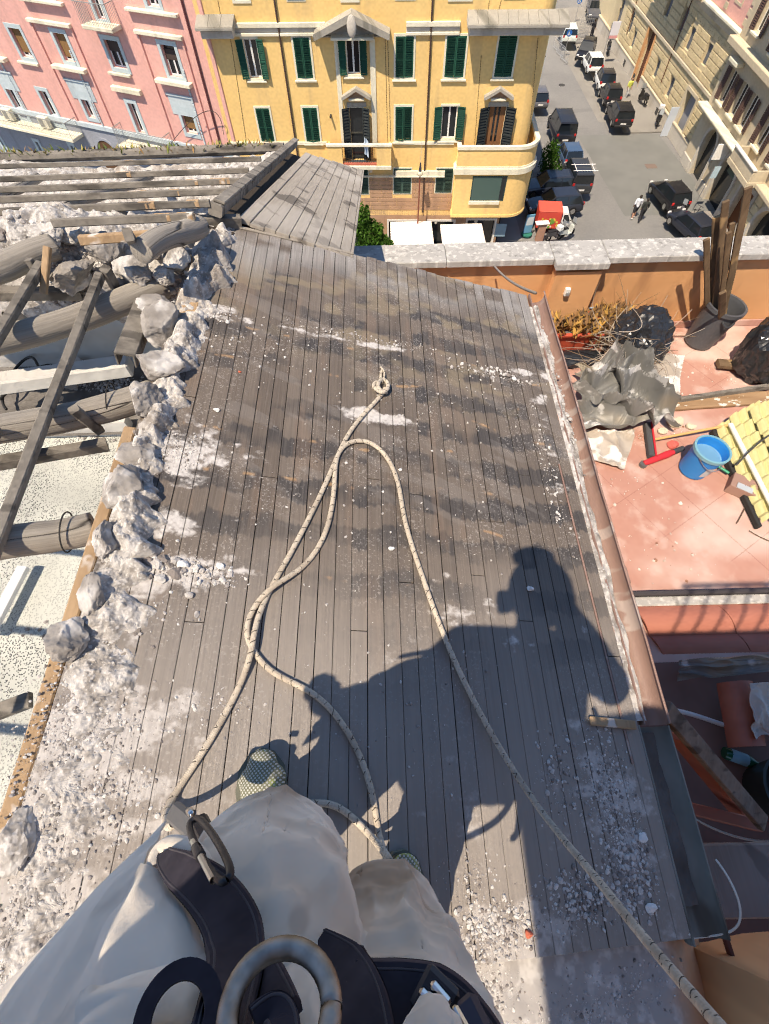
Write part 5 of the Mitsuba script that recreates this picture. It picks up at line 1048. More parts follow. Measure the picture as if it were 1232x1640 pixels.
# stone blocks, course by course
holes2 = [(a[0], b[0], b[1], a[1]) for a, b in holes if a[1] < 9]
cnt = 0
zc = [1.25, 1.75, 2.27, 2.79, 3.31, 3.83]+[4.62, 5.12, 5.62, 6.12, 6.62, 7.12]
for k, z in enumerate(zc):
    y = Y0+.05-(k % 2)*.5
    while y < 74:
        w_ = rnd.choice([.95, 1.2, 1.45]); a, b = max(y, Y0+.02), y+w_; y += w_
        segs = [(a, b)]
        for (h0, h1, hz0, hz1) in holes2:
            if z+.47 > hz0 and z < hz1: segs = [s2 for (c, d) in segs for s2 in ((c, min(d, h0-.06)), (max(c, h1+.06), d))]
        for c, d in segs:
            if d-c > .2 and cnt < 300: add(bb, 'stone_block', FR.box(c+.018, d-.018, z+.02, z+.47, .001, .09, .03), 'vermiculated'); cnt += 1
M('vermiculated', two(bump(prin(proc(lambda p, n, uv: mix(mix((.50, .41, .24), (.64, .54, .34), fbm(p.x*2+p.y*2, p.z*3, 1, 3)), (.2, .155, .085), smoothstep(.03, .0, dr.abs(noise(p.y*5.5, p.z*5.5, 3)-.5))*.8)), .9, specular=.1), lambda p, n, uv: .03*fbm(p.y*6, p.z*6, 2, 2))))
for z, h, d in ((4.36, .24, .2), (8.0, .3, .32), (8.3, .12, .42)): add(bb, 'string_course', FR.box(Y0+.0, Y1, z, z+h, .002, d, .02), 'beige_plaster')
add(bb, 'plinth', FR.box(Y0, ydoor-1.2, 0, 1.05, .0, .22, .02), 'travertine'); add(bb, 'plinth', FR.box(ydoor+1.2, Y1, 0, 1.05, .0, .22, .02), 'travertine')
add(bb, 'plinth_moulding', FR.box(Y0, ydoor-1.2, 1.051, 1.2, 0, .26, .03), 'beige_plaster'); add(bb, 'plinth_moulding', FR.box(ydoor+1.2, Y1, 1.051, 1.2, 0, .26, .03), 'beige_plaster')
for y in (70.2, 66.4, 58.1): add(bb, 'cellar_vent', FR.box(y-.3, y+.3, .2, .75, .22, .225), 'dark_glass')
for k, (a, b) in enumerate(doors):
    d_ = add(bb, 'door', FR.box(a[0], b[0], 0, a[1], -.4, -.36), 'paint', color=(.12, .055, .035) if k == 0 else (.24, .25, .28)); addn(d_, 'jamb', [FR.box(a[0]-.3, a[0], 0, a[1]+.25, -.2, .16), FR.box(b[0], b[0]+.3, 0, a[1]+.25, -.2, .16), FR.box(a[0], b[0], a[1], a[1]+.25, -.2, .16)], 'beige_plaster' if k else 'orange_plaster')
add(bb, 'open_leaf', FR.box(doors[1][1][0], doors[1][1][0]+.06, .02, 2.3, -.1, .9), 'paint', color=(.5, .55, .62))
# overhanging balcony whose shade falls on the upper wall
add(bb, 'balcony', FR.box(57.3, 67.0, 9.0, 9.28, .0, 1.5, .03), 'beige_plaster'); add(bb, 'balcony_wall', FR.box(57.35, 66.95, 9.281, 10.1, 1.3, 1.45, .02), 'beige_plaster'); add(bb, 'balcony_bracket', FR.box(57.5, 57.9, 8.43, 8.999, .0, 1.2, .05), 'beige_plaster')
add(bb, 'upper_band', FR.box(Y0+.02, 57.2, 8.45, 8.62, .0, .5, .03), 'cream_trim')
add(bb, 'upper_wall', FR.box(Y0+.02, 57.2, 8.65, 13.4, .0, .02), 'pink_plaster')
for j in range(8):
    for y in (50.0, 53.9): add(bb, 'quoin', FR.box(y-.35+.12*(j % 2), y+.3, 8.8+j*.55, 9.2+j*.55, .021, .07, .02), 'beige_plaster')
for (p, q) in (((59.952,7.23), (59.743,2.148)), ((72.529,5.364), (72.437,2.226))): pipe(FR, p[0], p[1]+3, q[0], q[1], .05, .13, (.13, .06, .03), bb)
# nearer neighbour
FN = Facade((28.2, 49.3, 0), (-.035, -.9994, 0), (-.9994, .035, 0))   # u runs toward us
nb = thing('near_beige_building', 'beige building with arched doorways, brown shutters and a corner balcony, nearest on the far pavement', 'building')
def N(p): return (49.3-p[0], p[1])
NA = [(N((48.372,3.156)), 1.0, 3.4), (N((44.268,2.785)), 1.05, 3.5)]
uA, uB, uC, uD = 3.4, 7.9, 11.6, 15.4
p = sbox(0, 0, 30, 13)
WN_ = [(1.9, 5.0, 7.0), (4.3, 5.0, 7.0), (6.3, 5.0, 7.0), (9.6, 5.1, 7.4), (12.5, 5.1, 7.4), (2.2, 9.2, 11.4), (5.8, 9.0, 11.2), (8.6, 9.0, 11.2), (11.4, 9., 11.2)]
for (u, za, zb_) in WN_: p = p.difference(sbox(u-.55, za, u+.55, zb_))
def archp(u, w, h): return Polygon([(u+w*math.cos(t), h-w+w*math.sin(t)) for t in np.linspace(0, math.pi, 14)]+[(u-w, -.01), (u+w, -.01)])
for u, w, h in ((uA, 1.15, 3.7), (uB, 1.35, 3.7), (uD, 1.3, 3.6)): p = p.difference(archp(u, w, h))
p = p.difference(sbox(uC-1.0, -.01, uC+1.0, 3.3))
add(nb, 'wall', cat([FN.poly(g, -.5, 0) for g in getattr(p, 'geoms', [p])]), 'beige_plaster')
add(nb, 'corner_return', FN.box(-.02, .0, 0, 13, -.45, -.001), 'beige_plaster')
for k, (u, w, h) in enumerate(((uA, 1.15, 3.7), (uB, 1.35, 3.7), (uD, 1.3, 3.6))):
    d_ = add(nb, 'arch_door', FN.poly(archp(u, w+.02, h+.02), -.5, -.45), 'dark_glass'); tt = np.linspace(0, math.pi, 14)
    add(d_, 'arch_trim', FN.poly([(u+(w+r)*math.cos(t), h-w+(w+r)*math.sin(t)) for r, ts in ((.0, tt), (.28, tt[::-1])) for t in ts], .0, .12), 'travertine'); addn(d_, 'jamb', [FN.box(u-w-.28, u-w, 0, h-w, -.1, .12), FN.box(u+w, u+w+.28, 0, h-w, -.1, .12)], 'travertine')
    if k == 1: add(d_, 'fanlight', FN.poly([(u+.95*math.cos(t), h-w+.95*math.sin(t)) for t in tt], -.44, -.42), 'paint', color=(.12, .15, .12))
d_ = add(nb, 'door', FN.box(uC-1, uC+1, 0, 3.3, -.45, -.4), 'paint', color=(.15, .065, .03)); addn(d_, 'jamb', [FN.box(uC-1.3, uC-1, 0, 3.6, -.1, .1), FN.box(uC+1, uC+1.3, 0, 3.6, -.1, .1), FN.box(uC-1, uC+1, 3.3, 3.6, -.1, .1)], 'travertine')
for (u, za, zb_) in WN_:
    w = add(nb, 'window', FN.box(u-.57, u+.57, za-.02, zb_+.02, -.3, -.28), 'dark_glass'); add(w, 'frame', cat([bar4(FN, u-.48, u+.48, za+.07, zb_-.07, .07, -.28, -.22), FN.box(u-.06, u+.06, za, zb_, -.279, -.21)]), 'paint', color=(.66, .64, .58)); add(w, 'sill', FN.box(u-.7, u+.7, za-.14, za-.0, .0, .2, .02), 'cream_trim')
    for sg in (1, -1): hung(FN, w, u-sg*.56, za, .56, zb_-za, 172, sg, (.09, .055, .045), .07)
z = 4.05; add(nb, 'cornice', FN.box(-.2, 9.0, z, z+.2, 0, .65, .03), 'beige_plaster'); add(nb, 'cornice_edge', FN.box(-.25, 9.0, z+.201, z+.32, 0, .8, .02), 'cream_trim'); add(nb, 'cornice', FN.box(12.9, 30, z, z+.25, 0, .7, .03), 'beige_plaster')
add(nb, 'balcony', FN.box(9.0, 12.8, z-.1, z+.25, 0, 1.3, .03), 'beige_plaster'); add(nb, 'balcony_wall', FN.box(9.05, 12.75, z+.251, z+.95, 1.12, 1.25, .02), 'beige_plaster'); add(nb, 'balcony_coping', FN.box(9.0, 12.8, z+.951, z+1.05, 1.05, 1.32, .02), 'paint', color=(.72, .7, .66))
addn(nb, 'balcony_side', [FN.box(9.05, 9.17, z+.251, z+.95, 0, 1.12), FN.box(12.63, 12.75, z+.251, z+.95, 0, 1.12)], 'beige_plaster')
add(nb, 'upper_cornice', FN.box(-.2, 30, 8.1, 8.5, 0, .7, .03), 'beige_plaster'); add(nb, 'hood', FN.box(1.1, 2.7, 7.4, 7.65, 0, .6, .04), 'cream_trim')
add(nb, 'overhang', FN.box(4.2, 12.6, 12.2, 12.5, 0, 1.5, .03), 'beige_plaster')
for z in (1.3, 1.9, 2.5, 3.1):
    for a, b in ((13., 13.9), (17.0, 19.5)): add(nb, 'stone_block', FN.box(a, b, z+.02, z+.57, .001, .08, .03), 'beige_stone')
add(nb, 'plinth', FN.box(4.9, 6.2, 0, .8, 0, .15, .02), 'travertine'); add(nb, 'plinth', FN.box(9.6, 10.2, 0, .8, 0, .15, .02), 'travertine'); add(nb, 'plinth', FN.box(.0, 1.9, 0, .8, 0, .15, .02), 'travertine')
for F, a, b, pr_ in ((FR, Y0, Y1, bb), (FN, 0, 30, nb)): add(pr_, 'core', F.box(a, b, 0, 12.9, -12, -.55), 'underside'); add(pr_, 'flat_roof', F.box(a, b, 13.55, 13.8, -12, .5), 'grey_trim')
# shop signs and street furniture against this side
single('shop_sign', 'blank white square sign board jutting out above the second arch', 'sign', box(26.9, 28.0, 42.7, 42.86, 3.0, 4.05, .01), 'paint', color=(.8, .79, .74))
# building closing the street far away
single('far_building', 'pale building at the far end of the street behind the crossing', 'building', box(-10, 60, 118, 130, 0, 18), 'beige_plaster')
# ---------------------------------------------------------------- pavements, crossing, vehicles, people
M('pavement', two(prin(proc(lambda p, n, uv: mix((.19, .175, .16), (.28, .26, .24), fbm(p.x*.8, p.y*.8, 1, 4))), .9, specular=.2)))
M('old_asphalt', two(prin(proc(lambda p, n, uv: mix((.19, .18, .165), (.25, .24, .22), fbm(p.x*.8, p.y*.5, 3, 4))), .9, specular=.2)))
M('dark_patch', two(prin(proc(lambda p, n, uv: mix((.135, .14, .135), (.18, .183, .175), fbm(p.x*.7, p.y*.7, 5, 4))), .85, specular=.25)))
q0, q1 = A(*(22.438,54.739,0)), A(*(27.616,52.818,0))
struct('far_pavement', box(24.3, 28.6, q0[1]+.0, 90, 0, .13, .02), 'old_asphalt')
struct('near_pavement', box(24.6, 28.6, 15, (28.471,40.717,0)[1], 0, .13, .02), 'pavement')
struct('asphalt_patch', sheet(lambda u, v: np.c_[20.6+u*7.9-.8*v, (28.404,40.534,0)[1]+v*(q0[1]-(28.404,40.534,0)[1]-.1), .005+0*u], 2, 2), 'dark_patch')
struct('yellow_side_pavement', box(-10, 10.4, 33.6, 37.2, 0, .13, .02), 'pavement')
struct('corner_pavement', box(9.3, 11.5, 37.3, 95, 0, .128, .02), 'pavement')
struct('far_side_pavement', sheet(lambda u, v: np.c_[22.5+u*1.8, (23.834,57.305,0)[1]+v*32, .006+0*u], 2, 2), 'old_asphalt')
zy0, zy1 = (25.374,83.625,0)[1], (26.841,90.47,0)[1]; zx0, zx1 = (23.115,86.485,0)[0], (27.633,86.149,0)[0]
struct('road_markings', cat([box(zx0, zx1, zy0+(zy1-zy0)*k/8, zy0+(zy1-zy0)*(k+.5)/8, .0, .008) for k in range(8)]), 'paint', color=(.55, .55, .53))
for k, p in enumerate(((20.613,66.237,0), (20.033,74.272,0))): single('manhole_cover', ('dark round manhole cover in mid street' if k == 0 else 'manhole cover near the crossing'), 'manhole cover', trimesh.creation.cylinder(radius=.35, height=.012, sections=20, transform=trimesh.transformations.translation_matrix([p[0], p[1], .006])), 'paint', color=(.05, .05, .05))
single('drain_grate', 'rusty square drain patch on the darker asphalt', 'drain cover', box(*(lambda p: (p[0]-.5, p[0]+.5, p[1]-.4, p[1]+.4))((25.179,48.464,0)), .0, .012), 'paint', color=(.17, .13, .11))

def car(label, at, ang, L=4.1, W=1.75, Hh=1.48, col=(.02, .02, .022), kind='hatch', roofcol=None, lights=True, rack=False):
    """ang: heading, degrees from +y (clockwise positive); body by lofted stations along the length"""
    t = thing('parked_car', label, 'car', 'cars parked in the street'); M4 = rotz(-ang, (at[0], at[1], at[2] if len(at) > 2 else 0))
    zb, zs = .22, (.82 if kind != 'van' else .95)
    prof = {'hatch': [(-.5, .35, .55, .86), (-.485, .28, .8, .95), (-.42, .22, zs+.08, 1), (-.1, .2, zs+.05, 1), (.18, .2, zs, 1), (.36, .2, zs-.08, .98), (.46, .24, zs-.2, .92), (.5, .34, .55, .78)],
            'suv': [(-.5, .38, .7, .9), (-.488, .3, .95, .96), (-.44, .25, zs+.18, 1), (-.1, .24, zs+.15, 1), (.2, .24, zs+.12, 1), (.38, .24, zs+.02, .98), (.47, .28, zs-.15, .93), (.5, .4, .6, .8)],
            'van': [(-.5, .38, .8, .93), (-.49, .3, 1.05, .98), (-.46, .25, zs+.12, 1), (-.1, .24, zs+.12, 1), (.2, .24, zs+.1, 1), (.4, .24, zs+.0, .98), (.48, .28, zs-.15, .93), (.5, .4, .62, .82)]}[kind]
    def loft(st, seg=10):
        vs = []
        for (y, z0, z1, w) in st:
            hw = W/2*w; h = z1-z0; r = min(.12, h*.3)
            pts = [(-hw+.06, z0), (hw-.06, z0), (hw-.01, z0+r), (hw, z0+h*.55), (hw-.03, z1-r*.5), (hw-.13, z1), (-hw+.13, z1), (-hw+.03, z1-r*.5), (-hw, z0+h*.55), (-hw+.01, z0+r)]
            vs.append([(x, y*L, z) for x, z in pts])
        k = len(vs[0]); v = np.array(vs).reshape(-1, 3); f = []
        for i in range(len(st)-1):
            for j in range(k): a, b = i*k+j, i*k+(j+1) % k; f += [[a, b, b+k], [a, b+k, a+k]]
        e = (len(st)-1)*k
        for j in range(1, k-1): f += [[0, j+1, j], [e, e+j, e+j+1]]
        m = trimesh.Trimesh(v, np.array(f), process=False); 
        return m
    add(t, 'body', inst(loft(prof), M4), 'gloss', smooth=35, color=None if False else np.array(col)) if False else add(t, 'body', inst(loft(prof), M4), 'gloss', color=col, smooth=True)
    y0, y1 = {'hatch': (-.49, .2), 'suv': (-.49, .2), 'van': (-.495, .3)}[kind]; t0, t1 = {'hatch': (-.36, .02), 'suv': (-.42, .0), 'van': (-.46, .14)}[kind]
    zt = zs+({'hatch': .05, 'suv': .15, 'van': .1}[kind])
    def ring(y, z, hw): return [(-hw, y*L, z), (hw, y*L, z)]
    hb, ht = W/2-.06, W/2-.22
    gv = ring(y0, zt-.04, hb)+ring(y1, zt-.06, hb)+ring((y0+y1)/2, zt, hb+.02)+ring(t0-.03, Hh-.04, ht)+ring(t1+.02, Hh-.04, ht)
    add(t, 'glasshouse', inst(hull(gv), M4), 'dark_glass')
    rv = ring(t0-.05, Hh-.05, ht+.03)+ring(t1+.03, Hh-.05, ht+.03)+ring(t0, Hh, ht-.05)+ring(t1-.03, Hh, ht-.05)+ring((t0+t1)/2, Hh+.02, ht-.08)
    add(t, 'roof', inst(hull(rv), M4), 'gloss', color=roofcol or col)
    pil = []
    for sx in (-1, 1):
        for (ya, yb_) in ((y0+.015, t0-.03), (y1-.005, t1+.02), ((y0+y1)/2-.04, (t0+t1)/2-.02)):
            pil.append(beam((sx*(hb-.0), ya*L, zt-.03), (sx*(ht+.015), yb_*L, Hh-.03), .05, .09, (0, 1, 0), 0))
    add(t, 'pillars', cat([inst(p, M4) for p in pil]), 'gloss', color=roofcol or col, stuff=True)
    for sx in (-1, 1):
        for sy in (-.31, .32):
            w = trimesh.creation.cylinder(radius=.32, height=.2, sections=22, transform=trimesh.transformations.rotation_matrix(math.pi/2, [0, 1, 0])); w.apply_translation([sx*(W/2-.09), sy*L, .32])
            k = add(t, 'wheel', inst(w, M4), 'paint', color=(.015, .015, .016)); r = trimesh.creation.cylinder(radius=.2, height=.01, sections=16, transform=trimesh.transformations.rotation_matrix(math.pi/2, [0, 1, 0])); r.apply_translation([sx*(W/2+.016), sy*L, .32]); add(k, 'rim', inst(r, M4), 'chrome')
        add(t, 'tail_light', inst(box(sx*(W/2-.17)-.1, sx*(W/2-.17)+.1, -.5*L+.0, -.485*L+.05, zs-.1, zs+.12, .03), M4), 'satin', color=(.45, .02, .02)); add(t, 'headlight', inst(box(sx*(W/2-.25)-.14, sx*(W/2-.25)+.14, .455*L, .488*L, zs-.28, zs-.12, .03), M4), 'satin', color=(.6, .6, .6))
        add(t, 'mirror', inst(box(sx*(W/2+.08)-.09, sx*(W/2+.08)+.09, .16*L, .16*L+.12, zs+.08, zs+.22, .03), M4), 'gloss', color=col)
    add(t, 'number_plate', inst(box(-.26, .26, -.5*L-.012, -.5*L+.02, .5, .62), M4), 'paint', color=(.7, .7, .68)); add(t, 'bumper', inst(box(-W*.43, W*.43, -.5*L-.03, -.5*L+.2, .28, .46, .04), M4), 'satin', color=(.03, .03, .032))
    if rack:
        add(t, 'roof_rack', cat([inst(tube([(-W/2-.1, y*L, Hh+.12), (W/2+.1, y*L, Hh+.12)], .03, 6), M4) for y in (-.42, -.18)]+[inst(tube([(s_*W/2*.8, -.45*L, Hh+.12), (s_*W/2*.8, -.15*L, Hh+.12)], .03, 6), M4) for s_ in (-1, 1)]), 'paint', color=(.7, .7, .7))
    return t
BLK, WHT, GRY, NVY = (.014, .014, .017), (.62, .64, .62), (.08, .085, .1), (.018, .022, .035)
car('black estate car parked at the end of the brown pavement strip, tail light lit red', (23.859,56.266,0.5), 4, 4.3, 1.82, 1.55, BLK, 'suv')
car('small black car parked just ahead of the black estate', (24.083,60.579,0.5), 3, 3.3, 1.66, 1.5, BLK)
car('white small car with a black roof, parked between two black ones and a white one', (24.392,64.189,0.5), 6, 3.4, 1.68, 1.52, WHT, 'hatch', (.02, .02, .025))
car('white car with a white roof parked behind the small black car near the crossing', (24.157,68.615,0.5), 2, 3.7, 1.68, 1.5, WHT)
car('black compact car parked nose toward us below the taxi', (24.218,71.949,0.5), 205, 3.6, 1.66, 1.48, BLK)
car('white and green police-like car standing in front of the crossing', (23.296,77.527,0.5), 6, 4.3, 1.8, 1.5, (.6, .66, .62), 'suv')
car('dark grey car facing us at the right-hand end of the zebra crossing', (28.33,85.038,0.5), 190, 4.3, 1.8, 1.5, GRY, 'suv')
car('pale white-green car behind the zebra crossing, cut by the top frame', (30.646,90.552,0.5), 5, 4.2, 1.75, 1.5, (.6, .68, .58))
car('black people carrier at the rounded corner of the yellow building', (17.531,53.264,0.6), 2, 4.6, 1.9, 1.9, BLK, 'van')
car('blue hatchback parked between the green bush and the black people carrier', (17.313,48.65,0.5), 0, 3.7, 1.68, 1.48, (.05, .09, .17))
car('black van with a white roof rack beside the green bush', (17.132,44.682,0.5), 2, 4.2, 1.78, 1.75, (.03, .033, .038), 'van', rack=True)
car('dark car parked sideways in the shade with bright red tail lights', (14.463,43.497,0.5), 268, 4.4, 1.8, 1.45, NVY)
car('dark glossy saloon parked sideways just above the red three-wheeler', (14.469,40.894,0.4), 266, 4.5, 1.82, 1.45, NVY)
car('black hatchback with one red tail light in the road beside the walking men', (24.123,41.671,0.5), -8, 4.1, 1.78, 1.5, BLK)
car('dark blue-black car half hidden by the parapet below the motorcycles', (24.389,37.141,0.5), -14, 4.2, 1.78, 1.45, NVY)
car('grey car mostly hidden behind the curved balcony', (16.583,60.585,0.5), 0, 4.0, 1.7, 1.45, (.1, .1, .11))

def scooter(label, at, ang, col=(.02, .02, .02), box_col=None, name='scooter'):
    t = thing(name, label, 'scooter' if name == 'scooter' else 'motorcycle'); M4 = rotz(-ang, (at[0], at[1], at[2] if len(at) > 2 else 0))
    for y in (-.62, .62):
        w = trimesh.creation.torus(.2, .07, 18, 8); w.apply_transform(trimesh.transformations.rotation_matrix(math.pi/2, [0, 1, 0])); w.apply_translation([0, y, .27]); add(t, 'wheel', inst(w, M4), 'paint', color=(.02, .02, .02))
    add(t, 'body', inst(cat([hull(A([-.16, -.8, .5], [.16, -.8, .5], [-.2, -.1, .4], [.2, -.1, .4], [-.14, -.7, .78], [.14, -.7, .78], [-.13, -.05, .72], [.13, -.05, .72])), hull(A([-.2, -.1, .26], [.2, -.1, .26], [-.18, .4, .28], [.18, .4, .28], [-.18, .4, .36], [.18, .4, .36], [-.2, -.1, .36], [.2, -.1, .36])), hull(A([-.2, .38, .3], [.2, .38, .3], [-.22, .45, .8], [.22, .45, .8], [-.06, .62, .95], [.06, .62, .95], [0, .7, .5]))]), M4), 'gloss', color=col)
    add(t, 'seat', inst(box(-.15, .15, -.78, -.05, .76, .86, .05), M4), 'paint', color=(.02, .02, .022)); add(t, 'handlebar', inst(tube([(-.36, .42, 1.05), (0, .5, 1.0), (.36, .42, 1.05)], .025, 8), M4), 'paint', color=(.03, .03, .03)); add(t, 'windscreen', inst(hull(A([-.2, .56, .95], [.2, .56, .95], [-.16, .5, 1.4], [.16, .5, 1.4], [-.16, .52, 1.4], [.16, .52, 1.4], [-.2, .6, .95], [.2, .6, .95])), M4), 'satin', color=(.35, .38, .4))
    if box_col: add(t, 'top_box', inst(box(-.24, .24, -1.1, -.7, .86, 1.22, .05), M4), 'satin', color=box_col)
    return t
scooter('white and black scooter in front of the three-wheeler', (14.831,37.225,0.3), 60, (.45, .48, .46), (.62, .64, .62)); scooter('dark scooter standing next to the white and black one', (13.926,36.925,0.3), 70, (.04, .04, .045))
scooter('black scooter parked against the plinth below the police notice board', (27.45,73.881,0.3), 15); scooter('black scooter on the far pavement near the man in yellow', (27.682,60.637,0.3), -10); scooter('scooter with a white top box near the open grey gate', (27.803,55.9,0.3), 200, BLK, (.68, .68, .68))
scooter('motorcycle standing between the two dark cars', (24.185,39.258,0.3), 50, (.06, .06, .07), name='motorcycle')
bi = thing('bicycle', 'bicycle leaning by the motorcycle near the blue sign', 'bicycle'); c = A(*(25.887,39.727,0)); Mb = rotz(-60, c)
for y in (-.52, .52):
    w = trimesh.creation.torus(.32, .02, 24, 6); w.apply_transform(trimesh.transformations.rotation_matrix(math.pi/2, [0, 1, 0])); w.apply_translation([0, y, .34]); add(bi, 'wheel', inst(w, Mb), 'paint', color=(.03, .03, .03))
add(bi, 'frame', cat([inst(tube(q, .018, 6), Mb) for q in ([(0, -.52, .34), (0, -.1, .3)], [(0, -.1, .3), (0, .4, .72)], [(0, -.1, .3), (0, -.22, .85)], [(0, -.2, .72), (0, .38, .75)], [(0, .52, .34), (0, .36, .95)], [(-.28, .36, .98), (.28, .36, .98)])]), 'satin', color=(.05, .05, .06))
add(bi, 'saddle', inst(box(-.07, .07, -.35, -.1, .85, .9, .03), Mb), 'paint', color=(.02, .02, .02))
# three-wheeler
tw = thing('three_wheeler', 'small red and white three-wheeled delivery truck with colourful fruit on its side', 'delivery vehicle'); c = A(*(14.197,38.815,0.3)); Mt = rotz(-97, (c[0], c[1], 0))
add(tw, 'cargo_box', inst(box(-.75, .75, -1.5, .3, .5, 1.75, .03), Mt), 'satin', color=(.55, .07, .05)); add(tw, 'cargo_top', inst(box(-.77, .77, -1.52, .32, 1.751, 1.82, .03), Mt), 'satin', color=(.62, .09, .05))
add(tw, 'cab', inst(hull(A([-.6, .35, .35], [.6, .35, .35], [-.62, .4, 1.0], [.62, .4, 1.0], [-.5, .38, 1.62], [.5, .38, 1.62], [-.48, .8, 1.6], [.48, .8, 1.6], [-.45, 1.3, .9], [.45, 1.3, .9], [-.3, 1.4, .4], [.3, 1.4, .4])), Mt), 'satin', color=(.66, .66, .64))
add(tw, 'windscreen', inst(hull(A([-.42, .88, 1.55], [.42, .88, 1.55], [-.4, 1.27, 1.0], [.4, 1.27, 1.0], [-.42, .92, 1.57], [.42, .92, 1.57], [-.4, 1.31, 1.0], [.4, 1.31, 1.0])), Mt), 'dark_glass')
for s_ in (-1, 1): add(tw, 'side_window', inst(hull(A([s_*.57, .48, 1.5], [s_*.55, .8, 1.5], [s_*.635, .48, 1.05], [s_*.6, 1.05, 1.05], [s_*.5, .6, 1.3])), Mt), 'dark_glass')
for x, y in ((-.65, -.9), (.65, -.9), (0, 1.1)):
    w = trimesh.creation.cylinder(radius=.24, height=.14, sections=18, transform=trimesh.transformations.rotation_matrix(math.pi/2, [0, 1, 0])); w.apply_translation([x, y, .24]); add(tw, 'wheel', inst(w, Mt), 'paint', color=(.02, .02, .02))
for k in range(26): add(tw, 'fruit_picture', inst(trimesh.creation.cylinder(radius=rnd.uniform(.07, .13), height=.01, sections=12, transform=trimesh.transformations.translation_matrix([rnd.uniform(-1.35, .15), rnd.uniform(.62, 1.25), 0])@np.eye(4)), Mt@np.array([[0, 0, 1, .756+.0006*k], [1, 0, 0, 0], [0, 1, 0, 0], [0, 0, 0, 1.]])), 'paint', color=rnd.choice([(.6, .4, .05), (.55, .12, .04), (.6, .5, .1), (.15, .3, .05), (.65, .6, .5)]))

def person_small(label, at, ang, top, low, skin=(.35, .2, .14), hair=(.03, .025, .02), walk=.22, shoes=(.03, .03, .03), shorts=False, hh=1.74):
    """a pedestrian: one continuous body, with clothing and hair as its parts"""
    t = thing('person', label, 'person'); M4 = rotz(-ang, (at[0], at[1], at[2] if len(at) > 2 else 0))
    def chain(bones):
        ms = None
        for (a, ra, b, rb_) in bones:
            s1 = _ico[1].vertices*ra+A(*a); s2 = _ico[1].vertices*rb_+A(*b); m = m3.Manifold.hull_points(np.vstack([s1, s2])); ms = m if ms is None else ms+m
        q = ms.refine_to_length(.06).to_mesh(); m = trimesh.Trimesh(q.vert_properties[:, :3], q.tri_verts); trimesh.smoothing.filter_taubin(m, iterations=6); return m
    hip, kn1, ft1, kn2, ft2 = (0, 0, .92), (.1, walk*.9, .5), (.1, walk*.5, .08), (-.1, -walk*.35, .5), (-.1, -walk*1.5, .12)
    torso = [((0, 0, .98), .13, (0, .03, 1.2), .13), ((-.12, .03, 1.38), .1, (.12, .03, 1.38), .1), ((0, .03, 1.2), .13, (0, .03, 1.38), .13)]
    arms = [((-.19, .03, 1.4), .065, (-.25, -.05, 1.12), .05), ((.19, .03, 1.4), .065, (.25, .06, 1.12), .05)]
    fore = [((-.25, -.05, 1.12), .045, (-.24, .1, .88), .035), ((.25, .06, 1.12), .045, (.24, .2, .9), .035), ((-.24, .1, .88), .035, (-.235, .16, .78), .028), ((.24, .2, .9), .035, (.235, .28, .82), .028)]
    head = [((0, .03, 1.46), .055, (0, .04, 1.55), .05), ((0, .05, 1.62), .095, (0, .06, 1.66), .1)]
    legs = [((-.09, 0, .93), .115, kn2, .075), ((.09, 0, .93), .115, kn1, .075), (kn2, .07, ft2, .05), (kn1, .07, ft1, .05)]
    feet = [(ft1, .045, (.1, walk*.5+.17, .05), .04), (ft2, .045, (-.1, -walk*1.5+.14, .05), .04)]
    add(t, 'body', inst(chain(torso+arms+fore+head+legs+feet), M4), 'paint', color=skin, smooth=True)
    ex = lambda bs, d: [(a, ra+d, b, rb_+d) for a, ra, b, rb_ in bs]
    add(t, 'shirt', inst(chain(ex(torso+arms, .025)), M4), 'paint', color=top, smooth=True)
    lg = ex(legs[:2], .022) if shorts else ex(legs, .022)
    add(t, 'trousers', inst(chain(lg+[((-.09, 0, .96), .13, (.09, 0, .96), .13)]), M4), 'paint', color=low, smooth=True)
    add(t, 'shoe', inst(chain(ex(feet[:1], .018)), M4), 'paint', color=shoes, smooth=True); add(t, 'shoe', inst(chain(ex(feet[1:], .018)), M4), 'paint', color=shoes, smooth=True)
    add(t, 'hair', inst(chain([((0, .03, 1.67), .105, (0, .0, 1.66), .1)]), M4), 'paint', color=hair, smooth=True)
    return t
person_small('man in a white T-shirt and dark shorts walking up the street', (21.166,40.216,0), 12, (.62, .65, .7), (.03, .03, .035), shorts=True, shoes=(.6, .6, .6))
person_small('man in dark clothes walking up the street beside the one in white', (21.602,39.738,0), 12, (.03, .033, .03), (.025, .025, .03))
person_small('person in a yellow top walking on the far pavement by the tall door', (26.612,62.438,0), 170, (.55, .58, .12), (.45, .46, .46))
person_small('person in black standing by the metal crates near the crossing', (26.841,79.282,0), 60, (.02, .02, .025), (.02, .02, .025), walk=.05)

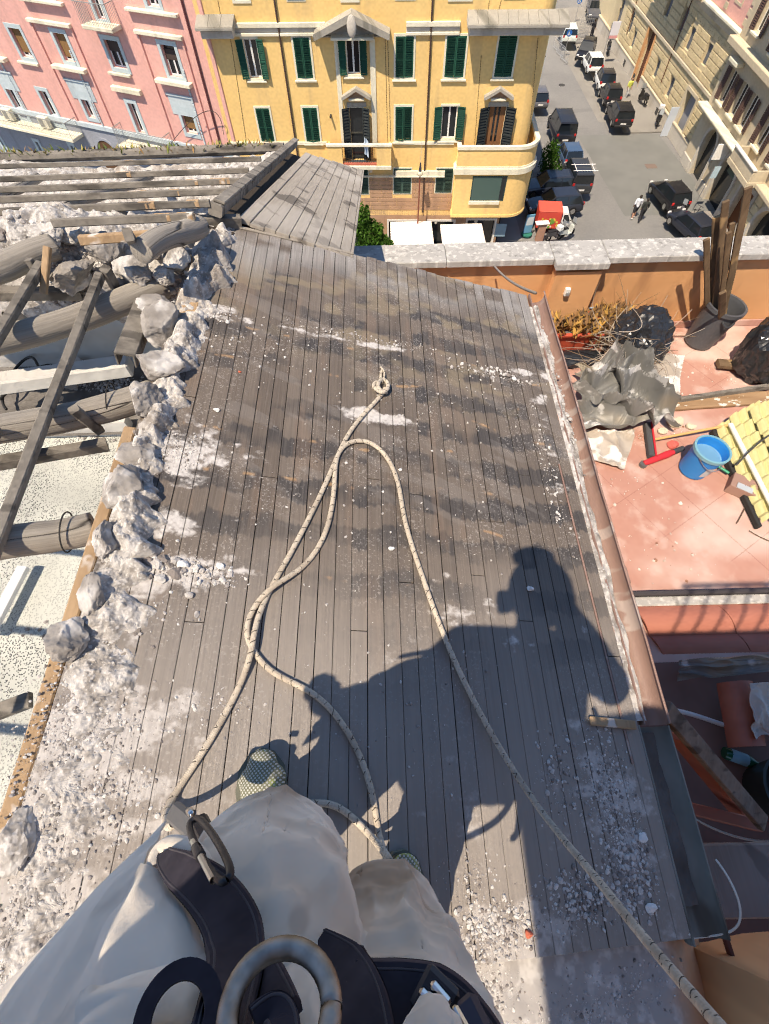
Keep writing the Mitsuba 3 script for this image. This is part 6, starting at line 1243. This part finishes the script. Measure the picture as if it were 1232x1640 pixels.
# signs, poles, lamp, umbrellas
def pole(label, name, cat_, base, top_h, r, col, extras=()):
    t = thing(name, label, cat_); b = A(*base); b[2] = 0
    add(t, 'pole', tube([b, b+A(0, 0, top_h)], r, 8), 'satin', color=col, smooth=True)
    for (nm, mesh, c) in extras: add(t, nm, inst(mesh, rotz(0, b)), 'paint', color=c)
    return t
disc = trimesh.creation.cylinder(radius=.3, height=.03, sections=24, transform=trimesh.transformations.rotation_matrix(math.pi/2, [1, 0, 0]))
def arrow(z): return cat([inst(box(-.03, .03, -.025, -.016, -.2, .12), trimesh.transformations.rotation_matrix(-.75, [0, 1, 0])), inst(box(-.14, .02, -.025, -.016, -.16, -.11), np.eye(4)), inst(box(-.16, -.11, -.025, -.016, -.16, .0), np.eye(4))])
for base, lab in (((25.958,84.467,0), 'blue round arrow sign on the far side of the crossing'), ((22.37,73.743,0), 'blue round arrow sign by the metal barriers in front of the white car')):
    z = 2.1; d_ = disc.copy(); d_.apply_translation([0, 0, z]); ar = arrow(0); ar.apply_translation([0, 0, z])
    pole(lab, 'road_sign', 'road sign', base, z+.3, .03, (.3, .3, .3), [('disc', d_, (.02, .12, .42)), ('arrow', ar, (.75, .75, .75))])
pole('tall notice board with a pale face and pink foot strip on a post', 'notice_board', 'notice board', (25.972,70.971,0), 3.6, .04, (.25, .25, .25), [('board', box(.05, .95, -.03, .03, 2.6, 3.7), (.62, .62, .68)), ('strip', box(.05, .95, -.035, .03, 2.35, 2.58), (.6, .3, .3))])
pole('pale blue oblong sign on a slanting post by the arched shop', 'street_sign', 'sign', (26.371,41.002,0), 3.3, .035, (.25, .25, .25), [('panel', box(.0, .5, -.02, .02, 2.5, 3.3), (.42, .55, .62))])
lp = thing('street_lamp', 'rust-red street lamp post with a round frosted lamp in front of the yellow facade', 'street lamp'); b = A(*(2.931,36,1.082)); b[2] = 0; zt_ = (2.979,36,5.617)[2]
add(lp, 'post', tube([b, b+A(0, 0, zt_)], [.07, .045], 10), 'satin', color=(.20, .065, .04), smooth=True); add(lp, 'collar', tube([b+A(0, 0, 1.6), b+A(0, 0, 1.75)], .08, 10), 'satin', color=(.20, .065, .04))
m = trimesh.Trimesh(_ico[3].vertices*A(.2, .2, .17), _ico[3].faces); m.apply_translation(b+A(0, 0, zt_+.1)); add(lp, 'globe', m, 'satin', color=(.62, .58, .42), smooth=True)
add(lp, 'hood', tube([b+A(0, 0, zt_+.22), b+A(0, 0, zt_+.75)], [.12, .03], 10), 'satin', color=(.04, .04, .05)); add(lp, 'finial', tube([b+A(0, 0, zt_+.75), b+A(.02, 0, zt_+2.1)], .012, 6), 'satin', color=(.5, .48, .42))
def parasol(label, c, w, zt):
    t = thing('parasol', label, 'parasol', 'white parasols of the pavement cafe'); c = A(*c); z = zt; h = .55
    def P(u, v):
        x, y = u*2-1, v*2-1; r = np.maximum(np.abs(x), np.abs(y)); sag = .06*np.sin(np.pi*r)*(np.minimum(np.abs(x), np.abs(y))/np.maximum(r, 1e-6))
        return np.c_[c[0]+x*w, c[1]+y*w, z-h*r**.9-sag]
    add(t, 'canopy', sheet(P, 24, 24, .01), 'canvas', smooth=False)
    add(t, 'valance', cat([box(c[0]-w, c[0]+w, c[1]-w-.005, c[1]-w+.005, z-h-.2, z-h), box(c[0]-w, c[0]+w, c[1]+w-.005, c[1]+w+.005, z-h-.2, z-h), box(c[0]-w-.005, c[0]-w+.005, c[1]-w, c[1]+w, z-h-.2, z-h), box(c[0]+w-.005, c[0]+w+.005, c[1]-w, c[1]+w, z-h-.2, z-h)]), 'canvas')
    add(t, 'pole', tube([(c[0], c[1], 0), (c[0], c[1], z)], .03, 8), 'paint', color=(.4, .35, .3))
M('canvas', two(prin((.80, .72, .66), .9, specular=.1)))
zt = 2.75
pc = (2.442,35.015,2.6); parasol('white parasol nearest the tree in front of the cafe', pc, 1.55, zt); pc = (6.187,34.533,2.6); parasol('white parasol nearest the corner in front of the cafe', pc, 1.55, zt)
bd = thing('menu_board', 'blue and white advertising board standing in the shade at the corner', 'advertising board'); c = A(*(11.956,38.035,0)); add(bd, 'board', inst(box(-.35, .35, -.04, .04, .25, 1.7, .05), rotz(10, c*A(1, 1, 0))), 'paint', color=(.12, .28, .42)); add(bd, 'panel', inst(box(-.28, .28, -.05, -.041, .9, 1.5), rotz(10, c*A(1, 1, 0))), 'paint', color=(.5, .55, .58)); add(bd, 'foot', inst(trimesh.creation.cylinder(radius=.42, height=.1, sections=20, transform=trimesh.transformations.translation_matrix([0, 0, .18])), rotz(0, c*A(1, 1, 0))), 'paint', color=(.03, .16, .12))
c = A(*(12.758,37.143,0)); st = thing('street_stand', 'narrow white-topped stand with a wooden side next to the three-wheeler', 'stand'); add(st, 'side', inst(box(-.3, .3, -.15, .15, .13, 1.5, .02), rotz(5, c*A(1, 1, 0))), 'paint', color=(.35, .2, .14)); add(st, 'top', inst(box(-.6, .45, -.25, .25, 1.501, 1.58, .02), rotz(5, c*A(1, 1, 0))), 'paint', color=(.7, .7, .68))
for k, (p, lab) in enumerate((((24.89,77.803,0), 'grey mesh crate stack beside the white car'), ((26.095,79.745,0), 'taller grey wire cage near the crossing'))):
    cr = thing('wire_cage', lab, 'cage'); q = A(p[0], p[1], 0); h = 1.3+.5*k
    add(cr, 'base', inst(box(-.6, .6, -.5, .5, .1, .2), rotz(8, q)), 'paint', color=(.2, .2, .2))
    add(cr, 'wires', cat([inst(tube([(x, y, .1), (x, y, h)], .02, 5), rotz(8, q)) for x in np.linspace(-.6, .6, 6) for y in (-.5, .5)]+[inst(tube([(-.6, y, z), (.6, y, z)], .02, 5), rotz(8, q)) for z in np.linspace(.3, h, 5) for y in (-.5, .5)]), 'paint', color=(.3, .3, .3), stuff=True)
for k in range(3):
    p = A(*(21.828,75.094,0)); q = p+A(.1*k, -1.6*k+.6, 0); br_ = thing('barrier', ['metal crowd barrier nearest the taxi', 'second metal crowd barrier left of the white car', 'metal crowd barrier nearest us by the white car'][k], 'barrier'); ms = [tube([(0, -.9, .2), (0, -.9, 1.05), (0, .9, 1.05), (0, .9, .2), (0, -.9, .2)], .022, 6)]+[tube([(0, y, .2), (0, y, 1.05)], .01, 5) for y in np.linspace(-.75, .75, 9)]
    add(br_, 'grille', cat([inst(m, rotz(15, q*A(1, 1, 0))) for m in ms]), 'paint', color=(.4, .42, .45)); add(br_, 'foot', inst(box(-.3, .3, -.75, -.7, 0, .04), rotz(15, q*A(1, 1, 0))), 'paint', color=(.3, .3, .3))

# trees
M('leaf', two({'type': 'principledthin', 'base_color': VC, 'roughness': .5, 'diff_trans': .5, 'spec_trans': 0.0}) if False else {'type': 'principledthin', 'base_color': VC, 'roughness': .55, 'diff_trans': .6, 'spec_trans': 0.0})
def tree(name, label, cat_, base, blobs, n, cols, seed, leaf=.14, trunk=True):
    g = np.random.default_rng(seed); t = thing(name, label, cat_); b = A(*base)
    limbs = []
    if trunk:
        for (c, s_) in blobs: limbs.append(tube(spline([b, b+A(0, 0, (c[2]-b[2])*.45), A(*c)], 5), np.linspace(.09, .02, 11), 6))
        add(t, 'trunk', cat(limbs), 'paint', color=(.09, .07, .05))
    V, C = [], []
    for (c, s_) in blobs:
        k = int(n*s_[0]*s_[1]*s_[2]); d = g.normal(size=(k, 3)); d /= np.linalg.norm(d, axis=1)[:, None]; r = g.uniform(.35, 1, k)**.5
        r *= .75+.5*meshkit.noise(d*2.6+seed+c[0]); p = A(*c)+d*r[:, None]*A(*s_)
        a = g.normal(size=(k, 3)); a /= np.linalg.norm(a, axis=1)[:, None]; e = np.cross(a, g.normal(size=(k, 3))); e /= np.linalg.norm(e, axis=1)[:, None]; l = leaf*g.uniform(.6, 1.3, (k, 1))
        V.append(np.stack([p-a*l, p+e*l*.42, p+a*l, p-e*l*.42], 1)); cc = np.array(cols)[g.integers(0, len(cols), k)]*g.uniform(.75, 1.2, (k, 1)); C.append(np.repeat(cc, 4, 0))
    V = np.concatenate(V).reshape(-1, 3); q = np.arange(len(V)//4)*4
    add(t, 'crown', trimesh.Trimesh(V, np.vstack([np.c_[q, q+1, q+2], np.c_[q, q+2, q+3]]), process=False), 'leaf', color=np.vstack(C))
c = A(*(-0.378,33.5,3.4))
tree('tree', 'leafy green tree between the grey roof slope and the white parasol', 'tree', (c[0], 33.5, 0), [((c[0]-.2, 33.5, c[2]-.3), (1.0, .9, .9)), ((c[0]-.9, 33.7, c[2]+.3), (.8, .8, .9)), ((c[0]+.5, 33.3, c[2]-1.0), (.9, .8, .7)), ((c[0]-.6, 33.4, c[2]+1.1), (.45, .5, .7)), ((c[0]-.5, 33.2, c[2]-1.4), (1.2, .9, .7))], 1500, [(.05, .12, .015), (.075, .16, .025), (.035, .085, .012), (.1, .19, .04)], 5)
c = A(*(15.274,45.451,1.4))
tree('bush', 'tall narrow green bush growing beside the parked blue car', 'bush', (c[0]-.2, c[1], 0), [((c[0]-.3, c[1]+.3, 1.5), (.7, .9, 1.3)), ((c[0]-.2, c[1]+1.6, 1.4), (.7, .9, 1.3)), ((c[0]-.1, c[1]-1.0, 1.2), (.65, .8, 1.1)), ((c[0]-.2, c[1]+.8, 2.5), (.55, .8, .7))], 900, [(.04, .1, .015), (.06, .13, .02), (.03, .07, .01)], 9, .12)
# ---------------------------------------------------------------- the worker who holds the camera
def cloth_col(p, n, uv):
    f = fbm(p.x*9, p.y*9, p.z*9, 4); c = mix((.54, .46, .365), (.70, .62, .52), f)
    c = mix(c, (.33, .25, .17), smoothstep(.42, .75, fbm(p.x*7+3, p.y*7, p.z*5, 4))*.6)
    c = mix(c, (.27, .19, .125), smoothstep(.40, .62, fbm(p.x*11+5, p.y*11, p.z*5, 4))*smoothstep(21.9, 21.66, p.z)*.8)
    return mix(c, (.2, .15, .11), smoothstep(.7, .8, fbm(p.x*23, p.y*23, p.z*14, 3))*.35)
def weave_h(p, n, uv): return .0012*fbm(p.x*70, p.y*70, p.z*35, 3)+.00025*noise(p.x*900, p.y*900, p.z*900)
M('work_cloth', two(bump(prin(proc(cloth_col), .9, specular=.1, sheen=.3), weave_h, eps=5e-4)))
def jac_col(p, n, uv):
    f = fbm(p.x*7, p.y*7, p.z*7, 4); c = mix((.55, .49, .41), (.65, .59, .505), f); return mix(c, (.33, .3, .26), smoothstep(.55, .8, fbm(p.x*15, p.y*15, p.z*15, 4))*.5)
M('jacket_cloth', two(bump(prin(proc(jac_col), .88, specular=.1, sheen=.2), weave_h, eps=5e-4)))
M('webbing', two(bump(prin(proc(lambda p, n, uv: mix((.012, .011, .018), (.045, .04, .052), fbm(p.x*40, p.y*40, p.z*40, 3))), .85, specular=.2, sheen=.5), lambda p, n, uv: .0006*noise(p.x*420, p.y*420, p.z*420))))
def E_(x, y, z): return A(x, y, 22.5+z)
def chain(bones, res=.02, it=10, sub=2):
    ms = None
    for (a, ra, b, rb_) in bones:
        m = m3.Manifold.hull_points(np.vstack([_ico[sub].vertices*ra+np.asarray(a), _ico[sub].vertices*rb_+np.asarray(b)])); ms = m if ms is None else ms+m
    q = ms.refine_to_length(res).to_mesh(); m = trimesh.Trimesh(q.vert_properties[:, :3], q.tri_verts); trimesh.smoothing.filter_taubin(m, iterations=it); return m
ps = thing('person', 'worker in dusty off-white work clothes, black harness and green-grey trainers standing on the plank roof', 'person')
toeL, toeR = A(*(-0.312,0.031,21.213)), A(*(0.027,-0.194,21.119))
headc = E_(.0, -.175, .10); shL, shR = E_(-.20, -.28, -.08), E_(.18, -.32, -.10)
elL, haL = E_(-.33, -.33, -.26), E_(-.42, -.25, -.40); elR, haR = E_(.31, -.31, -.30), E_(.06, -.085, .0)
hpL, hpR = E_(-.13, -.33, -.50), E_(.03, -.34, -.50); knL, knR = E_(-.185, -.122, -.865), E_(-.015, -.195, -.93)
anL, anR = toeL+A(.02, -.19, .06), toeR+A(-.04, -.18, .06)
body = chain([(E_(-.05, -.35, -.45), .12, E_(.03, -.35, -.18), .13), (shL, .07, shR, .07), (E_(.0, -.28, -.08), .055, headc-A(0, 0.02, .09), .05), (headc-A(0, .0, .03), .085, headc+A(0, -.02, .03), .095), (headc+A(0, .07, -.05), .045, headc+A(0, .0, -.04), .07), (headc+A(0, .085, -.005), .012, headc+A(0, .1, -.03), .014), (headc+A(.088, -.01, -.0), .018, headc+A(.086, -.005, -.04), .014), (headc+A(-.088, -.01, 0), .018, headc+A(-.086, -.005, -.04), .014),
    (shL, .055, elL, .042), (elL, .042, haL, .03), (shR, .055, elR, .042), (elR, .042, haR, .03), (hpL, .09, knL, .062), (knL, .06, anL, .04), (hpR, .09, knR, .062), (knR, .06, anR, .04), (hpL, .1, hpR, .1), (E_(-.05, -.35, -.45), .12, hpR, .1)], .02)
add(ps, 'body', body, 'paint', color=(.38, .22, .155), smooth=True)
def hand(w, fdir, palm, curl, fat=0.0):
    """five unequal fingers and a thumb-side digit rooted in a palm at w"""
    w = np.asarray(w, float); f = unit(fdir); pn = unit(np.asarray(palm)-f*(f@np.asarray(palm))); s_ = np.cross(f, pn); bs = [(w, .028, w+f*.07+s_*.02, .022), (w, .028, w+f*.07-s_*.025, .022)]
    for k, (o, l) in enumerate(((.033, .07), (.011, .08), (-.012, .075), (-.034, .058))):
        a = w+f*.085+s_*o; b = a+f*l*.5*math.cos(curl*.5)+pn*l*.5*math.sin(curl*.5); c = b+f*l*.5*math.cos(curl*1.4)+pn*l*.5*math.sin(curl*1.4); bs += [(a-f*.02, .0105, b, .009), (b, .009, c, .0075)]
    a = w+f*.02+s_*.03; b = a+f*.03+s_*.035+pn*.01; c = b+f*.03+s_*.008+pn*.015; bs += [(a, .013, b, .0105), (b, .0105, c, .0085)]
    return chain([(p_, r_+fat, q_, s2+fat) for p_, r_, q_, s2 in bs], .006, 6, 1)
add(ps, 'hand', hand(haL, haL-elL, (0, 1, -.3), 1.1), 'paint', color=(.38, .22, .155), smooth=True); add(ps, 'hand', hand(haR, haR-elR, (-.2, .3, 1), .9), 'paint', color=(.38, .22, .155), smooth=True)
def wrinkle(m, amp, sc, seed, an=(1, 1, .45)):
    m = m.copy(); v = m.vertices; n = m.vertex_normals; q = v*np.asarray(an)*sc+seed
    r = 1-np.abs(meshkit.fbm(q, 3, seed)-.5)*3.2; m.vertices = v+n*(amp*(r-.35))[:, None]; return m
def crease(m, amp, sc, seed, an, pw=3):
    m = m.copy(); v = m.vertices; n = m.vertex_normals; w_ = v+.03*np.c_[meshkit.noise(v*9+seed), meshkit.noise(v*9+seed+7), meshkit.noise(v*9+seed+13)]; q = w_*np.asarray(an)*sc+seed
    r = (1-2*np.abs(meshkit.noise(q, seed)-.5))**pw; k = meshkit.noise(v*6+seed*3); m.vertices = v+n*(amp*(r-.3)*(.25+1.2*k))[:, None]; return m
trs = chain([(hpL, .135, E_(-.145, -.16, -.66), .105), (E_(-.145, -.16, -.66), .105, knL+A(-.005, .0, 0), .104), (knL, .104, (knL+anL)/2, .095), ((knL+anL)/2, .095, anL+A(0, 0, .04), .08), (hpR, .135, E_(-.005, -.245, -.68), .098), (E_(-.005, -.245, -.68), .098, knR, .08), (knR, .08, (knR+anR)/2, .078), ((knR+anR)/2, .078, anR+A(0, 0, .04), .075), (hpL, .14, hpR, .14)], .0085, 14, 3)
add(ps, 'trousers', crease(crease(crease(wrinkle(trs, .008, 6, 3, (1, 1, .5)), .012, 17, 5, (1, 1, .13)), .006, 34, 8, (1, 1, .2), 2), .005, 24, 12, (.6, .6, 1.), 3), 'work_cloth', smooth=True)
jk = chain([(E_(-.05, -.37, -.42), .145, E_(.03, -.37, -.16), .155), (shL, .085, shR, .085), (shL, .08, elL, .07), (elL, .07, haL-unit(haL-elL)*.03, .055), (shR, .075, elR, .06), (elR, .06, haR-unit(haR-elR)*.05, .045)], .018, 10)
add(ps, 'jacket', wrinkle(jk, .01, 12, 9), 'jacket_cloth', smooth=True)
hm = _ico[3].vertices.copy()*A(.112, .125, .105); hm[:, 2] = np.maximum(hm[:, 2], -.02); add(ps, 'cap', trimesh.Trimesh(hm+headc+A(0, -.01, .05), _ico[3].faces, process=False), 'paint', color=(.1, .1, .11), smooth=True)
add(ps, 'cap_brim', sheet(lambda u, v: np.c_[headc[0]-.075+.15*u, headc[1]+.1+.07*v*(1-(2*u-1)**2*.4), headc[2]+.045-.01*v], 10, 6, .006), 'paint', color=(.1, .1, .11))
for s_ in (-1, 1): add(ps, 'ear_defender', inst(trimesh.creation.cylinder(radius=.038, height=.035, sections=16, transform=trimesh.transformations.rotation_matrix(math.pi/2, [0, 1, 0])), rotz(0, headc+A(s_*.11, -.01, -.02))), 'satin', color=(.05, .05, .05))
add(ps, 'glove', hand(haL, haL-elL, (0, 1, -.3), 1.1, .011), 'paint', color=(.3, .27, .22), smooth=True); add(ps, 'glove_cuff', chain([(haL-unit(haL-elL)*.06, .052, haL+unit(haL-elL)*.02, .045)], .012, 4), 'paint', color=(.3, .27, .22), smooth=True)
# shoes
def shoe_col(p, n, uv):
    u, v = (p.x+p.y)*105, (p.x-p.y)*105; d = dr.square(u-dr.floor(u)-.5)+dr.square(v-dr.floor(v)-.5)
    c = mix((.10, .10, .07), (.21, .215, .14), fbm(p.x*60, p.y*60, p.z*60, 3)); c = mix(c, (.36, .40, .12), smoothstep(.58, .7, fbm(p.x*26, p.y*26, p.z*26, 2))*.8)
    return mix(c, (.50, .50, .46), smoothstep(.13, .07, d)*.85)
M('shoe_mesh', two(bump(prin(proc(shoe_col), .85), lambda p, n, uv: .0006*noise(p.x*500, p.y*500, p.z*500))))
for nm, toe, an, yaw in (('shoe', toeL, anL, -6), ('shoe', toeR, anR, 12)):
    fwd = A(math.sin(math.radians(yaw)), math.cos(math.radians(yaw)), 0); sd = A(fwd[1], -fwd[0], 0); base = toe-DNORM*.045
    def q(f, s_, h): return base+fwd*f+sd*s_+DNORM*h
    k = add(ps, nm, chain([(q(0, 0, .045), .036, q(-.05, .0, .05), .050), (q(-.03, .022, .04), .034, q(-.03, -.022, .04), .034), (q(-.05, 0, .05), .050, q(-.13, 0, .06), .045), (q(-.13, 0, .06), .036, q(-.22, 0, .05), .036), (q(-.17, 0, .06), .035, q(-.2, 0, .09), .036)], .012, 8), 'shoe_mesh', smooth=True)
    o = [(.038, 0), (.028, .028), (-.005, .052), (-.05, .058), (-.12, .046), (-.2, .044), (-.25, .024), (-.25, -.024), (-.2, -.044), (-.12, -.047), (-.05, -.058), (-.005, -.052), (.028, -.028)]
    add(k, 'sole', frame_mesh(extr(Polygon([(b, a) for a, b in o]).buffer(.003), .022), base+DNORM*.002, sd, fwd, DNORM) if False else frame_mesh(extr(Polygon([(a, b) for a, b in o]).buffer(.003), .022), base+DNORM*.002, fwd, np.cross(DNORM, fwd), DNORM), 'paint', color=(.13, .135, .11))
    add(k, 'toe_cap', chain([(q(.012, .016, .032), .020, q(.012, -.016, .032), .020)], .01, 3), 'satin', color=(.05, .055, .035), smooth=True)
# jacket tails
def tail(c00, c10, c11, c01, amp, seed, bow=.0, mat='jacket_cloth', nm='jacket_tail'):
    c = [A(*q) for q in (c00, c10, c11, c01)]; nn = unit(np.cross(c[1]-c[0], c[3]-c[0])); nn = nn if nn[2] > 0 else -nn
    def P(u, v):
        p = c[0]*((1-u)*(1-v))[:, None]+c[1]*(u*(1-v))[:, None]+c[2]*(u*v)[:, None]+c[3]*((1-u)*v)[:, None]
        qq = np.c_[u*2.2+seed, v*1.6, u*0]; h = amp*((1-np.abs(meshkit.fbm(qq, 3, seed)-.5)*3)-.3)+bow*np.sin(np.pi*u)*np.sin(np.pi*v)
        p += nn*h[:, None]; e = (meshkit.noise(np.c_[v*5, u*5, u*0+seed])-.5)[:, None]*.012; return p+unit(c[1]-c[0])*e
    add(ps, nm, sheet(P, 60, 60, .003), mat, smooth=60)
tail((-0.322,-0.05,21.7), (-0.285,-0.085,21.84), (-0.27,-0.182,21.98), (-0.449,-0.225,21.84), .004, 4, .012)
tail((-0.288,-0.081,21.84), (-0.179,-0.108,21.9), (-0.118,-0.164,22.06), (-0.265,-0.184,22), .004, 8, .024)
tail((-0.237,-0.137,22.025), (-0.161,-0.128,21.97), (-0.11,-0.162,22.08), (-0.22,-0.168,22.06), .005, 15, .02)
tail((-0.114,-0.142,21.95), (-0.052,-0.141,21.95), (-0.032,-0.165,22.06), (-0.096,-0.164,22.06), .006, 21, .01)
tail((0.001,-0.149,22.06), (0.023,-0.146,22), (0.045,-0.153,22.05), (0.023,-0.164,22.08), .004, 23, .01)
tail((-0.092,-0.138,21.9), (-0.069,-0.141,21.9), (-0.066,-0.145,21.94), (-0.086,-0.145,21.94), .003, 24, .006)
# harness
hs = thing('harness', 'black webbing climbing harness with a large steel ring worn over the off-white trousers', 'harness')
def strap(name, pts, w, th=.004, ref=None, mat='webbing'):
    p = spline(pts, 10); t = np.gradient(p, axis=0); t /= np.linalg.norm(t, axis=1, keepdims=True); view = p-EYE; sd = np.cross(t, view); sd /= np.linalg.norm(sd, axis=1, keepdims=True)
    up = np.cross(sd, t); up *= np.where((up@A(0, .1, 1)) > 0, 1, -1)[:, None]; w = np.interp(np.linspace(0, 1, len(p)), np.linspace(0, 1, len(np.atleast_1d(w))), np.atleast_1d(w))
    sec = [(-1, 0), (-.9, 1), (.9, 1), (1, 0), (.9, -1), (-.9, -1)]; v = np.stack([p+sd*(w/2*a)[:, None]+up*(th*b) for a, b in sec], 1); k = 6
    i, j = np.meshgrid(np.arange(len(p)-1), np.arange(k), indexing='ij'); a = (i*k+j).ravel(); b = (i*k+(j+1) % k).ravel()
    f = np.vstack([np.c_[a, b, b+k], np.c_[a, b+k, a+k]]); e = (len(p)-1)*k; f = np.vstack([f, [[0, j+1, j] for j in range(1, k-1)], [[e, e+j, e+j+1] for j in range(1, k-1)]])
    st = add(hs, name, trimesh.Trimesh(v.reshape(-1, 3), f, process=False), mat, smooth=35)
    for e_ in (-.37, .37): add(st, 'stitching', tube(p+sd*(w*e_)[:, None]+up*(th+.0002), .0011, 5), 'paint', color=(.05, .047, .055), smooth=True)
    return st
strap('leg_strap', [(-0.262,-0.073,21.84), (-0.198,-0.08,21.93), (-0.156,-0.095,21.965), (-0.128,-0.113,22.005), (-0.118,-0.127,22.045), (-0.108,-0.144,22.1)], [.015, .034, .042, .046, .040, .036], .005)
strap('leg_strap', [(-0.144,-0.11,21.96), (-0.119,-0.124,21.99), (-0.094,-0.132,22.03), (-0.076,-0.139,22.06)], [.012, .026, .03, .026], .006)
strap('leg_strap', [(-0.067,-0.131,21.94), (-0.044,-0.139,21.98), (-0.03,-0.149,22.02), (-0.024,-0.169,22.05)], [.025, .045, .05, .05], .007)
strap('waist_strap', [(-0.038,-0.151,21.99), (0.002,-0.157,21.985), (0.033,-0.161,21.985), (0.052,-0.168,22), (0.069,-0.185,22.02)], [.05, .055, .055, .045, .04], .008)
strap('keeper_strap', [(-0.037,-0.133,21.965), (-0.03,-0.141,22), (-0.026,-0.155,22.03)], .024, .004)
strap('loose_end', [(-0.086,-0.129,22.1), (-0.075,-0.124,22.1), (-0.068,-0.126,22.11), (-0.066,-0.135,22.12)], .02, .005)
a = np.linspace(0, 2*np.pi, 41)
def ring_at(c, r, tilt_up, tube_r, name, mat, sq=1.0):
    c = A(*c); vw = unit(c-EYE); e1 = A(1, 0, 0); e2 = unit(np.cross(e1, vw)); e2 = unit(e2+vw*tilt_up); pts = c+r*(np.cos(a)[:, None]*e1+sq*np.sin(a)[:, None]*e2)
    m = tube(pts[:-1].tolist()+[pts[0]], tube_r, 16); return add(hs, name, m, mat, smooth=True)
rg = ring_at((-0.072,-0.122,22.1), .0315, .5, .0068, 'steel_ring', 'ring_metal')
M('ring_metal', two(bump({'type': 'roughconductor', 'specular_reflectance': proc(lambda p, n, uv: mix((.17, .16, .145), (.42, .40, .37), fbm(p.x*140, p.y*140, p.z*60, 3))), 'alpha': .38}, lambda p, n, uv: .0003*noise(p.x*400, p.y*400, p.z*400))))
def loop_strap(c, r, w, name):
    c = A(*c); vw = unit(c-EYE); e1 = A(1, 0, 0); e2 = unit(np.cross(e1, vw)); ax = unit(vw)
    q = np.linspace(0, 2*np.pi, 33); v = []
    for t in q[:-1]:
        d = e1*math.cos(t)+e2*math.sin(t)
        for (rr, zz) in ((r, -w/2), (r+.011, -w/2), (r+.011, w/2), (r, w/2)): v.append(c+d*rr*(1, 1.15)[0]+ax*zz)
    k = 4; n = 32; f = []
    for i in range(n):
        for j in range(k): a_, b_, c_, d_ = i*k+j, i*k+(j+1) % k, ((i+1) % n)*k+(j+1) % k, ((i+1) % n)*k+j; f += [[a_, b_, c_], [a_, c_, d_]]
    add(hs, name, trimesh.Trimesh(np.array(v), np.array(f), process=False), 'webbing', smooth=35)
loop_strap((-0.141,-0.131,22.08), .0165, .02, 'gear_loop')
bk_ = add(hs, 'buckle', beam((0.017,-0.138,22.005), (0.04,-0.155,22.01), .03, .010, ch=.003), 'satin', color=(.02, .022, .03)); add(bk_, 'bar', beam((0.026,-0.136,22.013), (0.039,-0.147,22.018), .006, .006, ch=.002), 'chrome'); add(bk_, 'bar', beam((0.017,-0.14,22.013), (0.031,-0.15,22.018), .006, .006, ch=.002), 'chrome')
add(hs, 'side_buckle', beam((0.049,-0.143,22.02), (0.059,-0.16,22.035), .018, .012, ch=.004), 'satin', color=(.03, .025, .04)); add(hs, 'adjuster', beam((0.041,-0.146,22.025), (0.049,-0.156,22.035), .006, .008, ch=.002), 'chrome')
add(hs, 'grey_sleeve', tube(spline([(-0.269,-0.09,21.84), (-0.273,-0.07,21.82), (-0.244,-0.066,21.84), (-0.2,-0.084,21.88)], 8), .012, 10), 'jacket_cloth', smooth=True)
# device and carabiner where the rope meets the harness
dv = thing('descender', 'black rope device hanging at the hip where the rope comes in', 'rope device')
add(dv, 'plate', beam((-0.43,-0.048,21.42), (-0.351,-0.08,21.48), .036, .02, ch=.006), 'satin', color=(.10, .10, .10)); add(dv, 'lever', beam((-0.331,-0.055,21.55), (-0.286,-0.088,21.6), .028, .026, ch=.009), 'satin', color=(.012, .012, .014)); add(dv, 'pin', tube([(-0.368,-0.045,21.5), (-0.356,-0.05,21.51)], .007, 8), 'chrome', smooth=True)
cb = thing('carabiner', 'long dark carabiner with a bright gate clipped to the black leg strap', 'carabiner')
c0, c1 = A(*(-0.223,-0.036,21.88)), A(*(-0.141,-0.074,22)); t_ = unit(c1-c0); vw = unit(c0-EYE); sd_ = unit(np.cross(t_, vw)); mid = (c0+c1)/2; L_ = np.linalg.norm(c1-c0)/2
pts = [mid+t_*L_*math.cos(q)*.95+sd_*.0085*np.sign(math.sin(q))*abs(math.sin(q))**.6 for q in np.linspace(0, 2*math.pi, 40)]
add(cb, 'body', tube(pts, .0036, 10), 'satin', color=(.015, .015, .018), smooth=True); add(cb, 'gate', tube([mid+t_*L_*.75-sd_*.009-vw*.003, mid-t_*L_*.4-sd_*.009-vw*.003], .0032, 10), 'chrome', smooth=True); add(cb, 'gate_sleeve', tube([mid+t_*L_*.1-sd_*.009-vw*.003, mid-t_*L_*.2-sd_*.009-vw*.003], .005, 10), 'satin', color=(.02, .02, .025), smooth=True)
ln = thing('lanyard', 'dark lanyard loop hanging behind the hip', 'lanyard'); up_ = A(-.276, -.380, .883)
add(ln, 'strap', tube(spline([A(*q)+up_*.75 for q in ((0.109,-0.16,21.05), (0.228,-0.125,21.017), (0.314,-0.073,20.993), (0.344,-0.037,20.985), (0.34,-0.102,20.986), (0.312,-0.143,20.993))], 8), .008, 8), 'webbing', smooth=True)
def asphalt_col(p, n, uv):
    f = fbm(p.x*.35, p.y*.22, 1, 4); g = noise(p.x*9, p.y*9, 2)
    c = mix((.15, .15, .15), (.225, .222, .215), f*.75+g*.25)
    c = mix(c, (.12, .12, .12), smoothstep(.6, .75, fbm(p.x*.22, p.y*.9, 7, 3))*.35)
    return c
M('asphalt', two(prin(proc(asphalt_col), .85, specular=.25)))
struct('street', sheet(lambda u, v: np.c_[-150+u*300, -60+v*360, 0*u], 2, 2), 'asphalt')
